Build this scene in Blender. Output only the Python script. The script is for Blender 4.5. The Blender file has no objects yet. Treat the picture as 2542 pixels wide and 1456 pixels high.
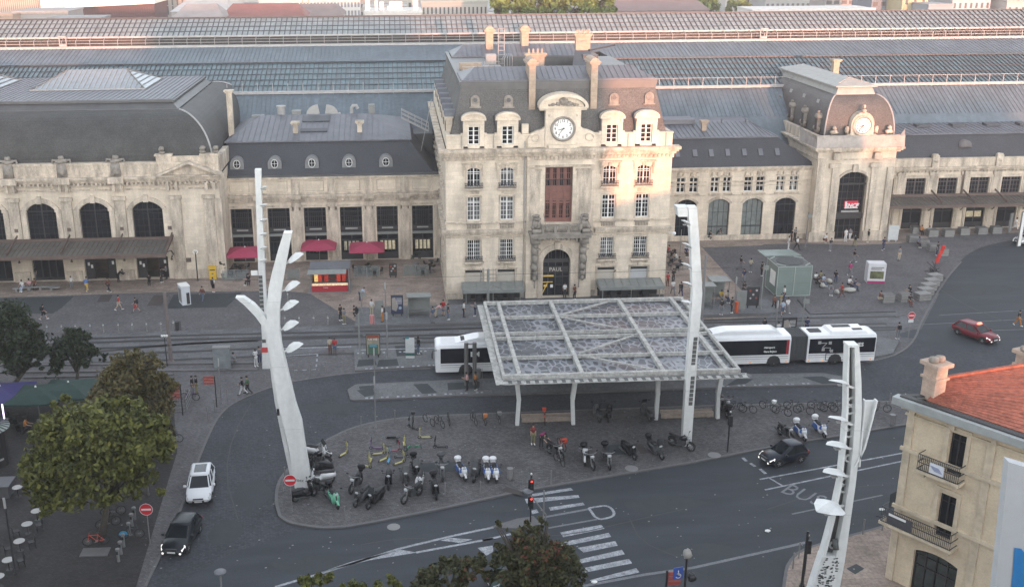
import bpy, math, random
import numpy as np
from mathutils import Vector, Matrix
R=math.radians
# ------------------------------------------------------------ camera
F_,TH,YAW,ROLL,CX,CY,H=2648.0,.3215,.055,.0064,1128.0,728.0,38.0
fw=Vector((math.sin(YAW)*math.cos(TH),math.cos(YAW)*math.cos(TH),-math.sin(TH)))
rt=Vector((math.cos(YAW),-math.sin(YAW),0)); dn=fw.cross(rt)
c_,s_=math.cos(ROLL),math.sin(ROLL)
rt,dn=c_*rt+s_*dn,-s_*rt+c_*dn
scene=bpy.context.scene
cam=bpy.data.cameras.new('camera'); co=bpy.data.objects.new('camera',cam); scene.collection.objects.link(co)
M=Matrix((rt,-dn,-fw)).transposed().to_4x4(); M.translation=Vector((0,0,H)); co.matrix_world=M
cam.sensor_width=36; cam.lens=F_/2541*36; cam.shift_x=(1270.5-CX)/2541; cam.clip_end=6000; cam.clip_start=.5
scene.camera=co
# ------------------------------------------------------------ light
SUN_EL,SUN_DX,SUN_DY=R(2.6),.147,-1.0
w=bpy.data.worlds.new("World"); scene.world=w; w.use_nodes=True
nt=w.node_tree; bg=nt.nodes['Background']; sky=nt.nodes.new('ShaderNodeTexSky'); sky.sky_type='NISHITA'
sky.sun_disc=False; sky.sun_elevation=SUN_EL; sky.sun_rotation=math.atan2(SUN_DX,SUN_DY); sky.altitude=50; sky.dust_density=1.0; sky.ozone_density=2.2
hs=nt.nodes.new('ShaderNodeHueSaturation'); hs.inputs['Saturation'].default_value=.28; nt.links.new(sky.outputs[0],hs.inputs['Color']); nt.links.new(hs.outputs[0],bg.inputs[0]); bg.inputs[1].default_value=.15
sl=bpy.data.lights.new('sun','SUN'); sl.energy=.65; sl.angle=R(1.2); sl.color=(1,.40,.22)
so=bpy.data.objects.new('sun',sl); scene.collection.objects.link(so)
sd=Vector((SUN_DX,SUN_DY,0)).normalized()*math.cos(SUN_EL)+Vector((0,0,math.sin(SUN_EL)))
so.rotation_euler=sd.to_track_quat('Z','Y').to_euler()
scene.view_settings.view_transform='Standard'; scene.view_settings.look='None'; scene.view_settings.gamma=1
scene.view_settings.exposure=3.55
scene.cycles.max_bounces=5; scene.cycles.diffuse_bounces=3; scene.cycles.glossy_bounces=2; scene.cycles.transparent_max_bounces=6
# ------------------------------------------------------------ helpers
def ray(u,v): return rt*((u-CX)/F_)+dn*((v-CY)/F_)+fw
def at(u,v,z=0.0):
 d=ray(u,v); t=(z-H)/d.z; return Vector((t*d.x,t*d.y,z))
def onY(u,v,Y):
 d=ray(u,v); t=Y/d.y; return Vector((t*d.x,Y,H+t*d.z))
def cr(x0,y0,s): return lambda x,y:((x0+x/s)/1.511,(y0+y/s)/1.511)
A_=cr(0,0,2.0802);B_=cr(850,200,1.618);C_=cr(1600,100,1.387);D_=cr(2450,150,1.532);E_=cr(0,550,1.942);G_=cr(2600,1200,1.4556);F1=cr(850,1000,2.6);H0=cr(1500,0,2.118);S2=cr(1640,480,2.24);T_=cr(0,1000,2.911)
C1=cr(0,1100,1.324);C2=cr(850,1100,1.324);C3=cr(1700,1050,1.5325);K_=cr(2400,850,1.765);R1=cr(2650,1350,1.7126);I1=cr(980,1480,2.763);I2=cr(1850,1480,2.8);L_=cr(0,1300,1.617);N_=cr(3200,800,2.647);U_=cr(1500,1750,1.8157);BG1=cr(0,0,1.986);BG2=cr(1280,0,1.986);BG3=cr(2560,0,1.986)
rnd=random.Random(7)
ORG={}
def mat(name,col,rough=.8,var=.12,scale=1.5,metal=0,bump=0,bscale=8,emit=None,spec=.5,fine=None,coat=0,lines=None,streak=0,blocks=None,ms=None):
 m=bpy.data.materials.new(name); m.use_nodes=True; n=m.node_tree.nodes; l=m.node_tree.links
 b=n['Principled BSDF']; b.inputs['Roughness'].default_value=rough; b.inputs['Metallic'].default_value=metal
 b.inputs['Specular IOR Level'].default_value=spec; b.inputs['Coat Weight'].default_value=coat
 tc=n.new('ShaderNodeTexCoord'); geo=n.new('ShaderNodeNewGeometry')
 no=n.new('ShaderNodeTexNoise'); no.inputs['Scale'].default_value=scale; no.inputs['Detail'].default_value=6; no.inputs['Roughness'].default_value=.62
 mp=n.new('ShaderNodeMapping'); mp.inputs['Scale'].default_value=ms or (1,1,.25 if streak else 1)
 l.new(geo.outputs['Position'],mp.inputs[0]); l.new(mp.outputs[0],no.inputs['Vector'])
 mr=n.new('ShaderNodeMapRange'); mr.inputs['From Min'].default_value=.28; mr.inputs['From Max'].default_value=.72
 mr.inputs['To Min'].default_value=1-var; mr.inputs['To Max'].default_value=1+var
 l.new(no.outputs['Fac'],mr.inputs[0])
 fac=mr.outputs[0]
 def mul(a,bk):
  q=n.new('ShaderNodeMath'); q.operation='MULTIPLY'; l.new(a,q.inputs[0]); l.new(bk,q.inputs[1]); return q.outputs[0]
 if fine:
  n2=n.new('ShaderNodeTexNoise'); n2.inputs['Scale'].default_value=fine[0]; n2.inputs['Detail'].default_value=3
  l.new(geo.outputs['Position'],n2.inputs['Vector']); r2=n.new('ShaderNodeMapRange'); r2.inputs['From Min'].default_value=.3; r2.inputs['From Max'].default_value=.7
  r2.inputs['To Min'].default_value=1-fine[1]; r2.inputs['To Max'].default_value=1+fine[1]; l.new(n2.outputs['Fac'],r2.inputs[0]); fac=mul(fac,r2.outputs[0])
 if blocks: # (u size, v size, variation, plane)
  sq=n.new('ShaderNodeSeparateXYZ'); l.new(geo.outputs['Position'],sq.inputs[0]); ad=n.new('ShaderNodeMath'); ad.operation='ADD'; l.new(sq.outputs[0],ad.inputs[0])
  if blocks[3]=='xz': l.new(sq.outputs[1],ad.inputs[1])
  else: ad.inputs[1].default_value=0
  cb=n.new('ShaderNodeCombineXYZ'); l.new(ad.outputs[0],cb.inputs[0]); l.new(sq.outputs[2 if blocks[3]=='xz' else 1],cb.inputs[1])
  bk=n.new('ShaderNodeTexBrick'); bk.inputs['Scale'].default_value=1; bk.inputs['Brick Width'].default_value=blocks[0]; bk.inputs['Row Height'].default_value=blocks[1]; bk.inputs['Mortar Size'].default_value=0; v_=blocks[2]
  bk.inputs['Color1'].default_value=(1-v_,)*3+(1,); bk.inputs['Color2'].default_value=(1+v_,)*3+(1,); l.new(cb.outputs[0],bk.inputs['Vector']); fac=mul(fac,bk.outputs['Color'])
 if lines:  # joints: (axis index, spacing, width fraction, darkening)
  sp=n.new('ShaderNodeSeparateXYZ'); l.new(geo.outputs['Position'],sp.inputs[0])
  for ax,spc,wd,dk in lines:
   q=n.new('ShaderNodeMath'); q.operation='DIVIDE'; l.new(sp.outputs[ax],q.inputs[0]); q.inputs[1].default_value=spc
   q2=n.new('ShaderNodeMath'); q2.operation='FRACT'; l.new(q.outputs[0],q2.inputs[0])
   q3=n.new('ShaderNodeMath'); q3.operation='GREATER_THAN'; l.new(q2.outputs[0],q3.inputs[0]); q3.inputs[1].default_value=wd
   r3=n.new('ShaderNodeMapRange'); r3.inputs['To Min'].default_value=dk; r3.inputs['To Max'].default_value=1; l.new(q3.outputs[0],r3.inputs[0]); fac=mul(fac,r3.outputs[0])
 mx=n.new('ShaderNodeVectorMath'); mx.operation='SCALE'; mx.inputs[0].default_value=col[:3]; l.new(fac,mx.inputs['Scale'])
 l.new(mx.outputs[0],b.inputs['Base Color'])
 if bump:
  bn=n.new('ShaderNodeTexNoise'); bn.inputs['Scale'].default_value=bscale; l.new(geo.outputs['Position'],bn.inputs['Vector'])
  bp=n.new('ShaderNodeBump'); bp.inputs['Strength'].default_value=bump; bp.inputs['Distance'].default_value=.05; l.new(bn.outputs['Fac'],bp.inputs['Height']); l.new(bp.outputs[0],b.inputs['Normal'])
 if emit: b.inputs['Emission Color'].default_value=(*emit[0],1); b.inputs['Emission Strength'].default_value=emit[1]
 return m
def leafmat(name,c1,c2,c3=None):
 m=bpy.data.materials.new(name); m.use_nodes=True; n=m.node_tree.nodes; l=m.node_tree.links; b=n['Principled BSDF']
 g=n.new('ShaderNodeNewGeometry'); r=n.new('ShaderNodeValToRGB'); r.color_ramp.elements[0].color=(*c1,1); r.color_ramp.elements[1].color=(*c2,1)
 if c3:
  r.color_ramp.elements[1].position=.74; e=r.color_ramp.elements.new(.86); e.color=(*c3,1)
 no=n.new('ShaderNodeTexNoise'); no.inputs['Scale'].default_value=.7; l.new(g.outputs['Position'],no.inputs['Vector'])
 ad=n.new('ShaderNodeMath'); ad.operation='MULTIPLY_ADD'; l.new(no.outputs['Fac'],ad.inputs[0]); ad.inputs[1].default_value=.9; 
 a2=n.new('ShaderNodeMath'); a2.operation='MULTIPLY_ADD'; l.new(g.outputs['Random Per Island'],a2.inputs[0]); a2.inputs[1].default_value=.6; a2.inputs[2].default_value=-.25
 l.new(a2.outputs[0],ad.inputs[2]); l.new(ad.outputs[0],r.inputs[0])
 l.new(r.outputs[0],b.inputs['Base Color']); b.inputs['Roughness'].default_value=.65; b.inputs['Specular IOR Level'].default_value=.25
 return m
ST=dict
stone=mat('limestone',(.60,.52,.42),.85,.22,.8,bump=.25,bscale=14,fine=(6,.08),lines=[(2,.42,.07,.88)],streak=1,blocks=(.95,.42,.07,'xz'))
stoneD=mat('weathered_limestone',(.47,.405,.33),.9,.5,1.3,bump=.3,fine=(7,.15),streak=1)
stoneG=mat('carved_grey_stone',(.25,.225,.195),.9,.35,1.6,bump=.4)
slate=mat('slate',(.038,.04,.048),.55,.16,.5,bump=.2,bscale=20,fine=(9,.3),lines=[(2,.22,.12,.8)])
slateH=mat('dark_hall_slate',(.044,.044,.043),.65,.3,.5,bump=.2,bscale=20,fine=(7,.35),lines=[(2,.22,.12,.8)])
slateW=mat('weathered_slate',(.078,.076,.074),.65,.25,.4,bump=.2,bscale=20,fine=(8,.4),lines=[(2,.22,.12,.82)])
zinc=mat('zinc',(.125,.13,.148),.55,.18,.6,metal=.1,fine=(5,.06))
zincD=mat('dark_zinc',(.085,.087,.09),.5,.2,.7,metal=.2)
shedm=mat('shed_metal_roof',(.115,.145,.17),.6,.16,.25,metal=.1,fine=(2,.08),blocks=(.62,2.6,.09,'xy'))
shedg=mat('shed_glazing',(.045,.09,.105),.3,.25,.35,spec=.5,fine=(1.4,.25),blocks=(.68,1.96,.25,'xy'))
shedg2=mat('lantern_glazing',(.21,.235,.235),.3,.14,.35,spec=.5,fine=(1.4,.12),blocks=(.82,1.6,.12,'xy'))
iron=mat('dark_iron',(.032,.036,.044),.5,.1)
paleiron=mat('pale_painted_iron',(.32,.315,.31),.6,.12)
glass=mat('window_glass',(.014,.016,.02),.15,.6,.8,spec=.22)
glassC=mat('curtained_glass',(.10,.10,.105),.35,.6,1.2,spec=.25)
whitep=mat('white_window_paint',(.72,.72,.70),.5,.06)
darkf=mat('dark_window_frame',(.03,.028,.03),.5,.15)
redwood=mat('brown_red_joinery',(.19,.085,.068),.6,.14,2)
rust=mat('rusty_iron_canopy',(.12,.085,.07),.7,.2,2)
cangl=mat('dusty_canopy_glass',(.10,.097,.087),.5,.25,1.5)
greyc=mat('grey_canopy_metal',(.2,.21,.2),.5,.15)
chim=mat('brick_chimney_render',(.36,.28,.215),.85,.2,2,lines=[(2,.4,.1,.85)])
mastw=mat('white_mast_paint',(.64,.65,.64),.5,.12,1.3,fine=(3,.05),lines=[(2,4.8,.008,.8)],streak=1)
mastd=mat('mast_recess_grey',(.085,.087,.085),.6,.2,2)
black=mat('black_paint',(.02,.02,.022),.35,.1)
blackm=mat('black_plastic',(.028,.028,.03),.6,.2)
asphalt=mat('asphalt',(.028,.033,.041),.8,.3,.9,fine=(10,.16),ms=(.12,.6,1))
asphalt2=mat('worn_asphalt',(.034,.039,.046),.85,.25,.2,fine=(10,.16))
patch=mat('dark_paving_patch',(.036,.042,.046),.9,.1)
brownp=mat('brown_paving_patch',(.055,.046,.043),.9,.1)
def paving(name,col,sx,sy,var,mort,blot=.15,squash=1,rot=0):
 m=bpy.data.materials.new(name); m.use_nodes=True; n=m.node_tree.nodes; l=m.node_tree.links; b=n['Principled BSDF']; b.inputs['Roughness'].default_value=.85
 b.inputs['Specular IOR Level'].default_value=.35
 g=n.new('ShaderNodeNewGeometry'); mp=n.new('ShaderNodeMapping'); mp.inputs['Rotation'].default_value=(0,0,rot); l.new(g.outputs['Position'],mp.inputs[0])
 br=n.new('ShaderNodeTexBrick'); br.inputs['Scale'].default_value=1; br.inputs['Brick Width'].default_value=sx; br.inputs['Row Height'].default_value=sy
 br.inputs['Mortar Size'].default_value=.012; br.inputs['Color1'].default_value=(1-var,)*3+(1,); br.inputs['Color2'].default_value=(1+var,)*3+(1,); br.inputs['Mortar'].default_value=(mort,)*3+(1,)
 br.inputs['Bias'].default_value=-.1
 l.new(mp.outputs[0],br.inputs['Vector'])
 no=n.new('ShaderNodeTexNoise'); no.inputs['Scale'].default_value=.28; no.inputs['Detail'].default_value=8; no.inputs['Roughness'].default_value=.7; l.new(g.outputs['Position'],no.inputs['Vector'])
 r=n.new('ShaderNodeMapRange'); r.inputs['From Min'].default_value=.3; r.inputs['From Max'].default_value=.7; r.inputs['To Min'].default_value=1-blot; r.inputs['To Max'].default_value=1+blot; l.new(no.outputs['Fac'],r.inputs[0])
 n3=n.new('ShaderNodeTexNoise'); n3.inputs['Scale'].default_value=5; n3.inputs['Detail'].default_value=2; l.new(g.outputs['Position'],n3.inputs['Vector'])
 r3=n.new('ShaderNodeMapRange'); r3.inputs['From Min'].default_value=.3; r3.inputs['From Max'].default_value=.7; r3.inputs['To Min'].default_value=.8; r3.inputs['To Max'].default_value=1.2; l.new(n3.outputs['Fac'],r3.inputs[0])
 q=n.new('ShaderNodeMath'); q.operation='MULTIPLY'; l.new(r.outputs[0],q.inputs[0]); l.new(r3.outputs[0],q.inputs[1])
 s1=n.new('ShaderNodeVectorMath'); s1.operation='SCALE'; l.new(br.outputs['Color'],s1.inputs[0]); l.new(q.outputs[0],s1.inputs['Scale'])
 s2=n.new('ShaderNodeVectorMath'); s2.operation='MULTIPLY'; l.new(s1.outputs[0],s2.inputs[0]); s2.inputs[1].default_value=col; l.new(s2.outputs[0],b.inputs['Base Color'])
 return m
cobble=paving('grey_setts',(.112,.107,.112),.24,.16,.2,.6,.22)
cobble2=paving('blue_grey_road_setts',(.049,.052,.061),.24,.16,.2,.6,.24,rot=.5)
cobI=paving('parking_island_setts',(.098,.093,.096),.26,.17,.22,.5,.27,rot=.15)
tan=paving('tan_slab_paving',(.27,.215,.18),.9,.6,.15,.7,.25)
platm=paving('grey_platform_slabs',(.135,.138,.143),.8,.8,.1,.75,.18)
kerbm=mat('kerb_granite',(.115,.112,.113),.8,.15,2)
paint=mat('worn_road_paint',(.27,.28,.30),.7,.5,2.2,fine=(9,.35))
paintf=mat('faded_road_paint',(.15,.155,.165),.8,.2,1.2,fine=(9,.2))
tile=mat('orange_roof_tiles',(.29,.095,.06),.8,.2,1.2,fine=(5,.25),blocks=(.3,.3,.16,'xy'))
class MB:
 def __init__(s): s.v=[];s.f=[];s.m=[];s.s=[];s.cur=0;s.sm=False
 def add(s,vs,fs):
  k=len(s.v); s.v+=[tuple(a) for a in vs]
  for f in fs: s.f.append(tuple(i+k for i in f)); s.m.append(s.cur); s.s.append(s.sm)
  return s
 def box(s,x0,x1,y0,y1,z0,z1,tp=0):
  if x0>x1:x0,x1=x1,x0
  if y0>y1:y0,y1=y1,y0
  if z0>z1:z0,z1=z1,z0
  t=tp
  return s.add([(x0,y0,z0),(x1,y0,z0),(x1,y1,z0),(x0,y1,z0),(x0+t,y0+t,z1),(x1-t,y0+t,z1),(x1-t,y1-t,z1),(x0+t,y1-t,z1)],
          [(0,3,2,1),(4,5,6,7),(0,1,5,4),(1,2,6,5),(2,3,7,6),(3,0,4,7)])
 def cbox(s,c,d,rz=0,rx=0,ry=0):
  m=Matrix.Rotation(rz,3,'Z')@Matrix.Rotation(ry,3,'Y')@Matrix.Rotation(rx,3,'X'); c=Vector(c)
  vs=[c+m@Vector((sx*d[0]/2,sy*d[1]/2,sz*d[2]/2)) for sz in(-1,1) for sx,sy in((-1,-1),(1,-1),(1,1),(-1,1))]
  return s.add(vs,[(0,3,2,1),(4,5,6,7),(0,1,5,4),(1,2,6,5),(2,3,7,6),(3,0,4,7)])
 def beam(s,p,q,w,h=None,up=(0,0,1),w2=None,h2=None):
  h=h or w; p=Vector(p);q=Vector(q);d=(q-p).normalized();u=Vector(up)
  if abs(d.dot(u))>.98:u=Vector((0,1,0))
  a=d.cross(u).normalized();b=a.cross(d); w2=w2 or w;h2=h2 or h
  vs=[p-a*w/2-b*h/2,p+a*w/2-b*h/2,p+a*w/2+b*h/2,p-a*w/2+b*h/2,q-a*w2/2-b*h2/2,q+a*w2/2-b*h2/2,q+a*w2/2+b*h2/2,q-a*w2/2+b*h2/2]
  return s.add(vs,[(0,3,2,1),(4,5,6,7),(0,1,5,4),(1,2,6,5),(2,3,7,6),(3,0,4,7)])
 def tube(s,pts,r,n=6,cap=True,closed=False):
  pts=[Vector(p) for p in pts]; rs=r if isinstance(r,(list,tuple)) else [r]*len(pts); L=len(pts); rings=[]
  prev=None
  for i,p in enumerate(pts):
   a=pts[(i-1)%L] if (i>0 or closed) else p; b=pts[(i+1)%L] if (i<L-1 or closed) else p
   d=(b-a); d=d.normalized() if d.length>1e-9 else Vector((0,0,1))
   if prev is None:
    u=Vector((0,0,1)) if abs(d.z)<.9 else Vector((1,0,0)); u=d.cross(u).normalized()
   else: u=(prev-d*prev.dot(d)).normalized()
   prev=u; wv=d.cross(u)
   rings.append([p+(u*math.cos(6.2832*k/n)+wv*math.sin(6.2832*k/n))*rs[i] for k in range(n)])
  return s.loft(rings,cap,closed)
 def loft(s,rings,cap=True,closed=False):
  n=len(rings[0]); L=len(rings); vs=[v for r in rings for v in r]; fs=[]
  for i in range(L if closed else L-1):
   for k in range(n):
    a=i*n+k;b=i*n+(k+1)%n;c=((i+1)%L)*n+(k+1)%n;d=((i+1)%L)*n+k; fs.append((a,b,c,d))
  if cap and not closed: fs.append(tuple(range(n))[::-1]); fs.append(tuple((L-1)*n+k for k in range(n)))
  return s.add(vs,fs)
 def lathe(s,prof,c=(0,0,0),n=10,M3=None):
  c=Vector(c); rings=[]
  for r,z in prof:
   ring=[]
   for k in range(n):
    v=Vector((r*math.cos(6.2832*k/n),r*math.sin(6.2832*k/n),z)); v=(M3@v if M3 else v)+c; ring.append(v)
   rings.append(ring)
  return s.loft(rings)
 def prism(s,poly,z0,z1):
  n=len(poly); area=sum(poly[i][0]*poly[(i+1)%n][1]-poly[(i+1)%n][0]*poly[i][1] for i in range(n))
  if area<0: poly=poly[::-1]
  return s.loft([[(p[0],p[1],z0) for p in poly],[(p[0],p[1],z1) for p in poly]])
 def prismY(s,poly,y0,y1): # poly in xz
  return s.loft([[(p[0],y0,p[1]) for p in poly],[(p[0],y1,p[1]) for p in poly]])
 def prismX(s,poly,x0,x1): # poly in yz
  return s.loft([[(x0,p[0],p[1]) for p in poly],[(x1,p[0],p[1]) for p in poly]])
 def disc(s,c,r,n=24,ax='Y',t=.02):
  c=Vector(c);e={'Y':(Vector((1,0,0)),Vector((0,0,1)),Vector((0,1,0))),'Z':(Vector((1,0,0)),Vector((0,1,0)),Vector((0,0,1))),'X':(Vector((0,1,0)),Vector((0,0,1)),Vector((1,0,0)))}[ax]
  return s.loft([[c+e[0]*r*math.cos(6.2832*k/n)+e[1]*r*math.sin(6.2832*k/n)+e[2]*o for k in range(n)] for o in(-t/2,t/2)])
 def build(s,name,mats,parent=None,world=True):
  me=bpy.data.meshes.new(name)
  off=ORG.get(parent.name,Vector((0,0,0))) if (parent and world) else Vector((0,0,0))
  me.from_pydata([(a[0]-off[0],a[1]-off[1],a[2]-off[2]) for a in s.v],[],s.f)
  mats=mats if isinstance(mats,(list,tuple)) else [mats]
  for m_ in mats: me.materials.append(m_)
  me.polygons.foreach_set('material_index',s.m); me.polygons.foreach_set('use_smooth',s.s); me.validate(); me.update()
  fixn(me)
  o=bpy.data.objects.new(name,me); scene.collection.objects.link(o)
  if parent: o.parent=parent; ORG[o.name]=off
  return o
import bmesh
def fixn(me):
 b=bmesh.new(); b.from_mesh(me); bmesh.ops.recalc_face_normals(b,faces=b.faces); b.to_mesh(me); b.free()
def tag(o,label,cat,group=None,kind=None):
 if label:o['label']=label
 if cat:o['category']=cat
 if group:o['group']=group
 if kind:o['kind']=kind
 return o
def thing(name,label,cat,loc=(0,0,0),group=None,rz=0):
 o=bpy.data.objects.new(name,None); scene.collection.objects.link(o); o.location=loc; o.rotation_euler[2]=rz; o.empty_display_size=.3
 ORG[o.name]=Vector(loc); return tag(o,label,cat,group)
def struct(name,mb,m): o=mb.build(name,m); o['kind']='structure'; return o
def solo(name,mb,m,label,cat,group=None,loc=None):
 if loc is not None:
  mb.v=[(a[0]-loc[0],a[1]-loc[1],a[2]-loc[2]) for a in mb.v]
 o=mb.build(name,m); 
 if loc is not None:o.location=loc
 return tag(o,label,cat,group)
def dup(root,loc,rz=None,label=None,group=None,mats=None,scale=None):
 def cp(o,par):
  c=o.copy(); scene.collection.objects.link(c)
  if par: c.parent=par
  if mats and c.type=='MESH':
   nm=c.name.split('.')[0]
   if nm in mats:
    c.material_slots[0].link='OBJECT'; c.material_slots[0].material=mats[nm]
  for ch in KIDS(o): cp(ch,c)
  return c
 r=cp(root,None); r.location=loc
 if rz is not None:r.rotation_euler[2]=rz
 if label:r['label']=label
 if group:r['group']=group
 if scale:r.scale=(scale,)*3
 return r
def KIDS(o): return list(CH.get(o.name) or o.children)
CH={}
def textmesh(name,body,size,m,parent,loc,rot,ext=.01,world=True,align='CENTER',bold=0):
 cu=bpy.data.curves.new(name,'FONT'); cu.body=body; cu.size=size; cu.extrude=ext; cu.align_x=align; cu.align_y='CENTER'; cu.offset=bold; cu.resolution_u=2
 t=bpy.data.objects.new(name+'_src',cu); scene.collection.objects.link(t)
 dg=bpy.context.evaluated_depsgraph_get(); me=bpy.data.meshes.new_from_object(t.evaluated_get(dg)); bpy.data.objects.remove(t); bpy.data.curves.remove(cu)
 me.name=name; me.materials.clear(); me.materials.append(m)
 rm=rot if isinstance(rot,Matrix) else Matrix.Rotation(rot[2],3,'Z')@Matrix.Rotation(rot[1],3,'Y')@Matrix.Rotation(rot[0],3,'X')
 off=Vector(loc)-(ORG.get(parent.name,Vector()) if (parent and world) else Vector())
 me.transform(rm.to_4x4()); me.transform(Matrix.Translation(off))
 o=bpy.data.objects.new(name,me); scene.collection.objects.link(o); 
 if parent:o.parent=parent; ORG[o.name]=ORG.get(parent.name,Vector())
 return o
def Pl(c,pts,z=0): return [tuple(at(*c(x,y),z)[:2]) for x,y in pts]
def Pp(pts,z=0): return [tuple(at(x,y,z)[:2]) for x,y in pts]
def sheet(name,poly,z,m,t=.0):
 mb=MB()
 if t: mb.prism(poly,0.001 if z<=.2 else 0,z)
 else:
  n=len(poly); a=sum(poly[i][0]*poly[(i+1)%n][1]-poly[(i+1)%n][0]*poly[i][1] for i in range(n))
  if a<0:poly=poly[::-1]
  mb.add([(p[0],p[1],z) for p in poly],[tuple(range(n))])
 o=mb.build(name,m)
 # triangulate concave ngons safely
 b=bmesh.new(); b.from_mesh(o.data); bmesh.ops.triangulate(b,faces=b.faces); b.to_mesh(o.data); b.free()
 if not t:
  for p in o.data.polygons:
   if p.normal.z<0: p.flip()
 o['kind']='structure'; return o
def strip(name,pts,w,z0,z1,m,closed=False):
 mb=MB(); n=len(pts)
 for i in range(n if closed else n-1):
  p=pts[i];q=pts[(i+1)%n]; d=Vector((q[0]-p[0],q[1]-p[1],0)); L=d.length
  if L<.01: continue
  d/=L; a=Vector((-d.y,d.x,0))*w/2
  mb.add([(p[0]-a.x,p[1]-a.y,z1),(q[0]-a.x,q[1]-a.y,z1),(q[0]+a.x,q[1]+a.y,z1),(p[0]+a.x,p[1]+a.y,z1)],[(0,1,2,3)])
  if z1-z0>.02: mb.add([(p[0]-a.x,p[1]-a.y,z0),(q[0]-a.x,q[1]-a.y,z0),(q[0]-a.x,q[1]-a.y,z1),(p[0]-a.x,p[1]-a.y,z1),(p[0]+a.x,p[1]+a.y,z0),(q[0]+a.x,q[1]+a.y,z0),(q[0]+a.x,q[1]+a.y,z1),(p[0]+a.x,p[1]+a.y,z1)],[(0,1,2,3),(5,4,7,6)])
 o=mb.build(name,m); o['kind']='structure'; return o
def smoothpts(pts,k=2):
 for _ in range(k):
  q=[pts[0]]
  for a,b in zip(pts,pts[1:]): q+=[(a[0]*.75+b[0]*.25,a[1]*.75+b[1]*.25),(a[0]*.25+b[0]*.75,a[1]*.25+b[1]*.75)]
  pts=q+[pts[-1]]
 return pts
# ------------------------------------------------------------ wall with openings
def wall(mb,x0,x1,z0,z1,y,ops,dep=.4,T=None):
 """front wall facing -Y at y with openings (a,b,za,zb,rise) and reveals"""
 tf=(lambda x,yy,z:(x,yy,z)) if T is None else T
 xs=sorted({x0,x1,*[v for o in ops for v in o[:2]]}); zs=sorted({z0,z1,*[v for o in ops for v in (o[2],o[3])]})
 for a,b in zip(xs,xs[1:]):
  for c,d in zip(zs,zs[1:]):
   mx,mz=(a+b)/2,(c+d)/2
   if any(o[0]<mx<o[1] and o[2]<mz<o[3] for o in ops): continue
   mb.add([tf(a,y,c),tf(b,y,c),tf(b,y,d),tf(a,y,d)],[(0,1,2,3)])
 for o in ops:
  a,b,c,d=o[:4]; rise=o[4] if len(o)>4 else 0
  if rise:
   n=10; w=(b-a)/2; cxx=(a+b)/2
   if rise>=w*.98: pts=[(cxx-w*math.cos(math.pi*k/n),d-rise+rise*math.sin(math.pi*k/n)) for k in range(n+1)]
   else:
    rr=(w*w+rise*rise)/(2*rise); th=math.asin(w/rr); pts=[(cxx+rr*math.sin(-th+2*th*k/n),d-rr+rr*math.cos(-th+2*th*k/n)) for k in range(n+1)]
   for p,q in zip(pts,pts[1:]):
    mb.add([tf(p[0],y,p[1]),tf(q[0],y,q[1]),tf(q[0],y,d),tf(p[0],y,d)],[(0,1,2,3)])
    mb.add([tf(p[0],y,p[1]),tf(q[0],y,q[1]),tf(q[0],y+dep,q[1]),tf(p[0],y+dep,p[1])],[(0,1,2,3)])
   zt=d-rise
  else:
   zt=d; mb.add([tf(a,y,d),tf(b,y,d),tf(b,y+dep,d),tf(a,y+dep,d)],[(0,1,2,3)])
  for xx in(a,b): mb.add([tf(xx,y,c),tf(xx,y+dep,c),tf(xx,y+dep,zt),tf(xx,y,zt)],[(0,1,2,3)])
  mb.add([tf(a,y,c),tf(b,y,c),tf(b,y+dep,c),tf(a,y+dep,c)],[(0,1,2,3)])
def archpts(a,b,d,rise,n=12):
 w=(b-a)/2;cxx=(a+b)/2
 if rise>=w*.98: return [(cxx-w*math.cos(math.pi*k/n),d-rise+rise*math.sin(math.pi*k/n)) for k in range(n+1)]
 rr=(w*w+rise*rise)/(2*rise); th=math.asin(w/rr); return [(cxx+rr*math.sin(-th+2*th*k/n),d-rr+rr*math.cos(-th+2*th*k/n)) for k in range(n+1)]
WCACHE={}
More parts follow.
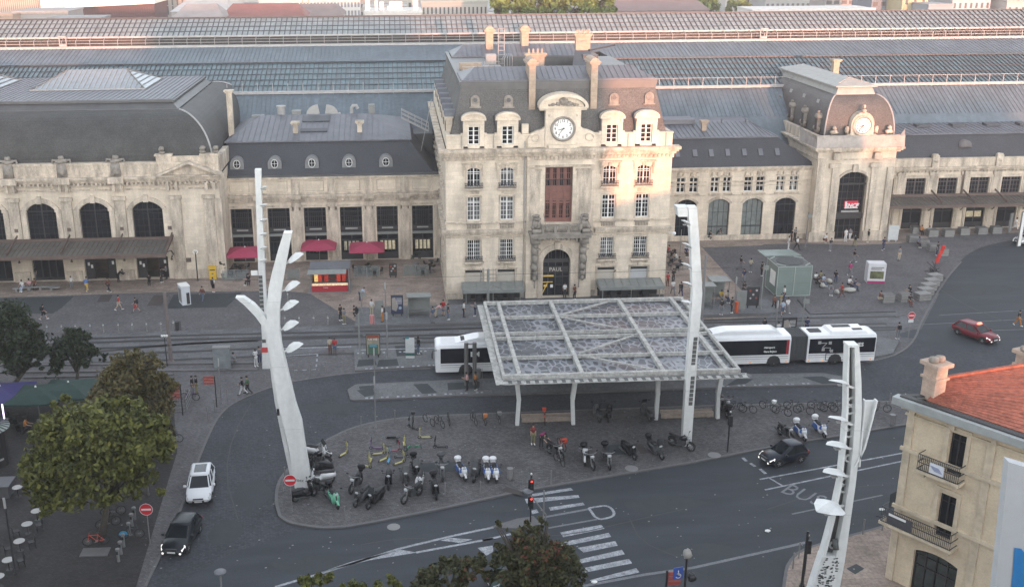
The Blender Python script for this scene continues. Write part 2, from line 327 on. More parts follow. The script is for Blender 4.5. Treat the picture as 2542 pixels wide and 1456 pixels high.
def window(parent,a,b,c,d,y,fm,gm,nx=3,nz=4,rise=0,fw_=.07,split=True,top=None,name='window',thick=.08):
 """window frame (part) with its pane (sub-part), in world coordinates facing -Y"""
 mb=MB(); h=d-c; wd=b-a
 def bar(x0,x1,z0,z1,y0=y,t=thick): mb.box(x0,x1,y0,y0+t,z0,z1)
 zt=d-rise
 bar(a,a+fw_,c,zt);bar(b-fw_,b,c,zt);bar(a+fw_,b-fw_,c,c+fw_)
 if rise:
  ap=archpts(a,b,d,rise)
  for p,q in zip(ap,ap[1:]): mb.beam((p[0],y+thick/2,p[1]-.03),(q[0],y+thick/2,q[1]-.03),thick,fw_)
 else: bar(a+fw_,b-fw_,d-fw_,d)
 zs_top=(top if top is not None else None)
 if top: bar(a+fw_,b-fw_,top-fw_/2,top+fw_/2)
 cxm=(a+b)/2
 def topz(x):
  if not rise: return d-fw_
  w2=wd/2; 
  if rise>=w2*.98: return zt+math.sqrt(max(0,1-((x-cxm)/w2)**2))*rise
  rr=(w2*w2+rise*rise)/(2*rise); return d-rr+math.sqrt(rr*rr-(x-cxm)**2)
 if split: bar(cxm-fw_*.8,cxm+fw_*.8,c+fw_,topz(cxm)-.01,y-.004)
 for i in range(1,nx):
  x=a+wd*i/nx
  if split and abs(x-cxm)<.02: continue
  bar(x-.02,x+.02,c+fw_,topz(x)-.01,y+.012,.04)
 for k in range(1,nz):
  z=c+h*k/nz
  if z<zt or not rise: 
   if top and abs(z-top)<.12: continue
   bar(a+fw_,b-fw_,z-.02,z+.02,y+.016,.04)
 o=mb.build(name,fm,parent)
 g=MB(); 
 pts=[(a,c),(b,c)]+([(p[0],p[1]) for p in archpts(a,b,d,rise)][::-1] if rise else [(b,d),(a,d)])
 yy=y+thick+.01; g.add([(p[0],yy,p[1]) for p in pts],[tuple(range(len(pts)))]); g.build('pane',gm,o)
 return o
def cloneparts(o,parent,dx,dy=0,dz=0):
 c=o.copy(); scene.collection.objects.link(c); c.parent=parent; c.location=Vector(o.location)+Vector((dx,dy,dz))
 for ch in o.children:
  k=ch.copy(); scene.collection.objects.link(k); k.parent=c
 return c
def dentils(mb,x0,x1,y,z0,z1,step=.42,w=.22,d=.18):
 n=int((x1-x0)/step)
 for i in range(n):
  x=x0+(i+.5)*(x1-x0)/n; mb.box(x-w/2,x+w/2,y-d,y,z0,z1)
def cornice(mb,x0,x1,y,z0,z1,out,back=.3,ends=(1,1)):
 """moulded course: three stepped fascias, projecting out from plane y; ends return outward"""
 h=z1-z0; s=[(0,.34,.45),(.34,.62,.75),(.62,1,1)]
 for a,b,o in s: mb.box(x0-(out*o if ends[0] else 0),x1+(out*o if ends[1] else 0),y-out*o,y+back,z0+h*a+.001,z0+h*b)
def blob(mb,c,r,n=8,sq=(1,1,1),seed=0,amp=.25):
 rn=random.Random(seed); c=Vector(c); rings=[]
 for i in range(1,n//2+1):
  t=math.pi*i/(n//2+1); ring=[]
  for k in range(n):
   q=1+rn.uniform(-amp,amp); ring.append(c+Vector((math.sin(t)*math.cos(6.2832*k/n)*sq[0],math.sin(t)*math.sin(6.2832*k/n)*sq[1],-math.cos(t)*sq[2]))*r*q)
  rings.append(ring)
 mb.loft(rings)
# ============================================================ ground
g=MB(); g.add([(-2500,-400,-.02),(2500,-400,-.02),(2500,4000,-.02),(-2500,4000,-.02)],[(0,1,2,3)]); struct('ground',g,asphalt2)
sheet('station_square',[(-90,20),(120,20),(120,140),(-90,140)],0.0,cobble)
road_up=smoothpts(Pp([(360,1456),(440,1290),(500,1118),(545,1023),(600,988),(700,950),(882,923),(1077,913),(1500,902),(2170,896)]),2)
sheet('setts_roadway',Pp([(330,1530)])+road_up+smoothpts(Pp([(2170,896),(2230,878),(2275,838),(2300,790),(2350,690),(2400,625),(2480,600),(2560,590)]),2)+Pp([(2700,700),(2700,1050),(2260,1055),(1500,1200),(900,1300),(700,1350),(420,1530)]),.004,cobble2)
road_low=smoothpts(Pp([(380,1530),(440,1446),(562,1378),(677,1335),(800,1300)]),2)
sheet('asphalt_road',road_low+Pp([(1300,1205),(1700,1140),(2000,1090),(2257,1050),(2420,1010),(2700,980),(2700,1560),(380,1560)]),.008,asphalt)
sheet('worn_asphalt_lane',Pp([(1400,1475),(1720,1412),(1962,1356),(2215,1306),(2300,1290),(2300,1560),(1300,1560)]),.012,asphalt2)
sheet('asphalt_turning_area',smoothpts(Pp([(2275,838),(2300,790),(2350,690),(2390,640),(2460,610),(2560,596)]),1)+Pp([(2640,600),(2640,760),(2560,860),(2330,870)]),.008,asphalt)
ISL=smoothpts(Pp([(695,1283),(684,1243),(690,1200),(712,1168),(760,1122),(812,1093),(872,1063),(952,1044),(1037,1035),(1250,1027)]),2)+Pp([(1500,1018),(1780,1008),(2175,1000),(2258,995),(2262,1052)])+Pp([(2084,1082),(1900,1113),(1720,1148),(1522,1181),(1300,1219),(1080,1266),(920,1298),(860,1308),(800,1311),(740,1303)])
ISL=ISL[:-1]+smoothpts(Pp([(800,1311),(740,1303),(712,1295),(695,1283)]),1)[1:]
sheet('parking_island',ISL,.12,cobI,1); strip('island_kerb',ISL,.22,0,.125,kerbm,True)
IZ=.12
def sp(name,m,z,*pts): return sheet(name,Pp(list(pts)),z,m)
# tan forecourt
sheet('tan_forecourt',Pp([(-120,712),(-120,742),(0,738),(409,725),(700,721),(768,728),(885,800),(1112,792),(1112,600),(570,600),(-120,640)]),.006,tan)
sheet('tan_path',Pp([(1640,700),(1660,800),(1905,785),(1837,717),(1738,609),(1990,604),(2120,608),(2232,604),(2330,585),(2640,573),(2640,520),(1640,560)]),.006,tan)
sp('asphalt_patch',patch,.008,(0,741),(184,735),(152,765),(130,778),(10,778)); sp('asphalt_patch',patch,.012,(431,731),(600,726),(562,762),(412,766))
sp('brown_patch',brownp,.010,(382,733),(418,732),(400,758),(364,759)); sp('brown_patch',brownp,.009,(250,733),(280,731),(270,748),(240,750))
sp('tan_patch',tan,.008,(1738,609),(1900,604),(1890,609),(1745,614))
# platforms
sheet('shaded_cafe_paving',Pp([(-140,1010),(60,960),(250,955),(430,1000),(440,1120),(400,1250),(330,1480),(330,1560),(-200,1560)]),.0035,paving('shade_darkened_setts',(.036,.033,.033),.24,.16,.22,.5,.3))  # lower-left paving darkened in colour for the shade of trees and hotel
sheet('tram_bed',Pp([(-120,846),(500,818),(880,806),(2230,770),(2260,800),(2230,832),(1500,850),(880,864),(640,886),(-120,925)]),.003,paving('tram_bed_slabs',(.118,.117,.123),1.2,.5,.15,.6,.22))
P1=Pp([(879,815),(889,768),(1120,762),(1500,752),(1905,748),(1935,779),(1905,783)]); sheet('tram_platform',P1,.28,platm,1)
strip('platform_edge',Pp([(879,815),(1200,806),(1905,783)]),.28,0,.285,kerbm)
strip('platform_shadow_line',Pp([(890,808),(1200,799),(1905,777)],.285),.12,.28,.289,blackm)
P2=Pp([(878,870),(1500,853),(2176,838),(2230,850),(2215,880),(2170,889),(1700,900),(1079,910),(881,922)]); sheet('bus_platform',P2,.18,platm,1)
strip('bus_platform_edge',Pp([(881,922),(1079,910),(1700,900),(2170,889)]),.3,0,.185,kerbm)
strip('platform_line',Pp([(640,866),(872,860)]),.25,0,.02,paint)
strip('platform_line',Pp([(889,868),(1500,852),(2176,836)],.19),.2,.18,.19,paint)
P3=Pp([(873,995),(866,970),(885,958),(1191,944),(1500,937),(2040,930),(2115,942),(2108,955),(1798,963),(1400,976),(1125,984)]); sheet('bus_island_platform',P3,.16,platm,1); strip('bus_island_kerb',P3,.25,0,.165,kerbm,True)
for q in [((905,984),(885,968),(925,962),(930,980)),((890,958),(930,955),(932,962),(893,966))]: sheet('platform_patch',Pp(list(q),.16),.166,patch)
for q in [((1025,953),(1060,951),(1085,974),(1048,977)),((1110,950),(1190,946),(1190,962),(1112,968))]: sheet('platform_patch',Pp(list(q),.16),.166,patch)
for q in [((1800,957),(1850,952),(1870,940),(1830,938)),((1990,935),(2040,933),(2090,950),(2040,952)),((890,893),(930,890),(935,905),(885,910)),((940,893),(985,890),(990,907),(935,910)),((980,858),(1030,856),(1050,880),(985,884))]: sheet('platform_patch',Pp(list(q),.18),.187,patch)
# tram rails
for pts in [[(0,848),(470,832),(900,822),(1500,806),(2000,796)],[(0,858),(470,842),(900,832)],[(0,870),(300,863),(640,843),(900,836),(1500,820),(2200,803)],[(160,880),(470,852),(640,846)],[(0,888),(470,872),(900,854),(1500,836),(2230,818)],[(0,905),(300,898),(700,882),(1000,874)],[(1000,840),(1600,826),(2230,812)],[(1350,803),(1800,793),(2230,785)]]:
 strip('tram_rail',Pp(pts),.5,0,.0095,mat('rail_groove',(.012,.012,.014),.6) if 'railm' not in globals() else railm)
 railm=bpy.data.materials['rail_groove']
for a,b in [((0,925),(640,918)),((0,908),(660,901)),((60,938),(430,930))]: strip('stone_step',Pp([a,b]),.35,0,.14,kerbm)
for a,b in [((2330,782),(2541,770)),((2270,806),(2541,792)),((2300,826),(2541,817))]: strip('turning_line',Pp([a,b]),.12,.009,.013,paintf)
strip('kerb_line',smoothpts(Pp([(2110,905),(2185,893),(2235,876),(2270,845),(2285,800),(2340,700),(2385,650)]),2),.2,0,.06,kerbm)
strip('roadway_edge',road_up[:30],.18,0,.05,kerbm)
strip('square_kerb',Pp([(2222,786),(2245,780)]),.2,0,.1,kerbm);strip('square_kerb',Pp([(1980,745),(2010,780),(2222,773)]),.15,0,.05,railm)
# bottom right pavement
PV=smoothpts(Pp([(1940,1500),(1948,1430),(1955,1400),(1985,1368),(2060,1345),(2212,1303)]),1)+Pp([(2330,1270),(2420,1250),(2420,1560),(1940,1560)])
sheet('corner_pavement',PV,.12,tan,1); strip('corner_kerb',PV[:12],.2,0,.125,kerbm)
sheet('pavement_drain',Pp([(2100,1410),(2125,1398),(2145,1410),(2122,1424)],.12),.126,patch)
# road markings
def line(pts,wd,m=paint,z=.016,n='road_marking'): return strip(n,Pp(pts),wd,z,z,m)
def quadm(c,pts,m=paint,n='crosswalk_stripe'): return sheet(n,Pl(c,pts),.016,m)
for q in [((400,1040),(810,975),(838,1000),(410,1065)),((330,1090),(890,1050),(905,1078),(350,1140)),((580,1180),(940,1130),(960,1155),(600,1215)),((390,1215),(455,1200),(475,1235),(410,1250))]:
 quadm(I2,q)
for a in [((470,1285),(1000,1188),(1012,1206),(480,1302)),((570,1390),(1085,1298),(1093,1312),(580,1404))]: quadm(I2,a,paintf)
for q in [((1090,445),(1370,393),(1392,420),(1110,478)),((1065,520),(1420,448),(1438,475),(1070,548)),((1210,550),(1465,504),(1482,535),(1250,582)),((1215,630),(1510,563),(1530,594),(1235,655)),((1235,690),(1558,625),(1580,655),(1260,718)),((1290,770),(1608,688),(1630,717),(1310,785))]: quadm(U_,q)
line([C2(0,0)] and (lambda p:p)(C2(330,1440)) and C2(60,1470),.1) if False else None
line([C2(240,1456),C2(430,1400),C2(860,1265),C2(1110,1205),C2(1324,1160)],.22); line([C2(940,1285),C2(1324,1215),U_(560,500),U_(760,455)],.22)
quadm(C2,((430,1395),(620,1330),(860,1270),(945,1285),(700,1325),(560,1360)),paint,'traffic_island_marking'); quadm(C2,((1060,1225),(1110,1212),(1220,1220),(1160,1237)),paint,'traffic_island_marking')
quadm(U_,((800,350),(910,335),(970,400),(960,440),(860,420),(600,410)),kerbm,'refuge_paving')
def ring(c,pts,wd): return strip('road_marking',smoothpts(Pl(c,pts),1),wd,.02,.02,paint)
ring(U_,[(1285,280),(1340,270),(1400,262),(1440,280),(1463,322),(1430,345),(1340,360),(1285,280)],.2)
for a,b in [((1885,1189),(2255,1121)),((1898,1215),(2248,1142)),((1905,1183),(1940,1204))]: line([a,b],.16)
for q in [((1843,1135),(1852,1144)),((1862,1149),(1874,1157)),((1886,1163),(1900,1175))]: line(list(q),.25)
line([(1400,1462),(1600,1425),(1720,1408),(1962,1354),(2000,1345)],.25,paintf); line([(1965,1275),(2190,1228)],.15,paintf)
quadm(C2,((1245,1262),(1320,1250),(1324,1280),(1290,1300)),paint,'bus_lane_word'); 
# BUS word on the road
a=at(*R1(548,862));b=at(*R1(700,918)); d=(b-a); ang=math.atan2(d.y,d.x)
bt=textmesh('bus_lane_word','BUS',1.95,mat('road_letter_paint',(.17,.175,.19),.8,.3,3),None,(at(1993,1228).x,at(1993,1228).y,.018),Matrix.Rotation(ang,3,'Z')@Matrix(((.9,0,0),(0,1.25,0),(0,0,1))),.001); bt['kind']='structure'
for q in [((1905,1318),(1914,1323)),((2188,1265),(2196,1270)),((1475,1445),(1480,1449))]:
 mb=MB(); p=at(*q[0]); blob(mb,(p.x,p.y,.06),.16,8,(1.2,1,.35),3); solo('litter',mb,whitep,'crumpled white litter lying on the dark road'+(' below the BUS word' if q[0][0]==1905 else ' near the corner building' if q[0][0]==2188 else ' by the zebra crossing'),'litter')
# tactile studs pairs on the platforms
studs=MB()
for (x0,y0,x1,y1,n,z) in [(915,914,1071,906,5,.19),(916,987,1190,973,8,.17),(895,876,1050,871,4,.19),(1800,957,2000,951,6,.17)]:
 for i in range(n):
  p=at(x0+(x1-x0)*i/(n-1),y0+(y1-y0)*i/(n-1),z)
  for dx in(-.22,.22): studs.add([(p.x+dx-.13,p.y-.16,z+.002),(p.x+dx+.13,p.y-.16,z+.002),(p.x+dx+.1,p.y+.16,z+.002),(p.x+dx-.1,p.y+.16,z+.002)],[(0,1,2,3)])
struct('platform_studs',studs,paint)
ln=MB()
for c,pts in [(F1,[(570,868),(885,850),(870,1000),(600,1012)])]:
 q=Pl(c,pts)
 for i in range(4):
  p0=Vector((*q[i],0));p1=Vector((*q[(i+1)%4],0))
  if i in(0,): 
   pass
  for k in range(0,6,2 if i!=0 else 1):
   a0=p0.lerp(p1,k/6);a1=p0.lerp(p1,(k+1)/6); ln.beam((a0.x,a0.y,.012),(a1.x,a1.y,.012),.15,.004)
struct('bay_marking',ln,paint)
# ============================================================ pavilion
def FX(c,x,y,Y): return onY(*c(x,y),Y)
PX0,PX1,PY0,PY1=5.3,29.7,112.0,147.0
pav=thing('station_pavilion','pale stone central station pavilion with grey mansard roof and large clock','station building',((PX0+PX1)/2,PY0,0))
wl=MB(); CB0,CB1=14.0,21.3
cols=[8.3,11.9,23.0,26.7]; ops=[]
for c in cols:
 ops+=[(c-.72,c+.72,12.6,14.7,.28),(c-.72,c+.72,8.9,11.5),(c-.72,c+.72,4.45,6.7),(c-.95,c+.95,.5,3.3)]
ops+=[(15.9,18.95,0.05,5.58,1.5),(15.95,18.95,8.55,14.7)]
side=[x for x in ops if not(14<x[0]<21)]; mid=[x for x in ops if 14<x[0]<21]
wall(wl,PX0,CB0,0,16,PY0,[o for o in side if o[0]<14]); wall(wl,CB1,PX1,0,16,PY0,[o for o in side if o[0]>21]); YC=PY0-.35
wall(wl,CB0,CB1,0,16,YC,mid,.7)
for xx in(CB0,CB1): wl.add([(xx,YC,0),(xx,PY0,0),(xx,PY0,16),(xx,YC,16)],[(0,1,2,3)])
# side walls (left seen) with bays
def sideT(x0): return lambda a,yy,z:(x0+(yy-PY0),a,z)
so_=[]
for i in range(8):
 y=115.2+i*4.05
 so_+=[(y-.65,y+.65,12.6,14.7,.28),(y-.65,y+.65,8.9,11.5),(y-.65,y+.65,4.45,6.7),(y-.8,y+.8,.5,3.2)]
wall(wl,PY0,PY1,0,16,PY0,so_,T=sideT(PX0))
wl.add([(PX1,PY0,0),(PX1,PY1,0),(PX1,PY1,16),(PX1,PY0,16)],[(0,1,2,3)]); wl.add([(PX0,PY1,0),(PX1,PY1,0),(PX1,PY1,16),(PX0,PY1,16)],[(0,1,2,3)])
wall_o=wl.build('walls',stone,pav)
tr=MB()
def band(z0,z1,out,ends=True):
 tr.box(PX0-out,CB0-.0,PY0-out,PY0,z0,z1); tr.box(CB1,PX1+out,PY0-out,PY0,z0,z1); tr.box(CB0+.0,CB1-.0,YC-out,YC,z0,z1) if z1<4 or z0>8.7 else None
 tr.box(PX0-out,PX0,PY0,PY1,z0,z1)
cornice(tr,PX0,CB0-.25,PY0,7.3,7.9,.45,0,(1,0)); cornice(tr,CB1+.25,PX1,PY0,7.3,7.9,.45,0,(0,1)); 
for z0,z1,o in[(7.3,7.5,.2),(7.5,7.7,.32),(7.7,7.9,.45)]: tr.box(PX0-o,PX0,PY0,PY1,z0,z1)
band(8.6,8.78,.14); band(6.98,7.1,.1)
for a,b in((PX0,CB0),(CB1,PX1)): tr.box(a,b,PY0-.1,PY0,0,.7)
tr.box(PX0-.1,PX0,PY0-.1,PY1,0,.7)
for z in(1.6,2.4,3.6): pass
# main cornice
cornice(tr,PX0,PX1,PY0,15.95,16.75,.75,.6); dentils(tr,PX0,CB0-.6,PY0-.15,15.62,15.9,.42); dentils(tr,CB1+.6,PX1,PY0-.15,15.62,15.9,.42); tr.box(PX0-.15,CB0,PY0-.15,PY0,15.5,15.94); tr.box(CB1,PX1+.15,PY0-.15,PY0,15.5,15.94)
cornice(tr,CB0-.3,CB1+.3,YC-.06,16.0,16.8,.78,.02); dentils(tr,CB0-.2,CB1+.2,YC-.15,15.67,15.95,.42); tr.box(CB0,CB1,YC-.15,YC,15.5,15.98)
for z0,z1,o in[(15.95,16.2,.35),(16.2,16.5,.55),(16.5,16.74,.74)]: tr.box(PX0-o,PX0,PY0+.6,PY1,z0,z1)
# pilaster strips on centre bay, lintel
for a,b in((14.15,15.6),(19.2,21.15)): tr.box(a+.15,b-.15,YC-.07,YC,8.8,14.3); tr.box(a,b,YC-.16,YC,14.3,14.55)
tr.box(14.05,21.25,YC-.2,YC,14.75,14.95)
for x in cols:
 # window surrounds: hoods with consoles at third floor, aprons, keystone blocks
 tr.box(x-1.25,x+1.25,PY0-.32,PY0,15.08,15.25)
 for s_1 in(-1,1):
  tr.box(x+s_1*1.02-.11,x+s_1*1.02+.11,PY0-.25,PY0,14.5,15.08,.02); tr.box(x+s_1*1.02-.08,x+s_1*1.02+.08,PY0-.14,PY0,13.8,14.5,.02); tr.box(x+s_1*.82-.08,x+s_1*.82+.08,PY0-.06,PY0,12.5,14.7); tr.box(x+s_1*.82-.08,x+s_1*.82+.08,PY0-.06,PY0,8.8,11.6); tr.box(x+s_1*.82-.08,x+s_1*.82+.08,PY0-.06,PY0,4.4,6.85); tr.box(x+s_1*1.08-.1,x+s_1*1.08+.1,PY0-.08,PY0,.3,3.45)
 tr.box(x-.9,x+.9,PY0-.09,PY0,11.56,11.72); tr.box(x-.9,x+.9,PY0-.07,PY0,6.74,6.9); tr.box(x-.6,x+.6,PY0-.08,PY0,11.85,12.3); tr.box(x-1.2,x+1.2,PY0-.1,PY0,3.35,3.5)
 tr.box(x-.2,x+.2,PY0-.22,PY0,14.68,15.02,.03); tr.box(x-.22,x+.22,PY0-.22,PY0,3.5,3.95,.03)
 tr.box(x-1.0,x+1.0,PY0-.42,PY0,12.32,12.5); tr.box(x-1.08,x+1.08,PY0-.45,PY0,4.12,4.32); 
 for s_1 in(-1,1): tr.box(x+s_1*.8-.1,x+s_1*.8+.1,PY0-.3,PY0,3.85,4.12)
# arch surround
ap=archpts(15.9,18.95,5.58,1.5,16); ap2=archpts(15.3,19.55,6.2,2.1,16)
for i in range(16):
 p,q,r_,t_=ap[i],ap[i+1],ap2[i+1],ap2[i]; tr.loft([[(v[0],YC-.14,v[1]) for v in(p,q,r_,t_)],[(v[0],YC,v[1]) for v in(p,q,r_,t_)]])
for a,b in((15.3,15.9),(18.95,19.55)): tr.box(a,b,YC-.14,YC,0,4.08)
tr.box(17.1,17.75,YC-.35,YC,5.7,6.5,.04)
trim_o=tr.build('mouldings',stoneD,pav)
# balcony
bl=MB(); by0=YC-1.5
bl.box(14.35,20.9,by0,YC,7.2,7.55); bl.box(14.2,21.05,by0-.12,YC,7.55,7.75); 
for i in range(10): bl.box(15.2+i*.5,15.42+i*.5,by0+.1,YC,6.95,7.2)
for a,b in((15.55,17.0),(17.3,18.05),(18.35,19.7)) : pass
bl.box(15.6,19.75,by0+.02,by0+.3,8.55,8.72); bl.box(15.6,19.75,by0+.02,by0+.3,7.75,7.88)
for x in(15.6,16.95,18.35,19.75): bl.box(x-.14,x+.14,by0,by0+.32,7.75,8.75)
bl.sm=True
for i in range(26):
 x=15.75+i*.154
 if min(abs(x-q) for q in(16.95,18.35))<.16: continue
 bl.lathe([(.03,7.88),(.065,8.0),(.065,8.15),(.03,8.35),(.05,8.55)],(x,by0+.16,0),5)
bl.sm=False
bal_o=bl.build('balcony',stoneG,pav)
for x0,x1 in((16.0,15.5),(19.3,19.75)): fl=MB(); fl.tube([(x0,by0+.1,8.3),(x1,by0-.9,10.2)],.035,5); fl.build('flagpole',paleiron,bal_o)
# corner sculpture groups and carved consoles
for k,x in enumerate((15.0,20.2)):
 s=MB(); s.sm=True
 s.box(x-.5,x+.5,by0,by0+.9,7.75,8.2)
 blob(s,(x-.15,by0+.4,8.75),.42,8,(1,.9,1.3),k); blob(s,(x+.2,by0+.35,8.7),.34,8,(1,1,1.4),k+5); blob(s,(x,by0+.4,9.35),.42,8,(1.1,1,.6),k+9); blob(s,(x-.1,by0+.3,9.68),.33,8,(1.3,1.2,.45),k+3); blob(s,(x-.45,by0+.3,8.4),.22,8,(1,1,1.2),k+7); blob(s,(x+.5,by0+.3,8.4),.22,8,(1,1,1.2),k+8)
 s.build('sculpture_group',stoneG,pav)
 s=MB(); s.sm=True; x=14.95 if k==0 else 20.25
 s.box(x-.5,x+.5,YC-.95,YC,6.4,7.0); s.box(x-.4,x+.4,YC-.3,YC,2.2,6.4,.02)
 blob(s,(x,YC-.6,6.15),.26,8,(1,1,1.1),k+11,.15); blob(s,(x-.05,YC-.5,5.5),.42,8,(1,.85,1.2),k+12,.2); blob(s,(x+.3,YC-.6,5.75),.2,8,(1.6,1,.7),k+13)
 blob(s,(x+.02,YC-.42,4.6),.4,8,(.95,.8,1.6),k+14,.25); blob(s,(x-.05,YC-.38,3.7),.38,8,(1,.8,1.3),k+15,.3); blob(s,(x+.05,YC-.34,3.0),.3,8,(1,.8,1.1),k+16,.3); blob(s,(x,YC-.3,2.35),.22,8,(1,.8,1.5),k+17)
 s.build('carved_figure',stoneG,pav)
# windows
YW=PY0+.22
def balconette(x,z,w,parent):
 m=MB(); m.box(x-w,x+w,PY0-.4,PY0-.36,z+.52,z+.56); m.box(x-w,x+w,PY0-.4,PY0-.36,z+.02,z+.06)
 for i in range(17): xx=x-w+2*w*i/16; m.box(xx-.018,xx+.018,PY0-.395,PY0-.365,z,z+.54)
 for s_1 in(-1,1): m.box(x+s_1*w-.02,x+s_1*w+.02,PY0-.4,PY0,z+.5,z+.54)
 for i in range(8): blob(m,(x-w+.1+(2*w-.2)*i/7,PY0-.38,z+.28),.09,6,(1,.2,1),i)
 m.build('balconette_railing',iron,parent)
for i,x in enumerate(cols):
 window(pav,x-.72,x+.72,12.6,14.7,YW,whitep,(glass,glassC,glass,glass)[i],4,3,.28,.07,top=14.2); balconette(x,12.55,.95,pav)
 window(pav,x-.72,x+.72,8.9,11.5,YW,whitep,(glassC,glassC,glass,glass)[i],4,5,0,.08,top=10.85)
 window(pav,x-.72,x+.72,4.45,6.7,YW,whitep,(glass,glass,glassC,glass)[i],6,5,0,.06); balconette(x,4.38,.95,pav)
 # roller shutter on the ground floor
 m=MB(); zb=.9 if i!=1 else 1.75
 for k in range(int((3.05-zb)/.12)): m.box(x-.93,x+.93,PY0+.2,PY0+.25,zb+k*.12,zb+k*.12+.112)
 m.build('roller_shutter',mat('cream_shutter',(.47,.43,.37) if i<3 else (.45,.46,.47),.6,.05),pav)
 m=MB(); m.box(x-.94,x+.94,PY0+.14,PY0+.3,3.07,3.3); m.box(x-.94,x+.94,PY0+.3,PY0+.33,.5,3.07); m.build('shop_window',blackm,pav)
 m=MB(); 
 for k in range(9): m.lathe([(.02,8.0),(.055,8.15),(.03,8.4),(.05,8.55)],(x-.68+k*.17,PY0-.12,0),5)
 m.box(x-.85,x+.85,PY0-.2,PY0,8.52,8.62); m.build('balustrade',stoneG,pav)
for o in so_:
 if o[3]<14.8 and o[3]>4: 
  m=MB(); a,b,c,d=o[:4]; m.add([(PX0+.35,a,c),(PX0+.35,b,c),(PX0+.35,b,d),(PX0+.35,a,d)],[(0,1,2,3)]); f=MB()
  for t_ in(0,.5,1): y=a+.05+(b-a-.1)*t_; f.box(PX0+.22,PX0+.28,y-.06,y+.06,c,d-.25*(d>14))
  for t_ in(.05,.4,.7,.95): f.box(PX0+.23,PX0+.27,a,b,c+(d-c)*t_-.03,c+(d-c)*t_+.03)
  fo=f.build('window',whitep,pav); m.build('pane',glass,fo)
  h=MB(); h.box(PX0-.3,PX0,a-.4,b+.4,d+.35,d+.5); h.box(PX0-.2,PX0,a-.3,b+.3,c-.2,c-.05); h.build('window_hood',stoneD,pav)
# centre bay tall glazing: red-brown joinery
m=MB(); y=YC+.6
m.box(15.95,18.95,y,y+.1,10.95,12.55); 
for z in(11.0,12.5,11.75,10.7,14.6): m.box(15.95,18.95,y-.1,y,z-.09,z+.09)
for i in range(5):
 x=15.95+3.0*i/4; m.box(x-.13,x+.13,y-.08,y+.06,8.55,14.7)
for i in range(16):
 x=15.95+3.0*i/16; m.box(x-.03,x+.03,y-.02,y+.05,8.7,10.9); m.box(x-.03,x+.03,y-.02,y+.05,12.6,14.6)
for z in(9.3,9.9,10.4,13.3,13.9): m.box(15.95,18.95,y-.02,y+.04,z-.03,z+.03)
m.box(15.95,18.95,y-.05,y+.05,8.55,9.0)
fo=m.build('stair_window',redwood,pav); m=MB(); m.add([(15.95,y+.08,8.55),(18.95,y+.08,8.55),(18.95,y+.08,14.7),(15.95,y+.08,14.7)],[(0,1,2,3)]); m.build('pane',glass,fo)
m=MB(); 
for i in range(20): m.box(16+.148*i,16.03+.148*i,y-.2,y-.17,12.6,13.25)
m.box(15.95,18.95,y-.21,y-.16,13.22,13.28); m.build('guard_rail',iron,fo)
# arch shop front
m=MB(); y=YC+.62
m.box(15.9,18.95,y,y+.15,2.75,3.45); m.box(15.9,18.95,y-.02,y+.13,3.9,4.3)
for x in(15.95,17.4,18.9,16.6,18.2): m.box(x-.04,x+.04,y,y+.1,0,5.3 if abs(x-17.4)<1 else 4.2)
for x in(16.3,16.9,17.9,18.5): m.box(x-.02,x+.02,y+.02,y+.08,4.3,5.2 if 16.5<x<18.4 else 4.8)
m.box(17.4,18.9,y,y+.1,1.25,1.33); m.box(15.9,18.9,y,y+.1,2.2,2.28)
fo=m.build('shop_front',mat('dark_brown_shopfront',(.05,.045,.045),.4),pav)
m=MB(); pts=[(15.9,0),(18.95,0)]+archpts(15.9,18.95,5.58,1.5)[::-1]; m.add([(p[0],y+.12,p[1]) for p in pts],[tuple(range(len(pts)))]); m.build('pane',glass,fo)
textmesh('shop_lettering','PAUL',.62,mat('cream_letters',(.6,.56,.5),.5,0),fo,(17.42,y-.03,3.08),(R(90),0,0),.015)
lit=mat('lit_bakery_display',(.5,.35,.1),.5,.5,3,emit=((1,.62,.12),.018)); litw=mat('lit_white_light',(.8,.8,.8),.5,0,emit=((1,.93,.8),.3))
m=MB(); m.box(16.0,17.2,y-.05,y-.02,2.28,2.45); m.beam((16.0,y-.06,.4),(16.5,y-.06,1.5),.08); m.box(16.1,16.5,y-.06,y-.03,1.1,1.35); m.box(16.0,17.1,y-.06,y-.03,1.6,1.7); m.build('lit_display',lit,fo)
m=MB(); m.box(16.85,17.15,y-.06,y-.03,1.0,1.35); m.build('menu_board',whitep,fo)
# attic parapet + roof
pr_=MB(); yo=PY0-.05
for a,b in((PX0+.1,7.2),(9.45,10.75),(13.05,15.0),(20.5,21.9),(24.15,25.55),(27.85,PX1-.1)):
 pr_.box(a,b,yo,yo+.45,16.75,18.1); pr_.box(a-.08,b+.08,yo-.1,yo+.5,18.1,18.25)
pr_.box(PX0+.1,PX0+.5,yo+.5,PY1,16.75,18.2)
pr_.box(PX1-.5,PX1-.1,yo+.5,PY1,16.75,18.2)
pr_.build('attic_parapet',stone,pav)
def lerp(a,b,t):return a+(b-a)*t
def mansard(x0,x1,y0,y1,zb,zt,ins,bulge=0,n=8,mb=None):
 mb=mb or MB(); rings=[]
 for i in range(n+1):
  t=i/n; z=zb+(zt-zb)*(math.sin(t*math.pi/2) if bulge else t); q=ins*((1-math.cos(t*math.pi/2)) if bulge else t)
  rings.append([(x0+q,y0+q,z),(x1-q,y0+q,z),(x1-q,y1-q,z),(x0+q,y1-q,z)])
 mb.loft(rings,False); return mb
zt=23.35; m=mansard(PX0+.45,PX1-.45,PY0+.45,PY1,17.2,zt,1.5,0,1)
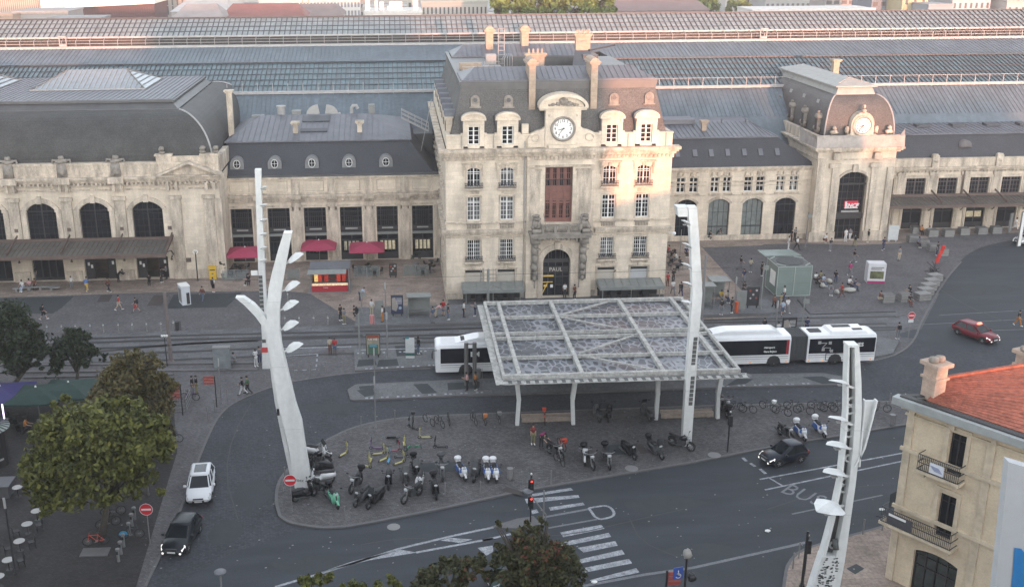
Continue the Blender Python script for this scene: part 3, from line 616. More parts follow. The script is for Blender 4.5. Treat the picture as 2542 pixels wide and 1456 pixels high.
# inner court faces
ci=(11.5,24.0,121.5,138.0); 
m.add([(ci[0],ci[2],18),(ci[1],ci[2],18),(ci[1],ci[3],18),(ci[0],ci[3],18)],[(0,1,2,3)])
for a,b in(((ci[0],ci[2]),(ci[1],ci[2])),((ci[0],ci[3]),(ci[1],ci[3])),((ci[0],ci[2]),(ci[0],ci[3])),((ci[1],ci[2]),(ci[1],ci[3]))): m.add([(a[0],a[1],17),(b[0],b[1],17),(b[0],b[1],zt),(a[0],a[1],zt)],[(0,1,2,3)])
m.build('slate_mansard',slateW,pav)
def leadroof(x0,x1,y0,y1,z0,h,rib=.62,ends=1.6,name='zinc_roof',par=pav,mt=zinc):
 m=MB(); ym=(y0+y1)/2; e=ends
 m.add([(x0,y0,z0),(x1,y0,z0),(x1,y1,z0),(x0,y1,z0),(x0+e,ym,z0+h),(x1-e,ym,z0+h)],[(0,1,5,4),(1,2,5),(2,3,4,5),(3,0,4)])
 m.box(x0-.12,x1+.12,y0-.12,y1+.12,z0-.14,z0-.005)
 n=int((x1-x0)/rib)
 for i in range(1,n):
  x=x0+(x1-x0)*i/n; t=min(1,(x-x0)/e,(x1-x)/e) if e else 1
  m.beam((x,y0,z0+.03),(x,y0+(ym-y0)*t,z0+h*t+.03),.06,.07)
 return m.build(name,mt,par)
x0,x1,y0=PX0+1.95,PX1-1.95,PY0+1.95
leadroof(x0,x1,y0,121.5,zt+.35,.95); leadroof(x0+.3,x1-3.5,138,PY1-1.5,zt+.35,1.1)
m=MB(); m.box(x0-.3,x1+.3,y0-.3,y0+.1,zt-.25,zt+.2); m.box(x0-.2,x1+.2,y0-.16,y0+.1,zt-1.15,zt-.25); m.box(x0-.3,x0+.1,y0+.1,PY1-1.5,zt-.25,zt+.2)
m.box(x0,11.5,121.5,138,zt-.1,zt+.15); m.box(24,x1,121.5,138,zt-.1,zt+.15); m.box(x0+.2,x1-3.4,137.9,138,zt-1,zt+.2); m.build('roof_fascia',zincD,pav)
# stone ledges, equipment on left range
eq=MB(); eq.box(7.6,10.2,125,126,zt+.15,zt+.9); eq.box(7.8,11.4,121.8,122.8,zt+.15,zt+.8); eq.build('roof_upstand',chim,pav)
eq=MB(); eq.box(10.6,12.6,126,128,zt+.15,zt+.35); eq.box(10.8,12,126.2,127.4,zt+.6,zt+1.7)
for x in(12.3,13.0):
 eq.tube([(x,127,zt+.2),(x,127,zt+4.6)],.05,5)
for i in range(9): eq.tube([(12.3,127,zt+.6+i*.5),(13.0,127,zt+.6+i*.5)],.035,4)
for i in range(5): eq.tube([(12.6+i*.3,125.5,zt+.1),(12.6+i*.3,125.5,zt+1.3),(13.2+i*.2,128,zt+1.6)],.03,4)
for x in(10.6,11.2,11.8,12.4): eq.tube([(x,126,zt+.3),(x,126,zt+.95)],.03,4)
eq.tube([(10.6,126,zt+.95),(12.4,126,zt+.95)],.03,4); eq.build('roof_equipment',paleiron,pav)
m=MB(); 
for x,h_ in((18.0,3.8),(20.6,3.8)): 
 pass
m.add([(20.5,124,zt-.2),(23.8,122.5,zt-.3),(23.8,131,zt+1.6),(22.0,131,zt+1.6)],[(0,1,2,3)]); m.box(22.6,24.4,128.5,131.5,zt-.5,zt+1.3); m.beam((23.2,128,zt+1.9),(26.6,130,zt+2.3),.35,.2); m.build('court_roof',slate,pav)
def chimney(x0,x1,y0,y1,zb,zt_,par,pots=0,name='chimney',round_=True):
 m=MB(); m.box(x0,x1,y0,y1,zb,zt_); m.box(x0-.14,x1+.14,y0-.14,y1+.14,zt_,zt_+.18); m.box(x0-.26,x1+.26,y0-.26,y1+.26,zt_+.18,zt_+.36)
 if round_:
  n=8; xm=(x0+x1)/2; r=(x1-x0)/2+.12
  m.prismY([(xm-r*math.cos(math.pi*k/n),zt_+.36+r*.75*math.sin(math.pi*k/n)) for k in range(n+1)],y0-.1,y1+.1)
 for i in range(pots): 
  m.lathe([(.13,zt_+.36),(.1,zt_+.85)],(x0+(x1-x0)*(i+.5)/pots,(y0+y1)/2,0),7)
 return m.build(name,chim,par)
chimney(14.25,14.95,113.2,116.4,20.6,25.2,pav); chimney(20.85,21.55,113.2,116.4,20.6,25.2,pav)
chimney(15.2,17.2,123,123.8,20,25.1,pav,4,round_=False); chimney(12.0,12.9,140,142,23,26.4,pav); chimney(16.7,17.6,141,143,23,26.4,pav); chimney(23.8,25.7,141,142,22,25.7,pav,6,round_=False)
# dormer windows with segmental hoods
def dormer(x,par):
 m=MB(); w=1.12
 m.box(x-w,x-.62,yo-.02,yo+.6,17.0,19.35); m.box(x+.62,x+w,yo-.02,yo+.6,17.0,19.35); m.box(x-.62,x+.62,yo-.02,yo+.6,16.8,17.15); m.box(x-.62,x+.62,yo-.02,yo+.6,19.1,19.35)
 for s_1 in(-1,1): m.box(x+s_1*.98-.14,x+s_1*.98+.14,yo-.14,yo,19.35,19.75,.02); m.box(x+s_1*1.2-.2,x+s_1*1.2+.2,yo+.02,yo+.4,17.0,18.4,.03)
 m.box(x-w,x+w,yo-.0,yo+.6,19.35,19.75); m.box(x-1.32,x+1.32,yo-.25,yo+.6,19.75,19.92)
 n=10; rr=1.15
 pts=[(x-rr*math.cos(math.pi*k/n),19.92+.5*math.sin(math.pi*k/n)) for k in range(n+1)]; m.prismY(pts,yo-.02,yo+.6)
 pts2=[(x-1.32*math.cos(math.pi*k/n),19.92+.68*math.sin(math.pi*k/n)) for k in range(n+1)]
 for i in range(n): m.loft([[(p[0],yy,p[1]) for p in(pts[i],pts[i+1],pts2[i+1],pts2[i])] for yy in(yo-.28,yo+.6)])
 o=m.build('dormer',stone,par)
 z=MB(); z.loft([[(p[0],yy,p[1]-.02) for p in pts2]+[(x+1.1,yy,18.5),(x-1.1,yy,18.5)] for yy in(yo+.58,yo+1.9)]); z.build('dormer_roof',zinc,o)
 f=MB(); a,b,c,d=x-.6,x+.6,17.15,19.1; y=yo+.3
 f.box(a,a+.09,y,y+.08,c,d); f.box(b-.09,b,y,y+.08,c,d); f.box(x-.07,x+.07,y,y+.08,c,d); f.box(a,b,y+.003,y+.077,c,c+.09); f.box(a,b,y+.003,y+.077,d-.09,d)
 for k in(1,2,3): f.box(a,b,y+.02,y+.06,c+(d-c)*k/4-.03,c+(d-c)*k/4+.03)
 fo=f.build('window',whitep,o); g=MB(); g.add([(a,y+.09,c),(b,y+.09,c),(b,y+.09,d),(a,y+.09,d)],[(0,1,2,3)]); g.build('pane',glass,o)
 # pane belongs to the dormer as well
for x in(8.3,11.9,23.05,26.75): dormer(x,pav)
def oculus(x,z,y,par,s=1,win=False):
 m=MB(); n=10; r=.55*s
 m.prismY([(x-r,z-.8*s)]+[(x-r*math.cos(math.pi*k/n),z+r*math.sin(math.pi*k/n)) for k in range(n+1)]+[(x+r,z-.8*s)],y-.1,y+1.2*s)
 m.box(x-.72*s,x+.72*s,y-.2,y+1,z-.95*s,z-.8*s)
 m.sm=True; m.tube([(x+.33*s*math.cos(6.28*k/12),y-.13,z+.33*s*math.sin(6.28*k/12)) for k in range(12)],.08*s,5,closed=True); m.sm=False
 o=m.build('oculus_dormer',stoneG if not win else mat('lead_dormer',(.2,.205,.21),.5),par)
 g=MB(); g.disc((x,y-.14,z),.27*s,14,t=.06); g.build('round_pane',glassC if not win else glass,o)
 if win:
  f=MB(); f.tube([(x+.33*s*.8*math.cos(6.28*k/16),y-.2,z+.33*s*1.05*math.sin(6.28*k/16)) for k in range(16)],.05,5,closed=True); f.box(x-.02,x+.02,y-.2,y-.17,z-.3*s,z+.3*s); f.box(x-.25*s,x+.25*s,y-.198,y-.172,z-.02,z+.02); f.build('oculus_frame',whitep,o)
 return o
for x,z in((8.55,21.7),(12.1,21.65),(23.4,21.75),(27.2,21.8)): oculus(x,z,PY0+1.35,pav,.88)
for i in range(7): # dormers down the left flank
 y=115.5+i*4.3; m=MB(); m.box(PX0+.2,PX0+.9,y-.9,y+.9,17.0,19.6); m.box(PX0,PX0+1.0,y-1.1,y+1.1,19.6,19.8); o=m.build('dormer',stone,pav)
 z=MB(); n=6; z.prismX([(y-1.1*math.cos(math.pi*k/n),19.8+.7*math.sin(math.pi*k/n)) for k in range(n+1)],PX0+.05,PX0+2.2); z.build('dormer_roof',zinc,o)
 z=MB(); z.box(PX0+.15,PX0+.2,y-.55,y+.55,17.2,19.2); z.build('pane',glass,o)
# clock aedicule
ck=MB(); cx_,cz=17.72,18.8; yk=YC-.1
ck.box(15.85,19.6,yk,yk+.9,16.8,20.75); ck.box(15.2,20.2,yk-.05,yk+.9,20.75,20.95); ck.box(15.1,20.3,yk-.3,yk+.9,20.95,21.12)
n=14
def arc(rx,rz): return [(cx_-rx*math.cos(math.pi*k/n),21.12+rz*math.sin(math.pi*k/n)) for k in range(n+1)]
ck.prismY(arc(2.2,1.0),yk+.0,yk+.9); a1,a2=arc(2.25,1.05),arc(2.6,1.4)
for i in range(n): ck.loft([[(p[0],yy,p[1]) for p in(a1[i],a1[i+1],a2[i+1],a2[i])] for yy in(yk-.35,yk+1.6)])
for s_1 in(-1,1):
 pts=[(cx_+s_1*1.9,16.85),(cx_+s_1*3.7,16.85),(cx_+s_1*3.75,17.6),(cx_+s_1*3.4,18.3),(cx_+s_1*2.8,18.6),(cx_+s_1*2.2,18.75),(cx_+s_1*1.9,19.0)]; ck.prismY(pts,yk+.1,yk+.7)
 ck.sm=True; ck.tube([(cx_+s_1*(2.9+.45*math.cos(a)),yk+.05,17.9+.4*math.sin(a)) for a in[k*.7 for k in range(9)]],.09,5); ck.sm=False
 for z in(17.1,20.3): blob(ck,(cx_+s_1*1.5,yk-.03,z),.2,8,(1,.5,1),int(z))
ck.box(16.2,19.2,yk-.3,yk,16.8,17.15)
ck.box(13.4,14.1,yk+.3,yk+.8,18.3,19.3)
co_=ck.build('clock_gable',stone,pav)
m=MB(); m.sm=True
for i,(dx,dz,r) in enumerate(((0,.35,.42),(-.6,.25,.3),(.6,.25,.3),(-1.1,.15,.22),(1.1,.15,.22),(-.3,.6,.2),(.3,.6,.2),(0,.75,.22),(-1.5,.1,.16),(1.5,.1,.16))): blob(m,(cx_+dx,yk-.05,21.2+dz),r,8,(1.1,.5,.8),i,.35)
m.build('carved_tympanum',stoneG,co_)
m=MB(); m.sm=True; m.tube([(cx_+1.22*math.cos(6.2832*k/36),yk-.08,cz+1.22*math.sin(6.2832*k/36)) for k in range(36)],.14,6,closed=True); m.build('clock_surround',stoneG,co_)
def clockface(cx,cy,cz,r,par,nums=True):
 m=MB(); m.disc((cx,cy,cz),r,36,t=.06); f=m.build('clock_face',mat('clock_white',(.72,.72,.7),.6,.02) if 'clock_white' not in bpy.data.materials else bpy.data.materials['clock_white'],par)
 h=MB()
 for a,L,wd in((R(90-258),.5,.1 if nums else .17),(R(90-218),.78,.07 if nums else .13)): # twenty to nine
  d=Vector((math.cos(a),0,math.sin(a))); c=Vector((cx,cy-.05,cz)); h.beam(c-d*r*.15,c+d*r*L,wd*r,.02,up=(0,1,0),w2=wd*r*.4)
 h.disc((cx,cy-.055,cz),.07*r,10,t=.03)
 for k in range(60):
  a=6.2832*k/60; d=Vector((math.cos(a),0,math.sin(a))); c=Vector((cx,cy-.035,cz)); h.beam(c+d*r*.93,c+d*r*.98,.025*r if k%5 else .05*r,.01,up=(0,1,0))
 h.sm=True; h.tube([(cx+r*1.03*math.cos(6.2832*k/30),cy-.02,cz+r*1.03*math.sin(6.2832*k/30)) for k in range(30)],.05,4,closed=True); h.build('clock_hands',black,f)
 for k in range(1,13):
  a=R(90-30*k)
  if nums: textmesh('numeral',str(k),.36*r,black,f,(cx+.77*r*math.cos(a),cy-.04,cz+.77*r*math.sin(a)),(R(90),0,0),.005,bold=.006)
  else:
   q=MB(); d=Vector((math.cos(a),0,math.sin(a))); c=Vector((cx,cy-.04,cz)); q.beam(c+d*r*.66,c+d*r*.86,.09*r,.01,up=(0,1,0)); q.build('hour_mark',black,f)
clockface(cx_,yk-.05,cz,1.1,co_)
# drainpipes, canopies, camera
m=MB()
for x,z0,z1 in((13.75,0,16),(13.75,16.8,17.5),(7.0,16.8,18.2),(10.4,16.8,18.2),(24.8,16.8,18.2),(28.9,16.8,18.2)): m.tube([(x,PY0-.12,z0),(x,PY0-.12,z1)],.07,6)
m.build('drainpipe',paleiron,pav)
for a,b in((6.9,13.6),(21.9,29.0)):
 m=MB(); y1_=PY0-.3; y0_=PY0-2.6
 m.add([(a,y0_,1.75),(b,y0_,1.75),(b,y1_,2.05),(a,y1_,2.05)],[(0,1,2,3)]); m.box(a,b,y0_-.05,y0_,1.45,1.78); m.box(a,a+.05,y0_,y1_,1.4,1.75); m.box(b-.05,b,y0_,y1_,1.4,1.75)
 for k in range(9): x=a+(b-a)*k/8; m.beam((x,y0_,1.78),(x,y1_,2.08),.05,.05)
 m.tube([(a,y0_,1.78),(b,y0_,1.78)],.06,6)
 for x in(a+.4,(a+b)/2,b-.4): m.tube([(x,y0_+.4,0),(x,y0_+.4,1.75)],.05,6)
 m.build('terrace_canopy',greyc,pav)
 m=MB()
 for k in range(int((b-a)/1.2)): m.box(a+.3+k*1.2,a+1.0+k*1.2,y1_-.9,y1_-.6,.0,.95)
 m.box(a+.2,b-.2,PY0-.16,PY0-.1,.05,1.3); m.build('dark_display',blackm,pav)
for s_1,x in((0,15.0),(1,19.9)):
 m=MB(); m.tube([(x,YC-.15,1.2),(x,YC-.25,2.9)],.07,6); m.build('rolled_banner',stoneG,pav)
m=MB(); m.tube([(PX1,PY0-.2,7.2),(PX1+.5,PY0-.4,7.2)],.05,5); m.sm=True; blob(m,(PX1+.6,PY0-.4,7.1),.22,8,amp=.02); m.build('dome_camera',whitep,pav)
# ============================================================ unseen buildings sized to cast evening shade; side blocks added to darken the foreground
bm_=mat('plain_building_render',(.6,.55,.48),.9)  # pale tone raised so the unseen blocks bounce light onto the facades
for nm,lab,x0,x1,y0,y1,h in (('hotel_building','tall plain hotel block behind the viewpoint',-8.5,29.6,-30,-3,34.5),('hotel_annex','plain lower hotel annex behind the viewpoint',29.8,39.8,-30,-3,30.5),('unseen_shade_block','added block outside the view at left, darkening the cafe square',-75,-43,15,78,19),('unseen_shade_block','added block outside the view at right, darkening the foreground',52,70,10,60,18),('unseen_shade_block','plain lower block behind the viewpoint on the left',-220,-9,-45,-25,28.9),
 ('unseen_shade_block','plain low block behind the viewpoint on the right',40.5,58,-48,-34,16.9),('unseen_shade_block','plain taller block behind the viewpoint on the right',58.2,79,-48,-34,24.9),('unseen_shade_block','plain block behind the viewpoint further right',79.2,92,-48,-34,19.2),('unseen_shade_block','plain tall block behind the viewpoint further right',92.2,113,-48,-34,23.6),('unseen_shade_block','plain long block behind the viewpoint at far right',113.2,300,-48,-34,20.5)):
 m=MB(); m.box(x0,x1,y0,y1,0,h); o=m.build(nm,bm_); tag(o,lab,'building')
# ============================================================ left wing
WY=128.0; wing=thing('station_wing','pale stone station wing with slate roof and five round dormers left of the clock pavilion','station building',(-8,WY,0))
m=MB(); W=[(-20.3,-17.7),(-15.8,-13.1),(-11.4,-8.7),(-7.0,-4.3),(-2.5,.1),(1.85,4.45)]
wall(m,-20.8,5.3,0,10.5,WY,[(a,b,.05,6.8) for a,b in W],.5); m.build('walls',stone,wing)
t=MB(); cornice(t,-20.8,5.2,WY,7.95,8.5,.5,0,(0,0)); dentils(t,-20.8,5.2,WY-.2,7.7,7.94,.5,.24,.15); t.box(-20.8,5.2,WY-.12,WY,7.55,7.92); t.box(-20.8,5.2,WY-.25,WY+.2,10.42,10.6); t.box(-20.8,5.2,WY-.12,WY,8.52,8.7)
for i in range(6):
 a,b=W[i]
 for x in (a-.32,b+.32): t.box(x-.14,x+.14,WY-.1,WY,.4,6.5); t.box(x-.2,x+.2,WY-.16,WY,6.5,6.9)
 t.box(a-.3,b+.3,WY-.06,WY,6.95,7.15)
 t.box(a+.1,b-.1,WY-.05,WY,8.85,8.92); t.box(a+.1,b-.1,WY-.05,WY,10.1,10.17); t.box(a+.1,a+.18,WY-.05,WY,8.92,10.1); t.box(b-.18,b-.1,WY-.05,WY,8.92,10.1)
for i in range(5):
 x=(W[i][1]+W[i+1][0])/2; t.box(x-.5,x+.5,WY-.16,WY,.0,7.3); t.box(x-.6,x+.6,WY-.26,WY,6.95,7.5); t.box(x-.62,x+.62,WY-.62,WY,7.95,8.45); t.box(x-.5,x+.5,WY-.18,WY,8.52,10.4); t.box(x-.55,x+.55,WY-.22,WY,0,.5)
t.build('mouldings',stoneD,wing)
for i,(a,b) in enumerate(W):
 f=MB(); y=WY+.3
 for x in(a+.06,b-.06,a+.5,b-.5): f.box(x-.06,x+.06,y,y+.1,3.7,6.8)
 for k in range(8): x=a+.5+(b-a-1)*k/7; f.box(x-.025,x+.025,y+.02,y+.07,4.4,6.3)
 for z in(4.3,5.0,5.6,6.2,6.7): f.box(a,b,y+.02,y+.08,z-.03,z+.03)
 f.box(a,b,y-.05,y+.12,3.7,4.25)
 for x in(a+.06,b-.06,(a+b)/2): f.box(x-.06,x+.06,y,y+.1,.05,3.25)
 f.box(a,b,y-.02,y+.1,2.45,2.6); f.box(a,b,y-.04,y+.1,.05,.9)
 for k in range(1,6): x=a+(b-a)*k/6; f.box(x-.025,x+.025,y+.02,y+.07,.9,2.45)
 o=f.build('shop_window',darkf,wing); p=MB(); p.add([(a,y+.12,.05),(b,y+.12,.05),(b,y+.12,6.8),(a,y+.12,6.8)],[(0,1,2,3)]); p.build('pane',glass,o)
 s=MB(); s.box(a-.05,b+.05,WY+.02,WY+.45,3.25,3.55); s.build('stone_transom',greyc,wing)
 s=MB(); s.box(a+.6,b-.6,y-.1,y-.06,3.95,4.12); s.build('name_plate',paleiron,o)
 if i>=3:
  s=MB()
  for k in range(4):
   x=a+.35+k*.5; s.box(x,x+.36,y+.105,y+.115,1.2,2.35)
  s.build('lit_interior',mat('warm_shop_light',(.4,.38,.3),.6,.5,3,emit=((1,.8,.45),.02 if i>3 else .006)),o)
m=MB(); m.loft([[(-22,WY+.2,10.55),(5.2,WY+.2,10.55),(5.2,150,10.55),(-22,150,10.55)],[(-21.8,WY+.5,10.8),(4.6,WY+.5,10.8),(4.6,150,10.8),(-21.8,150,10.8)],[(-20.5,131.4,14.3),(1.7,131.4,14.3),(1.7,148,14.3),(-20.5,148,14.3)]],False); m.build('slate_roof',slate,wing)
m=MB(); m.box(-20.9,2.0,131.2,148.2,14.3,14.45); yz=[131.2,140,148.2]
m.add([(-20.9,131.2,14.45),(2.0,131.2,14.45),(2.0,148.2,14.45),(-20.9,148.2,14.45),(-17.2,140,16.3),(-3.4,140,16.3)],[(0,1,5,4),(1,2,5),(2,3,4,5),(3,0,4)])
for i in range(1,33):
 x=-20.9+22.9*i/33; tt=min(1,(x+20.9)/3.7,(2-x)/5.4); m.beam((x,131.2,14.48),(x,131.2+8.8*tt,14.48+1.85*tt),.06,.07)
m.build('zinc_roof',zinc,wing)
m=MB(); m.box(-20.8,5.2,WY+.1,WY+.45,10.55,10.85); m.build('lead_gutter',zincD,wing)
def RZ(y): return 14.45+1.85*(y-131.2)/8.8
for x0,x1,y0,y1 in ((-11.8,-8.3,137.3,139.2),(-11.8,-8.5,133.9,134.9)):
 m=MB(); m.loft([[(x0,y0,RZ(y0)+.02),(x1,y0,RZ(y0)+.02),(x1,y1,RZ(y1)+.02),(x0,y1,RZ(y1)+.02)],[(x0,y0,RZ(y0)+.15),(x1,y0,RZ(y0)+.15),(x1,y1,RZ(y1)+.15),(x0,y1,RZ(y1)+.15)]]); m.build('roof_skylight',iron,wing)
for x in(-12.4,-4.4): chimney(x-.3,x+.3,133.6,134.4,14.6,16.0,wing,round_=False).data.materials[0]=stoneD
m=MB(); m.lathe([(.5,0),(.5,1.2),(.62,1.25),(.62,1.45),(.1,1.5)],(-14.8,141,15.9),12); m.build('roof_ventilator',paleiron,wing)
for x,s_1 in((-10.9,-1),(-8.0,1)):
 m=MB(); n=8; pts=[(x+1.5*math.cos(math.pi*.5*k/n)*s_1-(.7*s_1),16.2+1.2*math.sin(math.pi*.5*k/n)) for k in range(n+1)]+[(x-.9*s_1,16.2)]; m.prismY([(p[0]-.2*s_1,p[1]) for p in pts],141,141.15); m.box(x-.6,x+.9,140.6,141.5,16.0,16.3); m.build('curved_roof_vent',paleiron,wing)
m=MB(); m.tube([(-5.6,141,16.2),(-5.6,141,16.9),(-5.4,141,17.2),(-5.0,141,17.2),(-4.8,141,16.8)],.25,8); m.build('duct_elbow',paleiron,wing)
m=MB(); m.box(-3.4,-2.6,141,141.8,16,17.3); m.box(-13.4,-12.2,140.6,141.6,16,16.7); m.box(-18.6,-17.0,140.6,141.2,16,16.2); m.build('roof_box',greyc,wing)
for x in(-19.25,-14.7,-10.2,-5.7,-1.2): oculus(x,12.1,129.15,wing,1.5,True)
# rooftop gangway
m=MB(); p0=FX(B_,1060,385,134);p1=FX(B_,1225,465,134)
for dy in(0,1.0):
 for dz in(0,.55,1.05): m.beam((p0.x,134+dy,p0.z+dz-.2),(p1.x,134+dy,p1.z+dz-.2),.07,.07)
 for k in range(5): q=p0.lerp(p1,k/4); m.beam((q.x,134+dy,q.z-.2),(q.x,134+dy,q.z+.9),.05,.05)
m.beam((p1.x-1.2,134,11.5),(p1.x+.4,134,p1.z+3.8),.09,.09); m.beam((p0.x,134.5,p0.z-.25),(p1.x,134.5,p1.z-.25),1.0,.05)
m.build('rooftop_gangway',paleiron,wing)
# ============================================================ great hall
HY=122.0; hall=thing('station_hall','large stone departure hall with curved slate roof and tall arched windows','station building',(-48,HY,0))
HX1=-20.4; m=MB()
AR=[(-66.5,-63.0),(-60.5,-57.0),(-54.5,-51.1),(-48.6,-45.15),(-42.6,-39.2),(-36.6,-33.15),(-30.6,-27.1)]
wall(m,-80,HX1,0,12,HY,[(a,b,4.95,9.4,1.0) for a,b in AR]+[(a-.1,b+.1,.05,2.75) for a,b in AR],.7)
m.add([(HX1,HY,0),(HX1,160,0),(HX1,160,12),(HX1,HY,12)],[(0,1,2,3)]); m.build('walls',stone,hall)
t=MB(); cornice(t,-80,HX1,HY,11.7,12.4,.7,.5,(0,1)); dentils(t,-80,HX1,HY-.3,11.45,11.7,.5,.24,.18); t.box(-80,HX1,HY-.12,HY,10.75,10.95); t.box(-80,HX1+.1,HY-.28,HY,11.3,11.45)
t.box(-80,HX1-.3,HY-.05,HY+.5,12.4,13.7);t.box(-80,HX1-.2,HY-.15,HY+.6,13.7,13.95); t.box(-80,HX1-.25,HY-.2,HY+.2,12.4,12.6)
for i in range(len(AR)-1):
 x=(AR[i][1]+AR[i+1][0])/2
 t.box(x-.62,x+.62,HY-.22,HY,5,9.6); t.box(x-1.3,x-.7,HY-.1,HY,5,8.35); t.box(x+.7,x+1.3,HY-.1,HY,5,8.35); t.box(x-1.4,x-.66,HY-.18,HY,8.35,8.6); t.box(x+.66,x+1.4,HY-.18,HY,8.35,8.6)
 t.box(x-.8,x+.8,HY-.4,HY,9.65,10.05,.03); t.box(x-.65,x+.65,HY-.3,HY,10.7,11.6); t.box(x-.9,x+.9,HY-.95,HY,11.7,12.35)
 t.box(x-.9,x+.9,HY-.25,HY,0,1.2)
 for s_1 in(-.38,.38): t.box(x+s_1-.18,x+s_1+.18,HY-.6,HY,10.75,11.6,.04)
for a,b in AR:
 ap=archpts(a-.05,b+.05,9.45,1.0,10);ap2=archpts(a-.45,b+.45,9.95,1.25,10)
 for i in range(10): t.loft([[(v[0],yy,v[1]) for v in(ap[i],ap[i+1],ap2[i+1],ap2[i])] for yy in(HY-.2,HY)])
 t.box((a+b)/2-.28,(a+b)/2+.28,HY-.35,HY,9.35,10.2,.04)
# end pavilion
for x in(-25.5,-21.7): t.box(x-.62,x+.62,HY-.2,HY,0,9.6); t.box(x-.75,x+.75,HY-.35,HY,9.65,10.05,.03); 
for x in(-26.2,-25.2,-21.8,-20.9): t.box(x-.2,x+.2,HY-.6,HY,10.75,11.6,.04)
t.box(-20.8,-20.25,HY-.12,HY+.5,0,9.6); t.box(-26.3,-20.3,HY-.15,HY,0,1.1)
t.build('mouldings',stoneD,hall)
pd=MB(); pd.prismY([(-26.9,12.38),(-20.1,12.38),(-23.6,13.75)],HY-.35,HY+.4)
pd.beam((-27.1,HY-.3,12.4),(-23.6,HY-.3,13.9),1.2,.22,up=(0,1,0)) if False else None
for p,q in(((-27.2,12.5),(-23.55,14.0)),((-23.55,14.0),(-19.9,12.5))): pd.loft([[(p[0],yy,p[1]-.15),(q[0],yy,q[1]-.15),(q[0],yy,q[1]+.12),(p[0],yy,p[1]+.12)] for yy in(HY-1.0,HY+.2)])
pd.box(-27.1,-20.0,HY-1.0,HY,12.4,12.52)
for a,b in((-27.3,-25.6),(-22.2,-20.3)): pd.box(a,b,HY+.0,HY+.9,12.4,14.6); pd.box(a-.15,b+.15,HY-.12,HY+1.0,14.6,14.8)
pd.box(-25.6,-22.2,HY+.3,HY+.8,13.5,14.5); pd.box(-20.9,-20.25,HY+.9,HY+8,12.4,14.2)
pd.build('pediment',stoneD,hall)
for i,x in enumerate([(AR[i][1]+AR[i+1][0])/2 for i in range(6)]+[-26.6,-22.0,-20.5]):
 s=MB(); s.sm=True; ye=HY-.2; e=i>5
 if not e: s.box(x-.55,x+.55,HY-.45,HY+.1,12.4,13.9,.05); blob(s,(x,HY-.45,13.1),.45,8,(.9,.5,1.3),i,.3)
 zz=14.15 if not e else 15.0
 blob(s,(x,HY+.1,zz),.55 if not e else .35,8,(1.4 if not e else 1,.8,.6),i+20,.25); blob(s,(x,HY+.1,zz+.42),.33,8,(1.1,1,.9),i+30,.2); 
 if not e:
  for s_1 in(-1,1): s.tube([(x+s_1*.4,HY,14.3),(x+s_1*.95,HY,14.35),(x+s_1*1.05,HY,13.95),(x+s_1*.75,HY,13.7)],.13,6)
 s.build('carved_finial',stoneG,hall)
for i,(a,b) in enumerate(AR):
 window(hall,a,b,4.95,9.4,HY+.35,darkf,glass,6,6,1.0,.12,True,8.35,'arched_window',.12)
 f=MB(); y=HY+.4; op=i in(5,6)
 for x in(a,b,a+.9,b-.9) if op else (a,b,(a+b)/2,a+.85,b-.85): f.box(x-.07,x+.07,y,y+.12,.05,2.75)
 if op: f.box(a,a+.85,y+.03,y+.1,.05,2.5); f.box(b-.85,b,y+.03,y+.1,.05,2.5)
 f.box(a-.1,b+.1,y,y+.12,2.5,2.75); f.box(a-.1,b+.1,y,y+.1,.05,.35) if not op else None
 o=f.build('doors',darkf,hall); p=MB(); 
 if op:
  p.add([(a-.1,y+3,.05),(b+.1,y+3,.05),(b+.1,y+3,2.75),(a-.1,y+3,2.75)],[(0,1,2,3)]); p.add([(a-.1,y+.1,.02),(b+.1,y+.1,.02),(b+.1,y+3,.02),(a-.1,y+3,.02)],[(0,1,2,3)]); p.build('entrance_hall',mat('dim_interior',(.1,.075,.055),.6,.3),o)
  for x,z in((a+.3,1.9),(b-.35,2.0),(a+.65,1.6)): q=MB(); q.box(x-.12,x+.12,y-.03,y-.01,z-.2,z+.2); q.build('paper_notice',whitep,o)
 else: p.add([(a-.1,y+.14,.05),(b+.1,y+.14,.05),(b+.1,y+.14,2.75),(a-.1,y+.14,2.75)],[(0,1,2,3)]); p.build('pane',glass,o)
for x in[(AR[i][1]+AR[i+1][0])/2 for i in range(6)]+[-26.4]:
 q=MB(); q.box(x-.2,x+.2,HY-.28,HY-.22,6.05,6.45); q.build('wall_plaque',rust,hall)
 q=MB(); q.tube([(x,HY-.3,2.9),(x,HY-.7,2.75)],.08,5); q.sm=True; blob(q,(x,HY-.75,2.6),.14,6); q.build('bracket_lamp',rust,hall)
q=MB(); q.box(-25.0,-24.3,HY-.06,HY-.01,2.0,2.5); q.build('wall_plaque',rust,hall)
bulge=MB(); n=12; rings=[]
for i in range(n+1):
 a=math.pi/2*i/n; z=13.9+5.15*math.sin(a); q=4.3*(1-math.cos(a))
 rings.append([(-84,HY+.6+q*1.15,z),(-21.0-q,HY+.6+q*1.15,z),(-21.0-q,157-q,z),(-84,157-q,z)])
bulge.loft(rings,False); bulge.build('curved_slate_roof',slateH,hall)
h=MB(); prev=None; h.sm=True; h.tube([Vector((-21.0-4.3*(1-math.cos(math.pi/2*i/n))+.02,HY+.58+4.3*1.15*(1-math.cos(math.pi/2*i/n)),13.92+5.15*math.sin(math.pi/2*i/n))) for i in range(n+1)],.11,6); h.tube([Vector((-21.0-4.3*(1-math.cos(math.pi/2*i/n))+.02,157-4.3*(1-math.cos(math.pi/2*i/n)),13.92+5.15*math.sin(math.pi/2*i/n))) for i in range(n+1)],.11,6); h.build('roof_hip',paleiron,hall)
fz=MB(); yb=HY+.6+4.3*1.15
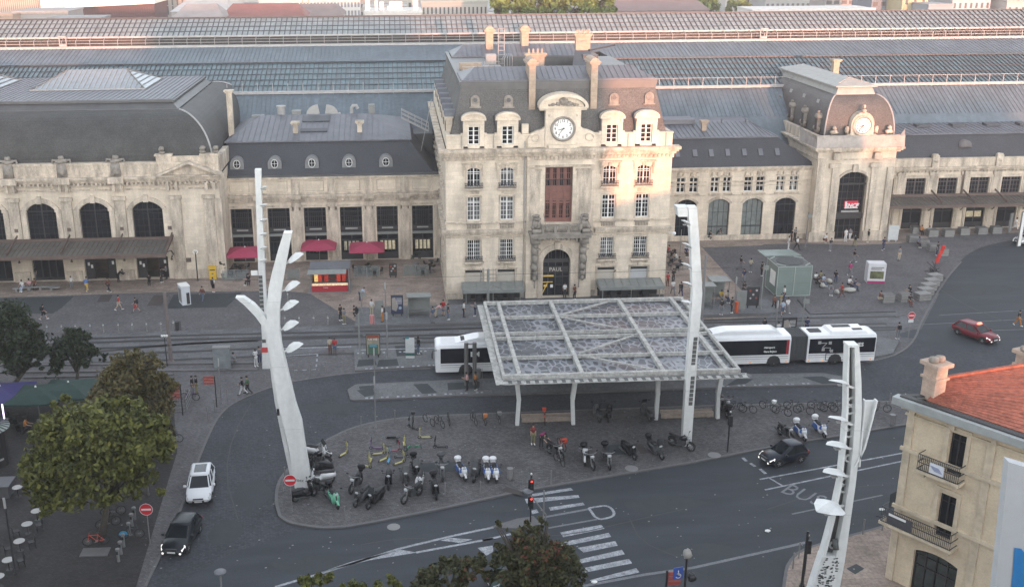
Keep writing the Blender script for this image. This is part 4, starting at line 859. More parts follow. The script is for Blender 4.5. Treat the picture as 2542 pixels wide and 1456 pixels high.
fz.box(-84,-25.1,yb-.15,yb+.4,18.95,19.15); fz.loft([[(-84,yb+.05,19.1),(-25.4,yb+.05,19.1),(-25.4,152.5,19.1),(-84,152.5,19.1)],[(-84,yb+1.3,19.75),(-26.3,yb+1.3,19.75),(-26.3,151.5,19.75),(-84,151.5,19.75)]],False)
fz.box(-84,-26.0,yb+1.1,151.7,19.75,19.98); fz.build('roof_fascia',zincD,hall)
fz=MB(); fz.box(-84,-26.3,yb+1.35,151.4,19.95,20.1); z0=20.1
for i in range(92): x=-84+i*.63; fz.box(x-.03,x+.03,yb+1.4,151.2,20.1,20.17)
fz.build('zinc_roof',zinc,hall)
def skylight(x0,x1,y0,y1,h,e):
 s=MB(); ym=(y0+y1)/2; s.add([(x0,y0,20.15),(x1,y0,20.15),(x1,y1,20.15),(x0,y1,20.15),(x0+e,ym,20.15+h),(x1-e,ym,20.15+h)],[(0,1,5,4),(1,2,5),(2,3,4,5),(3,0,4)]); o=s.build('roof_lantern',mat('lantern_glass',(.2,.24,.27),.3,.15) ,hall)
 s=MB(); n=int((x1-x0)/.62)
 for i in range(n+1):
  x=x0+(x1-x0)*i/n; tt=min(1,(x-x0+.01)/e,(x1-x+.01)/e); s.beam((x,y0,20.2),(x,y0+(ym-y0)*tt,20.2+h*tt),.09,.09)
 for a in(0,8): 
  s.beam((x1,y0,20.2),(x1-e,ym,20.2+h),.12); s.beam((x0,y0,20.2),(x0+e,ym,20.2+h),.12); s.beam((x1,y1,20.2),(x1-e,ym,20.2+h),.12)
 for i in range(7): tt=i/6; s.beam((x1,y0+(ym-y0)*tt,20.22),(x1-e,ym,20.22+h),.1) if False else s.beam((x1-e*tt,y0+(ym-y0)*tt,20.22+h*tt),(x1-e*tt,y1-(y1-ym)*tt,20.22+h*tt),.14,.06)
 s.beam((x0,y0,20.2),(x1,y0,20.2),.14); s.build('lantern_frame',paleiron,o)
skylight(-45.5,-31.3,137.5,149,1.9,3.4); skylight(-72,-50.2,137.5,149,1.9,3.4)
chimney(-20.8,-20.15,134.6,135.3,13.9,19.9,hall,round_=False).data.materials[0]=stoneD
# glass canopy of the hall
def glasscanopy(par,x0,x1,yw,out,zw,zf,end=True):
 m=MB(); m.add([(x0,yw,zw),(x1,yw,zw),(x1,yw-out,zf),(x0,yw-out,zf)],[(0,1,2,3)]); m.add([(x0,yw,zw-.06),(x1,yw,zw-.06),(x1,yw-out,zf-.06),(x0,yw-out,zf-.06)],[(3,2,1,0)]); o=m.build('canopy_glass',cangl,par)
 m=MB(); n=int((x1-x0)/.55)
 for i in range(n+1): x=x0+(x1-x0)*i/n; m.beam((x,yw,zw+.03),(x,yw-out,zf+.03),.05,.06)
 m.box(x0,x1,yw-out-.1,yw-out+.02,zf-.35,zf+.06); m.box(x0,x1,yw-.2,yw,zw-.05,zw+.3); m.beam((x0,yw-out*.5,(zw+zf)/2+.03),(x1,yw-out*.5,(zw+zf)/2+.03),.06)
 if end: m.beam((x1,yw,zw+.35),(x1,yw-out,zf+.3),.15,.3)
 return m.build('canopy_frame',rust,o)
glasscanopy(hall,-80,-26.1,HY-.3,4.4,4.95,4.35)
for x in[(AR[i][1]+AR[i+1][0])/2 for i in range(6)]+[-26.2]:
 m=MB(); m.beam((x,HY-.2,5.6),(x,HY-4.2,4.6),.12,.22); m.tube([(x,HY-.3,3.0),(x,HY-1.6,3.9),(x,HY-3.6,4.3)],.07,5); m.build('canopy_bracket',rust,hall)
# ============================================================ right wing
RY=133.5; rw=thing('station_wing','low stone station wing with seven small roof windows between pavilion and clock tower','station building',(42,RY,0))
m=MB(); RW=[(36.2,37.3),(37.9,39.0),(40.7,41.75),(42.3,43.35),(45.1,46.15),(46.7,47.75),(49.35,50.4),(51.1,52.2)]; RA=[(32,34.7),(36.3,39.0),(40.6,43.4),(45.1,47.85),(49.45,52.2)]
wall(m,29.7,54,0,9.6,RY,[(a,b,6.45,8.4) for a,b in RW]+[(a,b,.05,5.55,.7) for a,b in RA],.5); m.build('walls',stone,rw)
t=MB(); cornice(t,29.7,54,RY,9.2,9.75,.45,0,(0,0)); t.box(29.7,54,RY-.12,RY,7.75,7.95);t.box(29.7,54,RY-.08,RY,7.3,7.4); t.box(29.7,54,RY-.1,RY,0,.7); t.box(29.7,54,RY-.06,RY,6.0,6.1)
for i in range(0,8,2): a,b=RW[i][0],RW[i+1][1]; t.box(a-.2,b+.2,RY-.25,RY,6.15,6.35); t.box(a-.1,b+.1,RY-.2,RY,8.5,8.65); [t.box(x-.18,x+.18,RY-.25,RY,8.65,9.1,.03) for x in(a+.2,a+.9,b-.9,b-.2)]
for a,b in RA:
 ap=archpts(a,b,5.6,.7,10);ap2=archpts(a-.28,b+.28,5.9,.85,10)
 for i in range(10): t.loft([[(v[0],yy,v[1]) for v in(ap[i],ap[i+1],ap2[i+1],ap2[i])] for yy in(RY-.1,RY)])
t.build('mouldings',stoneD,rw)
for i,(a,b) in enumerate(RW): window(rw,a,b,6.45,8.4,RY+.25,whitep,glass,2 if i<6 else 3,3,0,.08,split=i not in(4,5),top=7.75)
for i,(a,b) in enumerate(RA): window(rw,a,b,.05,5.55,RY+.3,iron,(glass,glassC if i==1 else mat('blinded_glass',(.15,.17,.165),.5,.3))[i in(2,3)] if i!=4 else glass,4,3,.7,.09,False,1.75 if i in(2,3) else 4.6,'arched_window')
m=MB(); m.loft([[(28,RY+.1,9.7),(54.5,RY+.1,9.7),(54.5,152,9.7),(28,152,9.7)],[(28,RY+2.8,13.0),(50,RY+2.8,13.0),(50,152,13.0),(28,152,13.0)]],False); m.build('slate_roof',slate,rw)
m=MB(); m.loft([[(28,RY+2.6,13.0),(50.1,RY+2.6,13.0),(50.1,152,13.0),(28,152,13.0)],[(28,RY+2.6,13.15),(50.1,RY+2.6,13.15),(50.1,152,13.15),(28,152,13.15)],[(28,142,14.2),(48.0,142,14.2),(48.0,152,14.2),(28,152,14.2)]],True)
for i in range(36): x=28+i*.62; m.beam((x,RY+2.6,13.18),(min(x,48.0),142,14.22),.06,.07)
m.box(36,40.2,141,144,14.1,14.7); m.build('zinc_roof',zinc,rw)
chimney(40.5,41.1,138.5,139.1,13.3,14.6,rw,round_=False)
for x in(44,47.3): m=MB(); m.lathe([(.12,0),(.12,.5),(.3,.55),(.05,.7)],(x,141.5,14.0),8); m.build('roof_ventilator',zinc,rw)
for x in(36.4,38.7,40.85,43.0,45.2,47.35,49.55):
 m=MB(); y=RY+1.35; z=11.25; m.loft([[(x+a,y+b-.05*k,z+b*1.2+.06*k) for a,b in((-.28,-.3),(.28,-.3),(.28,.35),(-.28,.35))] for k in(0,2)]); m.build('roof_window',zinc,rw)
# ============================================================ clock tower
TY=132.0; tw=thing('clock_tower','square stone clock tower with domed slate roof, clock and red and white station sign','station building',(59.2,TY,0))
m=MB(); TX0,TX1,TB=53.9,64.1,160
wall(m,TX0,TX1,0,12.1,TY,[(57.05,60.75,.05,9.15,.85)],1.0)
wall(m,TY,TB,0,12.1,TX0,[(133.6,138.6,.05,7.0)],.6,T=lambda a,yy,z:(yy,a,z)); m.add([(TX1,TY,0),(TX1,TB,0),(TX1,TB,12.1),(TX1,TY,12.1)],[(0,1,2,3)]); m.build('walls',stone,tw)
t=MB(); cornice(t,TX0,TX1,TY,11.75,12.4,.75,.5); 
for a,b,o in[(11.75,12.0,.35),(12.0,12.2,.55),(12.2,12.39,.74)]: t.box(TX0-o,TX0,TY+.5,TB,a,b)
t.box(TX0,TX0+.5,TY+.5,TB,12.4,13.7); t.box(TX0,TX1,TY,TY+.5,12.4,13.75); t.box(TX0-.05,TX1+.05,TY-.08,TY+.6,13.6,13.8); t.box(TX1-.5,TX1,TY+.5,TB,12.4,13.7)
for a,b in((TX0-.02,54.95),(55.7,57.0),(60.85,62.1),(62.9,TX1+.02)): t.box(a,b,TY-.22,TY,.8,11.0) if b-a<1.15 else t.box(a+.2,b-.2,TY-.22,TY,.8,9.7)
for x in(56.2,61.5): t.box(x-.75,x+.75,TY-.35,TY,9.75,10.3,.04); t.box(x-.5,x+.5,TY-.7,TY,10.9,11.7,.05); t.box(x-.7,x+.7,TY-.85,TY,12.0,12.38)
t.box(TX0-.05,TX1+.05,TY-.12,TY,10.7,10.85); t.box(TX0-.3,57,TY-.35,TY,0,1.3); t.box(60.8,TX1+.3,TY-.35,TY,0,1.3); t.box(TX0-.12,TX0,TY,TB,10.7,10.85)
ap=archpts(57.0,60.8,9.2,.85,10);ap2=archpts(56.75,61.05,9.5,1.0,10)
for i in range(10): t.loft([[(v[0],yy,v[1]) for v in(ap[i],ap[i+1],ap2[i+1],ap2[i])] for yy in(TY-.2,TY)])
t.box(58.5,59.25,TY-.4,TY,9.2,10.15,.04); t.build('mouldings',stoneD,tw)
# netting draped over the parapet
m=MB(); rn=random.Random(3)
for i in range(22):
 x=TX0-.6+i*(TX1-TX0+1.2)/22; xx=x+(TX1-TX0+1.2)/22; m.add([(x,TY-.75,12.42+rn.uniform(0,.05)),(xx,TY-.75,12.42),(xx,TY-.55-rn.uniform(0,.1),13.85+rn.uniform(-.1,.15)),(x,TY-.55,13.85+rn.uniform(-.1,.15))],[(0,1,2,3)])
m.add([(TX1+.6,TY-.7,12.4),(TX1+1.0,TY+.5,14.6),(TX1+.4,TY+.5,13.6),(TX1-.8,TY-.7,13.4)],[(0,1,2,3)]); m.add([(TX0-.6,TY-.7,12.4),(TX0-.8,TY+4.5,12.4),(TX0-.9,TY+5,14.4),(TX0-.6,TY-.5,13.4)],[(0,1,2,3)])
m.build('safety_netting',mat('pale_netting',(.36,.325,.3),.9,.25,1.2),tw)
f=window(tw,57.05,60.75,.05,9.15,TY+.6,mat('brown_window_frame',(.085,.065,.06),.5),glass,5,10,.85,.13,False,3.6,'entrance_window',.15)
m=MB(); m.box(56.95,60.85,TY+.35,TY+.5,7.35,7.6); m.build('transom',darkf,f); m=MB(); m.box(57.05,60.75,TY+.3,TY+.5,2.9,3.6); m.build('door_header',darkf,f); m=MB(); m.box(57.8,60.1,TY+.2,TY+.28,3.75,4.0); m.build('name_strip',paleiron,f)
sg=MB(); a=FX(D_,1098,925,TY+.1); b=FX(D_,1170,965,TY+.1); sg.box(a.x,b.x,TY-.05,TY+.15,b.z,a.z); s_o=sg.build('station_sign',mat('sign_plum_red',(.40,.015,.04),.4,.1,2,emit=((.6,.02,.05),.03)),tw)
q=MB(); q.prismY([(a.x+.05,a.z-.05),(a.x+.3,a.z-.05),(a.x+.15,b.z+.15),(a.x+.05,b.z+.15)],TY-.07,TY-.05); q.build('sign_swoosh',whitep,s_o); textmesh('sign_lettering','SNCF',.72,whitep,s_o,((a.x+b.x)/2+.08,TY-.09,(a.z+b.z)/2-.12),Matrix(((1,.25,0),(0,0,-1),(0,1,0))),.01,bold=.03)
q=MB(); q.box(a.x,b.x,TY-.06,TY-.04,b.z,b.z+.12); q.build('sign_underline',whitep,s_o)
m=MB(); n=12; rings=[]
for i in range(n+1):
 a_=math.pi/2*i/n; z=13.6+4.9*math.sin(a_); qx=1.95*(1-math.cos(a_)); rings.append([(TX0+1.0+qx,TY+1.2+qx*1.2,z),(TX1-.1-qx,TY+1.2+qx*1.2,z),(TX1-.1-qx,TB-1-qx,z),(TX0+1.0+qx,TB-1-qx,z)])
m.sm=False; m.loft(rings,False); m.build('domed_slate_roof',slateW,tw)
for sx in(0,1):
 h=MB(); h.sm=True; h.tube([Vector(((TX0+1.0+1.95*(1-math.cos(math.pi/2*i/n))) if sx==0 else (TX1-.1-1.95*(1-math.cos(math.pi/2*i/n))),TY+1.2+2.34*(1-math.cos(math.pi/2*i/n)),13.62+4.9*math.sin(math.pi/2*i/n))) for i in range(n+1)],.1,6); h.build('roof_hip',paleiron,tw)
m=MB(); x0,x1,y0,y1=TX0+2.95,TX1-2.05,TY+3.54,TB-3; m.loft([[(x0,y0,18.45),(x1,y0,18.45),(x1,y1,18.45),(x0,y1,18.45)],[(x0+.35,y0+.35,19.35),(x1-.35,y0+.35,19.35),(x1-.35,y1-.35,19.35),(x0+.35,y1-.35,19.35)],[(x0-.15,y0-.15,19.45),(x1+.15,y0-.15,19.45),(x1+.15,y1+.15,19.45),(x0-.15,y1+.15,19.45)],[(x0-.1,y0-.1,19.6),(x1+.1,y0-.1,19.6),(x1+.1,y1+.1,19.6),(x0-.1,y1+.1,19.6)]]); 
xm=(x0+x1)/2; m.add([(x0,y0,19.6),(x1,y0,19.6),(x1,y1,19.6),(x0,y1,19.6),(xm,y0+2.6,20.35),(xm,y1-2.6,20.35)],[(0,1,4),(1,2,5,4),(2,3,5),(3,0,4,5)]); m.beam((x0+.6,y0+1,19.85),(xm,y0+2.6,20.38),.1); m.beam((x1-.6,y0+1,19.85),(xm,y0+2.6,20.38),.1)
m.build('zinc_cap',mat('aged_zinc',(.3,.3,.28),.6,.15),tw); chimney(63.2,64.0,148,149,19,21.4,tw,round_=False) if False else chimney(62.6,63.4,151,152,18,20.9,tw,round_=False)
# tower clock
cq=Vector((59.5,TY+.75,15.0)); m=MB(); m.prismY([(58.0,13.5)]+[(59.5-1.5*math.cos(math.pi*k/12),15.1+1.6*math.sin(math.pi*k/12)) for k in range(13)]+[(61.0,13.5)],TY+.5,TY+2.8); m.box(57.6,61.4,TY+.4,TY+1,13.4,13.9); m.sm=True
m.tube([(59.5+1.2*math.cos(6.28*k/24),TY+.45,15+1.2*math.sin(6.28*k/24)) for k in range(24)],.18,6,closed=True); 
for s_1 in(-1,1): blob(m,(59.5+s_1*1.9,TY+.7,14.4),.35,8,(.8,.8,1.5),3); blob(m,(59.5+s_1*3.6,TY+.6,14.2),.4,8,(1.4,.7,.7),5); blob(m,(59.5+s_1*3.6,TY+.6,14.7),.28,8,seed=6)
blob(m,(59.5,TY+.6,16.8),.3,8); blob(m,(59.6,TY+.9,17.3),.2,8,(1,1,1.5))
co2=m.build('clock_gable',stoneD,tw); clockface(59.5,TY+.42,15.0,1.0,co2,False)
for i in range(4): # stone dormers on left flank
 y=135.5+i*4.8; m=MB(); m.sm=True; xx=TX0+.8; m.box(xx-.1,xx+.9,y-.55,y+.55,13.7,15.6,.05); m.prismX([(y-.65*math.cos(math.pi*k/6),15.6+.6*math.sin(math.pi*k/6)) for k in range(7)],xx-.15,xx+1.2); blob(m,(xx+.1,y,16.35),.22,6); blob(m,(xx,y-.75,14.2),.3,6,(.7,1,1.2)); blob(m,(xx,y+.75,14.2),.3,6,(.7,1,1.2)); o=m.build('stone_dormer',stoneG,tw); g_=MB(); g_.box(xx-.16,xx-.12,y-.3,y+.3,14.1,15.5); g_.build('dormer_opening',blackm,o)
for i in range(3): y=138+i*5; m=MB(); m.box(TX0+1.6,TX0+2.4,y-.4,y+.4,17.0,17.6,.05); m.build('roof_vent',paleiron,tw)
m=MB(); p=FX(D_,660,430,148); m.box(p.x-.45,p.x+.45,147.6,148.4,11,14.0); m.box(p.x-.6,p.x+.6,147.5,148.5,14.0,14.2,.3); m.build('chimney_flue',paleiron,tw)
m=MB(); m.add([(TX0+.7,134,.05),(TX0+.7,138.4,.05),(TX0+.7,138.4,7),(TX0+.7,134,7)],[(0,1,2,3)]); m.build('side_opening',blackm,tw)
# ============================================================ far right wing
FY=136.8; fr=thing('station_wing','long low station wing with glass canopy right of the clock tower','station building',(80,FY,0))
m=MB(); FW=[(63.9,66.6)]+[(68.3+4.4*i,71.0+4.4*i) for i in range(9)]
wall(m,62,112,0,8.3,FY,[(a,b,4.75,7.05) for a,b in FW]+[(a,b,.05,3.1) for a,b in FW],.5); m.build('walls',stone,fr)
t=MB(); cornice(t,64,112,FY,8.1,8.6,.45,0,(0,0)); dentils(t,64,112,FY-.15,7.9,8.09,.5,.25,.14); t.box(64,112,FY-.05,FY+.4,8.62,9.6); t.box(64,112,FY-.12,FY+.5,9.6,9.75); t.box(64,112,FY-.1,FY,7.35,7.5)
for i,(a,b) in enumerate(FW):
 for x in(a-.3,b+.3): t.box(x-.14,x+.14,FY-.1,FY,.3,7.1); 
 t.box(a-.3,b+.3,FY-.12,FY,7.1,7.3); x=b+.85; t.box(x-.4,x+.4,FY-.16,FY,4.6,7.9); t.box(x-.55,x+.55,FY-.3,FY,7.5,7.9)
 if i%2==1: t.box(x-.5,x+.5,FY-.35,FY+.3,8.6,10.1,.05); t.sm=True; blob(t,(x,FY-.3,9.5),.35,8,(1,.4,1),i); blob(t,(x,FY,10.15),.4,8,(1.3,.8,.5),i+4); t.sm=False
t.build('mouldings',stoneD,fr)
for a,b in FW:
 window(fr,a,b,4.75,7.05,FY+.25,mat('brown_window_frame2',(.1,.08,.075),.5) if 'brown_window_frame2' not in bpy.data.materials else bpy.data.materials['brown_window_frame2'],glass,6,4,0,.1,True,6.5)
 f=MB(); y=FY+.3
 for x in(a+.05,b-.05,(a+b)/2): f.box(x-.06,x+.06,y,y+.1,.05,3.1)
 f.box(a,b,y,y+.1,.05,.8); f.box(a,b,y,y+.1,2.4,2.55); o=f.build('doors',darkf,fr); p=MB(); p.add([(a,y+.12,.05),(b,y+.12,.05),(b,y+.12,3.1),(a,y+.12,3.1)],[(0,1,2,3)]); p.build('pane',glass,o)
 if a>77 and a<80: q=MB(); q.box(a+.3,b-.3,y+.09,y+.11,1.5,2.3); q.build('lit_interior',mat('warm_door_light',(.4,.35,.25),.5,.5,4,emit=((1,.8,.45),.015)),o)
glasscanopy(fr,64.2,112,FY-.1,3.4,4.6,4.15,False)
for i in range(9):
 x=71.85+4.4*i; m=MB(); m.beam((x,FY-.1,5.4),(x,FY-3.3,4.5),.12,.2); m.tube([(x,FY-.1,2.6),(x,FY-1.2,3.5),(x,FY-3,4.0)],.07,5); m.build('canopy_bracket',rust,fr)
m=MB(); m.tube([(76.0,FY-.25,4.9),(76.0,FY-.25,8.0)],.13,6); m.build('drainpipe',rust,fr)
m=MB(); m.loft([[(60,FY+.3,9.7),(112,FY+.3,9.7),(112,152,9.7),(60,152,9.7)],[(60,FY+2.2,12.5),(112,FY+2.2,12.5),(112,152,12.5),(60,152,12.5)]],False); m.build('slate_roof',slate,fr)
m=MB(); m.loft([[(60,FY+2.0,12.5),(112,FY+2.0,12.5),(112,152,12.5),(60,152,12.5)],[(60,FY+2.0,12.65),(112,FY+2.0,12.65),(112,152,12.65),(60,152,12.65)],[(60,146,13.15),(112,146,13.15),(112,152,13.15),(60,152,13.15)]])
for i in range(70): x=61+i*.7; m.beam((x,FY+2.0,12.68),(x,146,13.18),.06,.08)
m.build('zinc_roof',zinc,fr)
for x in(72.5,77.5,82.3,87): m=MB(); m.loft([[(x-1,142.2,12.9),(x+1,142.2,12.9),(x+1,143.6,13.0),(x-1,143.6,13.0)],[(x-.9,142.3,13.2),(x+.9,142.3,13.2),(x+.9,143.5,13.3),(x-.9,143.5,13.3)]]); m.build('roof_skylight',iron,fr)
for x in(66,70,74.5,79,84): m=MB(); m.box(x-.9,x+.9,147,148,13.1,13.45); m.build('roof_vent',paleiron,fr)
for x in(76.3,85.8): 
 m=MB(); m.sm=True; m.prismY([(x-.9,10.9)]+[(x-.8*math.cos(math.pi*k/8),11.2+.7*math.sin(math.pi*k/8)) for k in range(9)]+[(x+.9,10.9)],FY+.9,FY+2.2); m.build('eyebrow_dormer',mat('brown_lead',(.13,.12,.12),.6),fr)
m=MB(); m.box(88.5,92,147,149,13.2,14.0,.1); m.box(87.7,90.0,147,148.6,14.0,14.6,.1); m.build('roof_plant',whitep,fr)
# ============================================================ train shed
sh=thing('train_shed','huge grey metal and glass train shed roof behind the station','train shed',(10,150,0)); SX0,SX1=-130,150
prof=[(141,9.5),(146,14.2),(151.9,17.45),(162,20.5),(170,22.3)]
m=MB()
for a,b in((0,1),(1,2),(3,4)):
 p,q=prof[a],prof[b]; m.add([(SX0,p[0],p[1]),(SX1,p[0],p[1]),(SX1,q[0],q[1]),(SX0,q[0],q[1])],[(0,1,2,3)])
m.add([(SX0,186,22.3),(SX1,186,22.3),(SX1,210,10),(SX0,210,10)],[(0,1,2,3)]); 
n=int((SX1-SX0)/.62)
for i in range(n):
 x=SX0+i*.62
 if -66<x<96: 
  m.beam((x,146,14.23),(x,151.9,17.48),.05,.07); 
 if -72<x<104: m.beam((x,162,20.53),(x,170,22.33),.05,.07)
m.build('metal_roofing',shedm,sh)
m=MB(); m.add([(SX0,152.2,17.6),(SX1,152.2,17.6),(SX1,162,20.5),(SX0,162,20.5)],[(0,1,2,3)]); go=m.build('glazing',shedg,sh)
m=MB()
for i in range(n):
 x=SX0+i*.68
 if -68<x<100: m.beam((x,152.2,17.66),(x,162,20.56),.1,.12)
for k in range(6): y=152.3+9.6*k/5; z=17.66+2.9*(y-152.2)/9.8; m.beam((SX0,y,z),(SX1,y,z),.07,.07)
m.beam((SX0,162,20.6),(SX1,162,20.6),.2,.2); m.build('glazing_bars',iron,go)
m=MB(); m.add([(SX0,171.6,23.75),(SX1,171.6,23.75),(SX1,178,26.0),(SX0,178,26.0)],[(0,1,2,3)]); m.add([(SX0,184.4,23.75),(SX1,184.4,23.75),(SX1,178,26.0),(SX0,178,26.0)],[(3,2,1,0)]); go=m.build('lantern_glazing',shedg2,sh)
m=MB()
for i in range(n):
 x=SX0+i*.82
 if -80<x<116: m.beam((x,171.6,23.8),(x,178,26.05),.12,.13)
for k in range(5): y=171.6+6.4*k/4; m.beam((SX0,y,23.8+2.25*k/4),(SX1,y,23.8+2.25*k/4),.1,.1)
m.beam((SX0,178,26.08),(SX1,178,26.08),.25,.25); m.build('glazing_bars',iron,go)
m=MB(); m.box(SX0,SX1,171.3,171.7,23.6,23.85); m.box(SX0,SX1,169.6,170.2,22.2,22.55); m.box(SX0,SX1,151.5,152.2,17.4,17.75); m.box(SX0,SX1,171.6,172,22.3,22.42); m.box(SX0,SX1,170.6,170.68,22.85,22.93); m.build('gutters',mat('pale_gutter',(.33,.325,.32),.6,.15),sh)
m=MB()
for i in range(96):
 x=-82+i*2.1; m.beam((x,169.9,21.9),(x,169.9,23.4),.07); m.beam((x,151.6,16.9),(x,151.6,18.9),.08) if -60<x<95 else None; m.beam((x,169.9,23.4),(x,171.4,23.75),.06)
m.beam((-82,169.9,23.4),(118,169.9,23.4),.06)
m.beam((26,151.6,18.85),(95,151.6,18.85),.06); m.build('walkway_rail',paleiron,sh)
m=MB()
for i in range(190):
 x=-82+i*1.05; m.beam((x,172.0,22.35),(x+1.05,172.0,23.6),.09); m.beam((x+1.05,172.0,22.35),(x,172.0,23.6),.09)
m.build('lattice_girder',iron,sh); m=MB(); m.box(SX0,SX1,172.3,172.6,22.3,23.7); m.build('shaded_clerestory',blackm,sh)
for x in(-56.5,83.0): pass
for x in(-50.3,58.5): m=MB(); [m.beam((x+dx,169.8,22.3),(x+dx,169.8,24.1),.12) for dx in(-.5,.5)]; m.box(x-.6,x+.6,169.5,170.3,24.0,24.15); m.box(x-.5,x+.5,169.6,170.1,22.5,22.9); m.build('ladder_gantry',paleiron,sh)
for x in (-30,32): m=MB(); m.box(x-.4,x+.4,171.4,184,24.0,24.05); m.build('rust_streak_panel',rust,sh) if False else None
# flat service roofs between wings and shed
m=MB(); m.box(-20,5,141,152,8,13.4); m.box(29,58,146,152,8,12); struct('service_roofs',m,zincD)
# ============================================================ distant town
def bldg(u0,u1,vtop,Y,lab,wcol,depth=12,rows=4,cols=8,flat=True,roofc=None,wincol=None,cat='building',hmin=0,band=False,win=(.45,.5),extra=None):
 a=onY(u0,vtop,Y);b=onY(u1,vtop,Y); hh=max(a.z,hmin or 3); 
 o=thing('town_building',lab,cat,((a.x+b.x)/2,Y,0),'distant town buildings behind the shed')
 m=MB(); m.box(a.x,b.x,Y,Y+depth,0,hh); wn='wall_'+str(len(bpy.data.materials)); wo=m.build('walls',mat('town_render',wcol,.9,.06,.2),o)
 if not flat:
  m=MB(); ym=Y+depth/2; m.add([(a.x-.4,Y-.4,hh),(b.x+.4,Y-.4,hh),(b.x+.4,Y+depth+.4,hh),(a.x-.4,Y+depth+.4,hh),(a.x+2,ym,hh+3),(b.x-2,ym,hh+3)],[(0,1,5,4),(1,2,5),(2,3,4,5),(3,0,4)]); m.build('roof',mat('town_roof',roofc,.8,.15,.3),o)
 else: m=MB(); m.box(a.x-.2,b.x+.2,Y-.2,Y,hh-.3,hh+.4); m.box(a.x-.2,b.x+.2,Y,Y+depth,hh,hh+.3); m.build('parapet',mat('town_parapet',roofc or tuple(c*.85 for c in wcol),.8),o)
 m=MB(); W_=b.x-a.x; fh=3.0; rows=int(max(1,min(rows,hh/fh))); cw=W_/cols
 for r in range(rows):
  z=hh-1.0-(r+1)*fh+1.0
  for c in range(cols):
   xx=a.x+(c+.5)*cw
   m.box(xx-cw*win[0]/2,xx+cw*win[0]/2,Y-.06,Y+.02,z,z+fh*win[1])
 if rows: m.build('windows',mat('town_window',wincol or (.05,.055,.06),.4,.3,.2),o)
 if extra: extra(o,a,b,hh,Y)
 return o
cream=(.42,.39,.35);white=(.6,.58,.55);grey=(.3,.31,.32)
bldg(-40,95,-8,330,'beige office block with vertical slats at far left',(.4,.36,.31),14,3,26,win=(.35,1.0),wincol=(.16,.14,.12))
def bigsign(o,a,b,h,Y): m=MB(); m.prismY([(a.x,h+.1),(b.x,h-1.8),(b.x,h-2.8),(a.x,h-1.2)],Y-3,Y-.3); m.build('white_roof_edge',whitep,o)
bldg(95,240,-30,300,'white walled building above the shed at left',white,14,1,2,win=(.08,.6))
bldg(168,382,14,280,'dark red clad building with slanting white roof edge',(.12,.07,.07),16,1,36,win=(.1,.8),wincol=(.08,.05,.05),extra=lambda o,a,b,h,Y:(lambda m:(m.loft([[(a.x-.5,yy,h-.6),(b.x+.5,yy,h+.3),(b.x+.5,yy,h+1.1),(a.x-.5,yy,h+.4)] for yy in(Y-1,Y+16)]),m.build('white_roof_edge',whitep,o)))(MB()))
bldg(-30,30,40,235,'peach sunlit concrete building at the left edge',(.5,.36,.28),8,1,2)
bldg(30,168,33,240,'grey concrete building site with small square holes',(.33,.325,.315),12,1,4,win=(.1,.4))
bldg(120,250,49,228,'low grey concrete block in front of the building site',(.3,.3,.295),8,1,3,win=(.1,.4))
bldg(370,470,-10,360,'brown brick block with tall windows',(.27,.25,.23),12,2,8,win=(.3,.9))
bldg(425,560,30,330,'long pale warehouse roof',(.4,.39,.38),40,0,4,False,(.42,.41,.4))
bldg(548,755,46,270,'small rust red tiled warehouse',(.3,.25,.23),16,0,3,False,(.24,.1,.085))
bldg(430,550,47,262,'low warehouse with pale gutter',(.26,.2,.19),14,0,3,False,(.3,.27,.26))
bldg(640,893,-20,420,'white grid fronted office block with many windows',white,18,6,30,win=(.6,.6),wincol=(.2,.2,.22))
bldg(893,1080,-20,430,'grey office block with stacked balconies',(.36,.35,.34),18,6,24,win=(.7,.45))
bldg(665,850,42,330,'low white shed with brown roof below the office block',(.5,.49,.47),20,0,4,False,(.22,.17,.16))
bldg(900,1010,20,360,'beige rendered house block',(.42,.4,.37),14,1,6)
bldg(1020,1300,30,330,'white workshop row with grey roof and small paired windows',(.6,.6,.58),22,1,14,False,(.33,.33,.33),win=(.3,.5))
bldg(905,1046,32,262,'white flat roofed block with rooftop boxes just behind the shed',(.68,.66,.62),14,2,6,win=(.35,.6),wincol=(.35,.3,.27),extra=lambda o,a,b,h,Y:(lambda m:([m.box(a.x+(b.x-a.x)*t-w/2,a.x+(b.x-a.x)*t+w/2,Y+3,Y+5,h,h+hh) for t,w,hh in((.05,1,3),(.2,.6,2.5),(.3,1,2.2),(.55,3,2.2),(.9,1.2,3.4),(.42,.5,1.2))],m.build('rooftop_boxes',whitep,o)))(MB()))
bldg(1046,1210,8,300,'cream apartment building with curved row of tall windows',(.4,.385,.35),14,4,16,win=(.4,.6))
bldg(1010,1050,-5,340,'narrow beige tower block',(.4,.38,.35),12,4,3)
bldg(1186,1240,-6,420,'cream block beside the big trees',cream,12,3,5)
bldg(1240,1700,-12,620,'long grey industrial roofs far behind the trees',(.3,.3,.3),60,2,40,win=(.5,.2))
bldg(1525,1760,16,430,'long low white parapet building',(.45,.44,.43),16,1,20,win=(.5,.12))
bldg(1530,1760,28,330,'low rust brown roof beside the trees',(.25,.2,.19),20,0,3,False,(.2,.14,.135))
bldg(1660,1830,-5,480,'grey apartment row behind dark trees',(.36,.35,.34),14,2,14,win=(.3,.4))
bldg(1800,1870,-8,440,'small pale house block right of the trees',(.45,.44,.42),14,2,3)
bldg(1868,2170,27,300,'long white apartment building with salmon balconies',(.68,.64,.6),14,2,16,win=(.5,.45),wincol=(.3,.18,.15))
bldg(1900,2100,-4,420,'long grey roofed building behind the white apartments',(.3,.31,.31),20,1,16,win=(.5,.3))
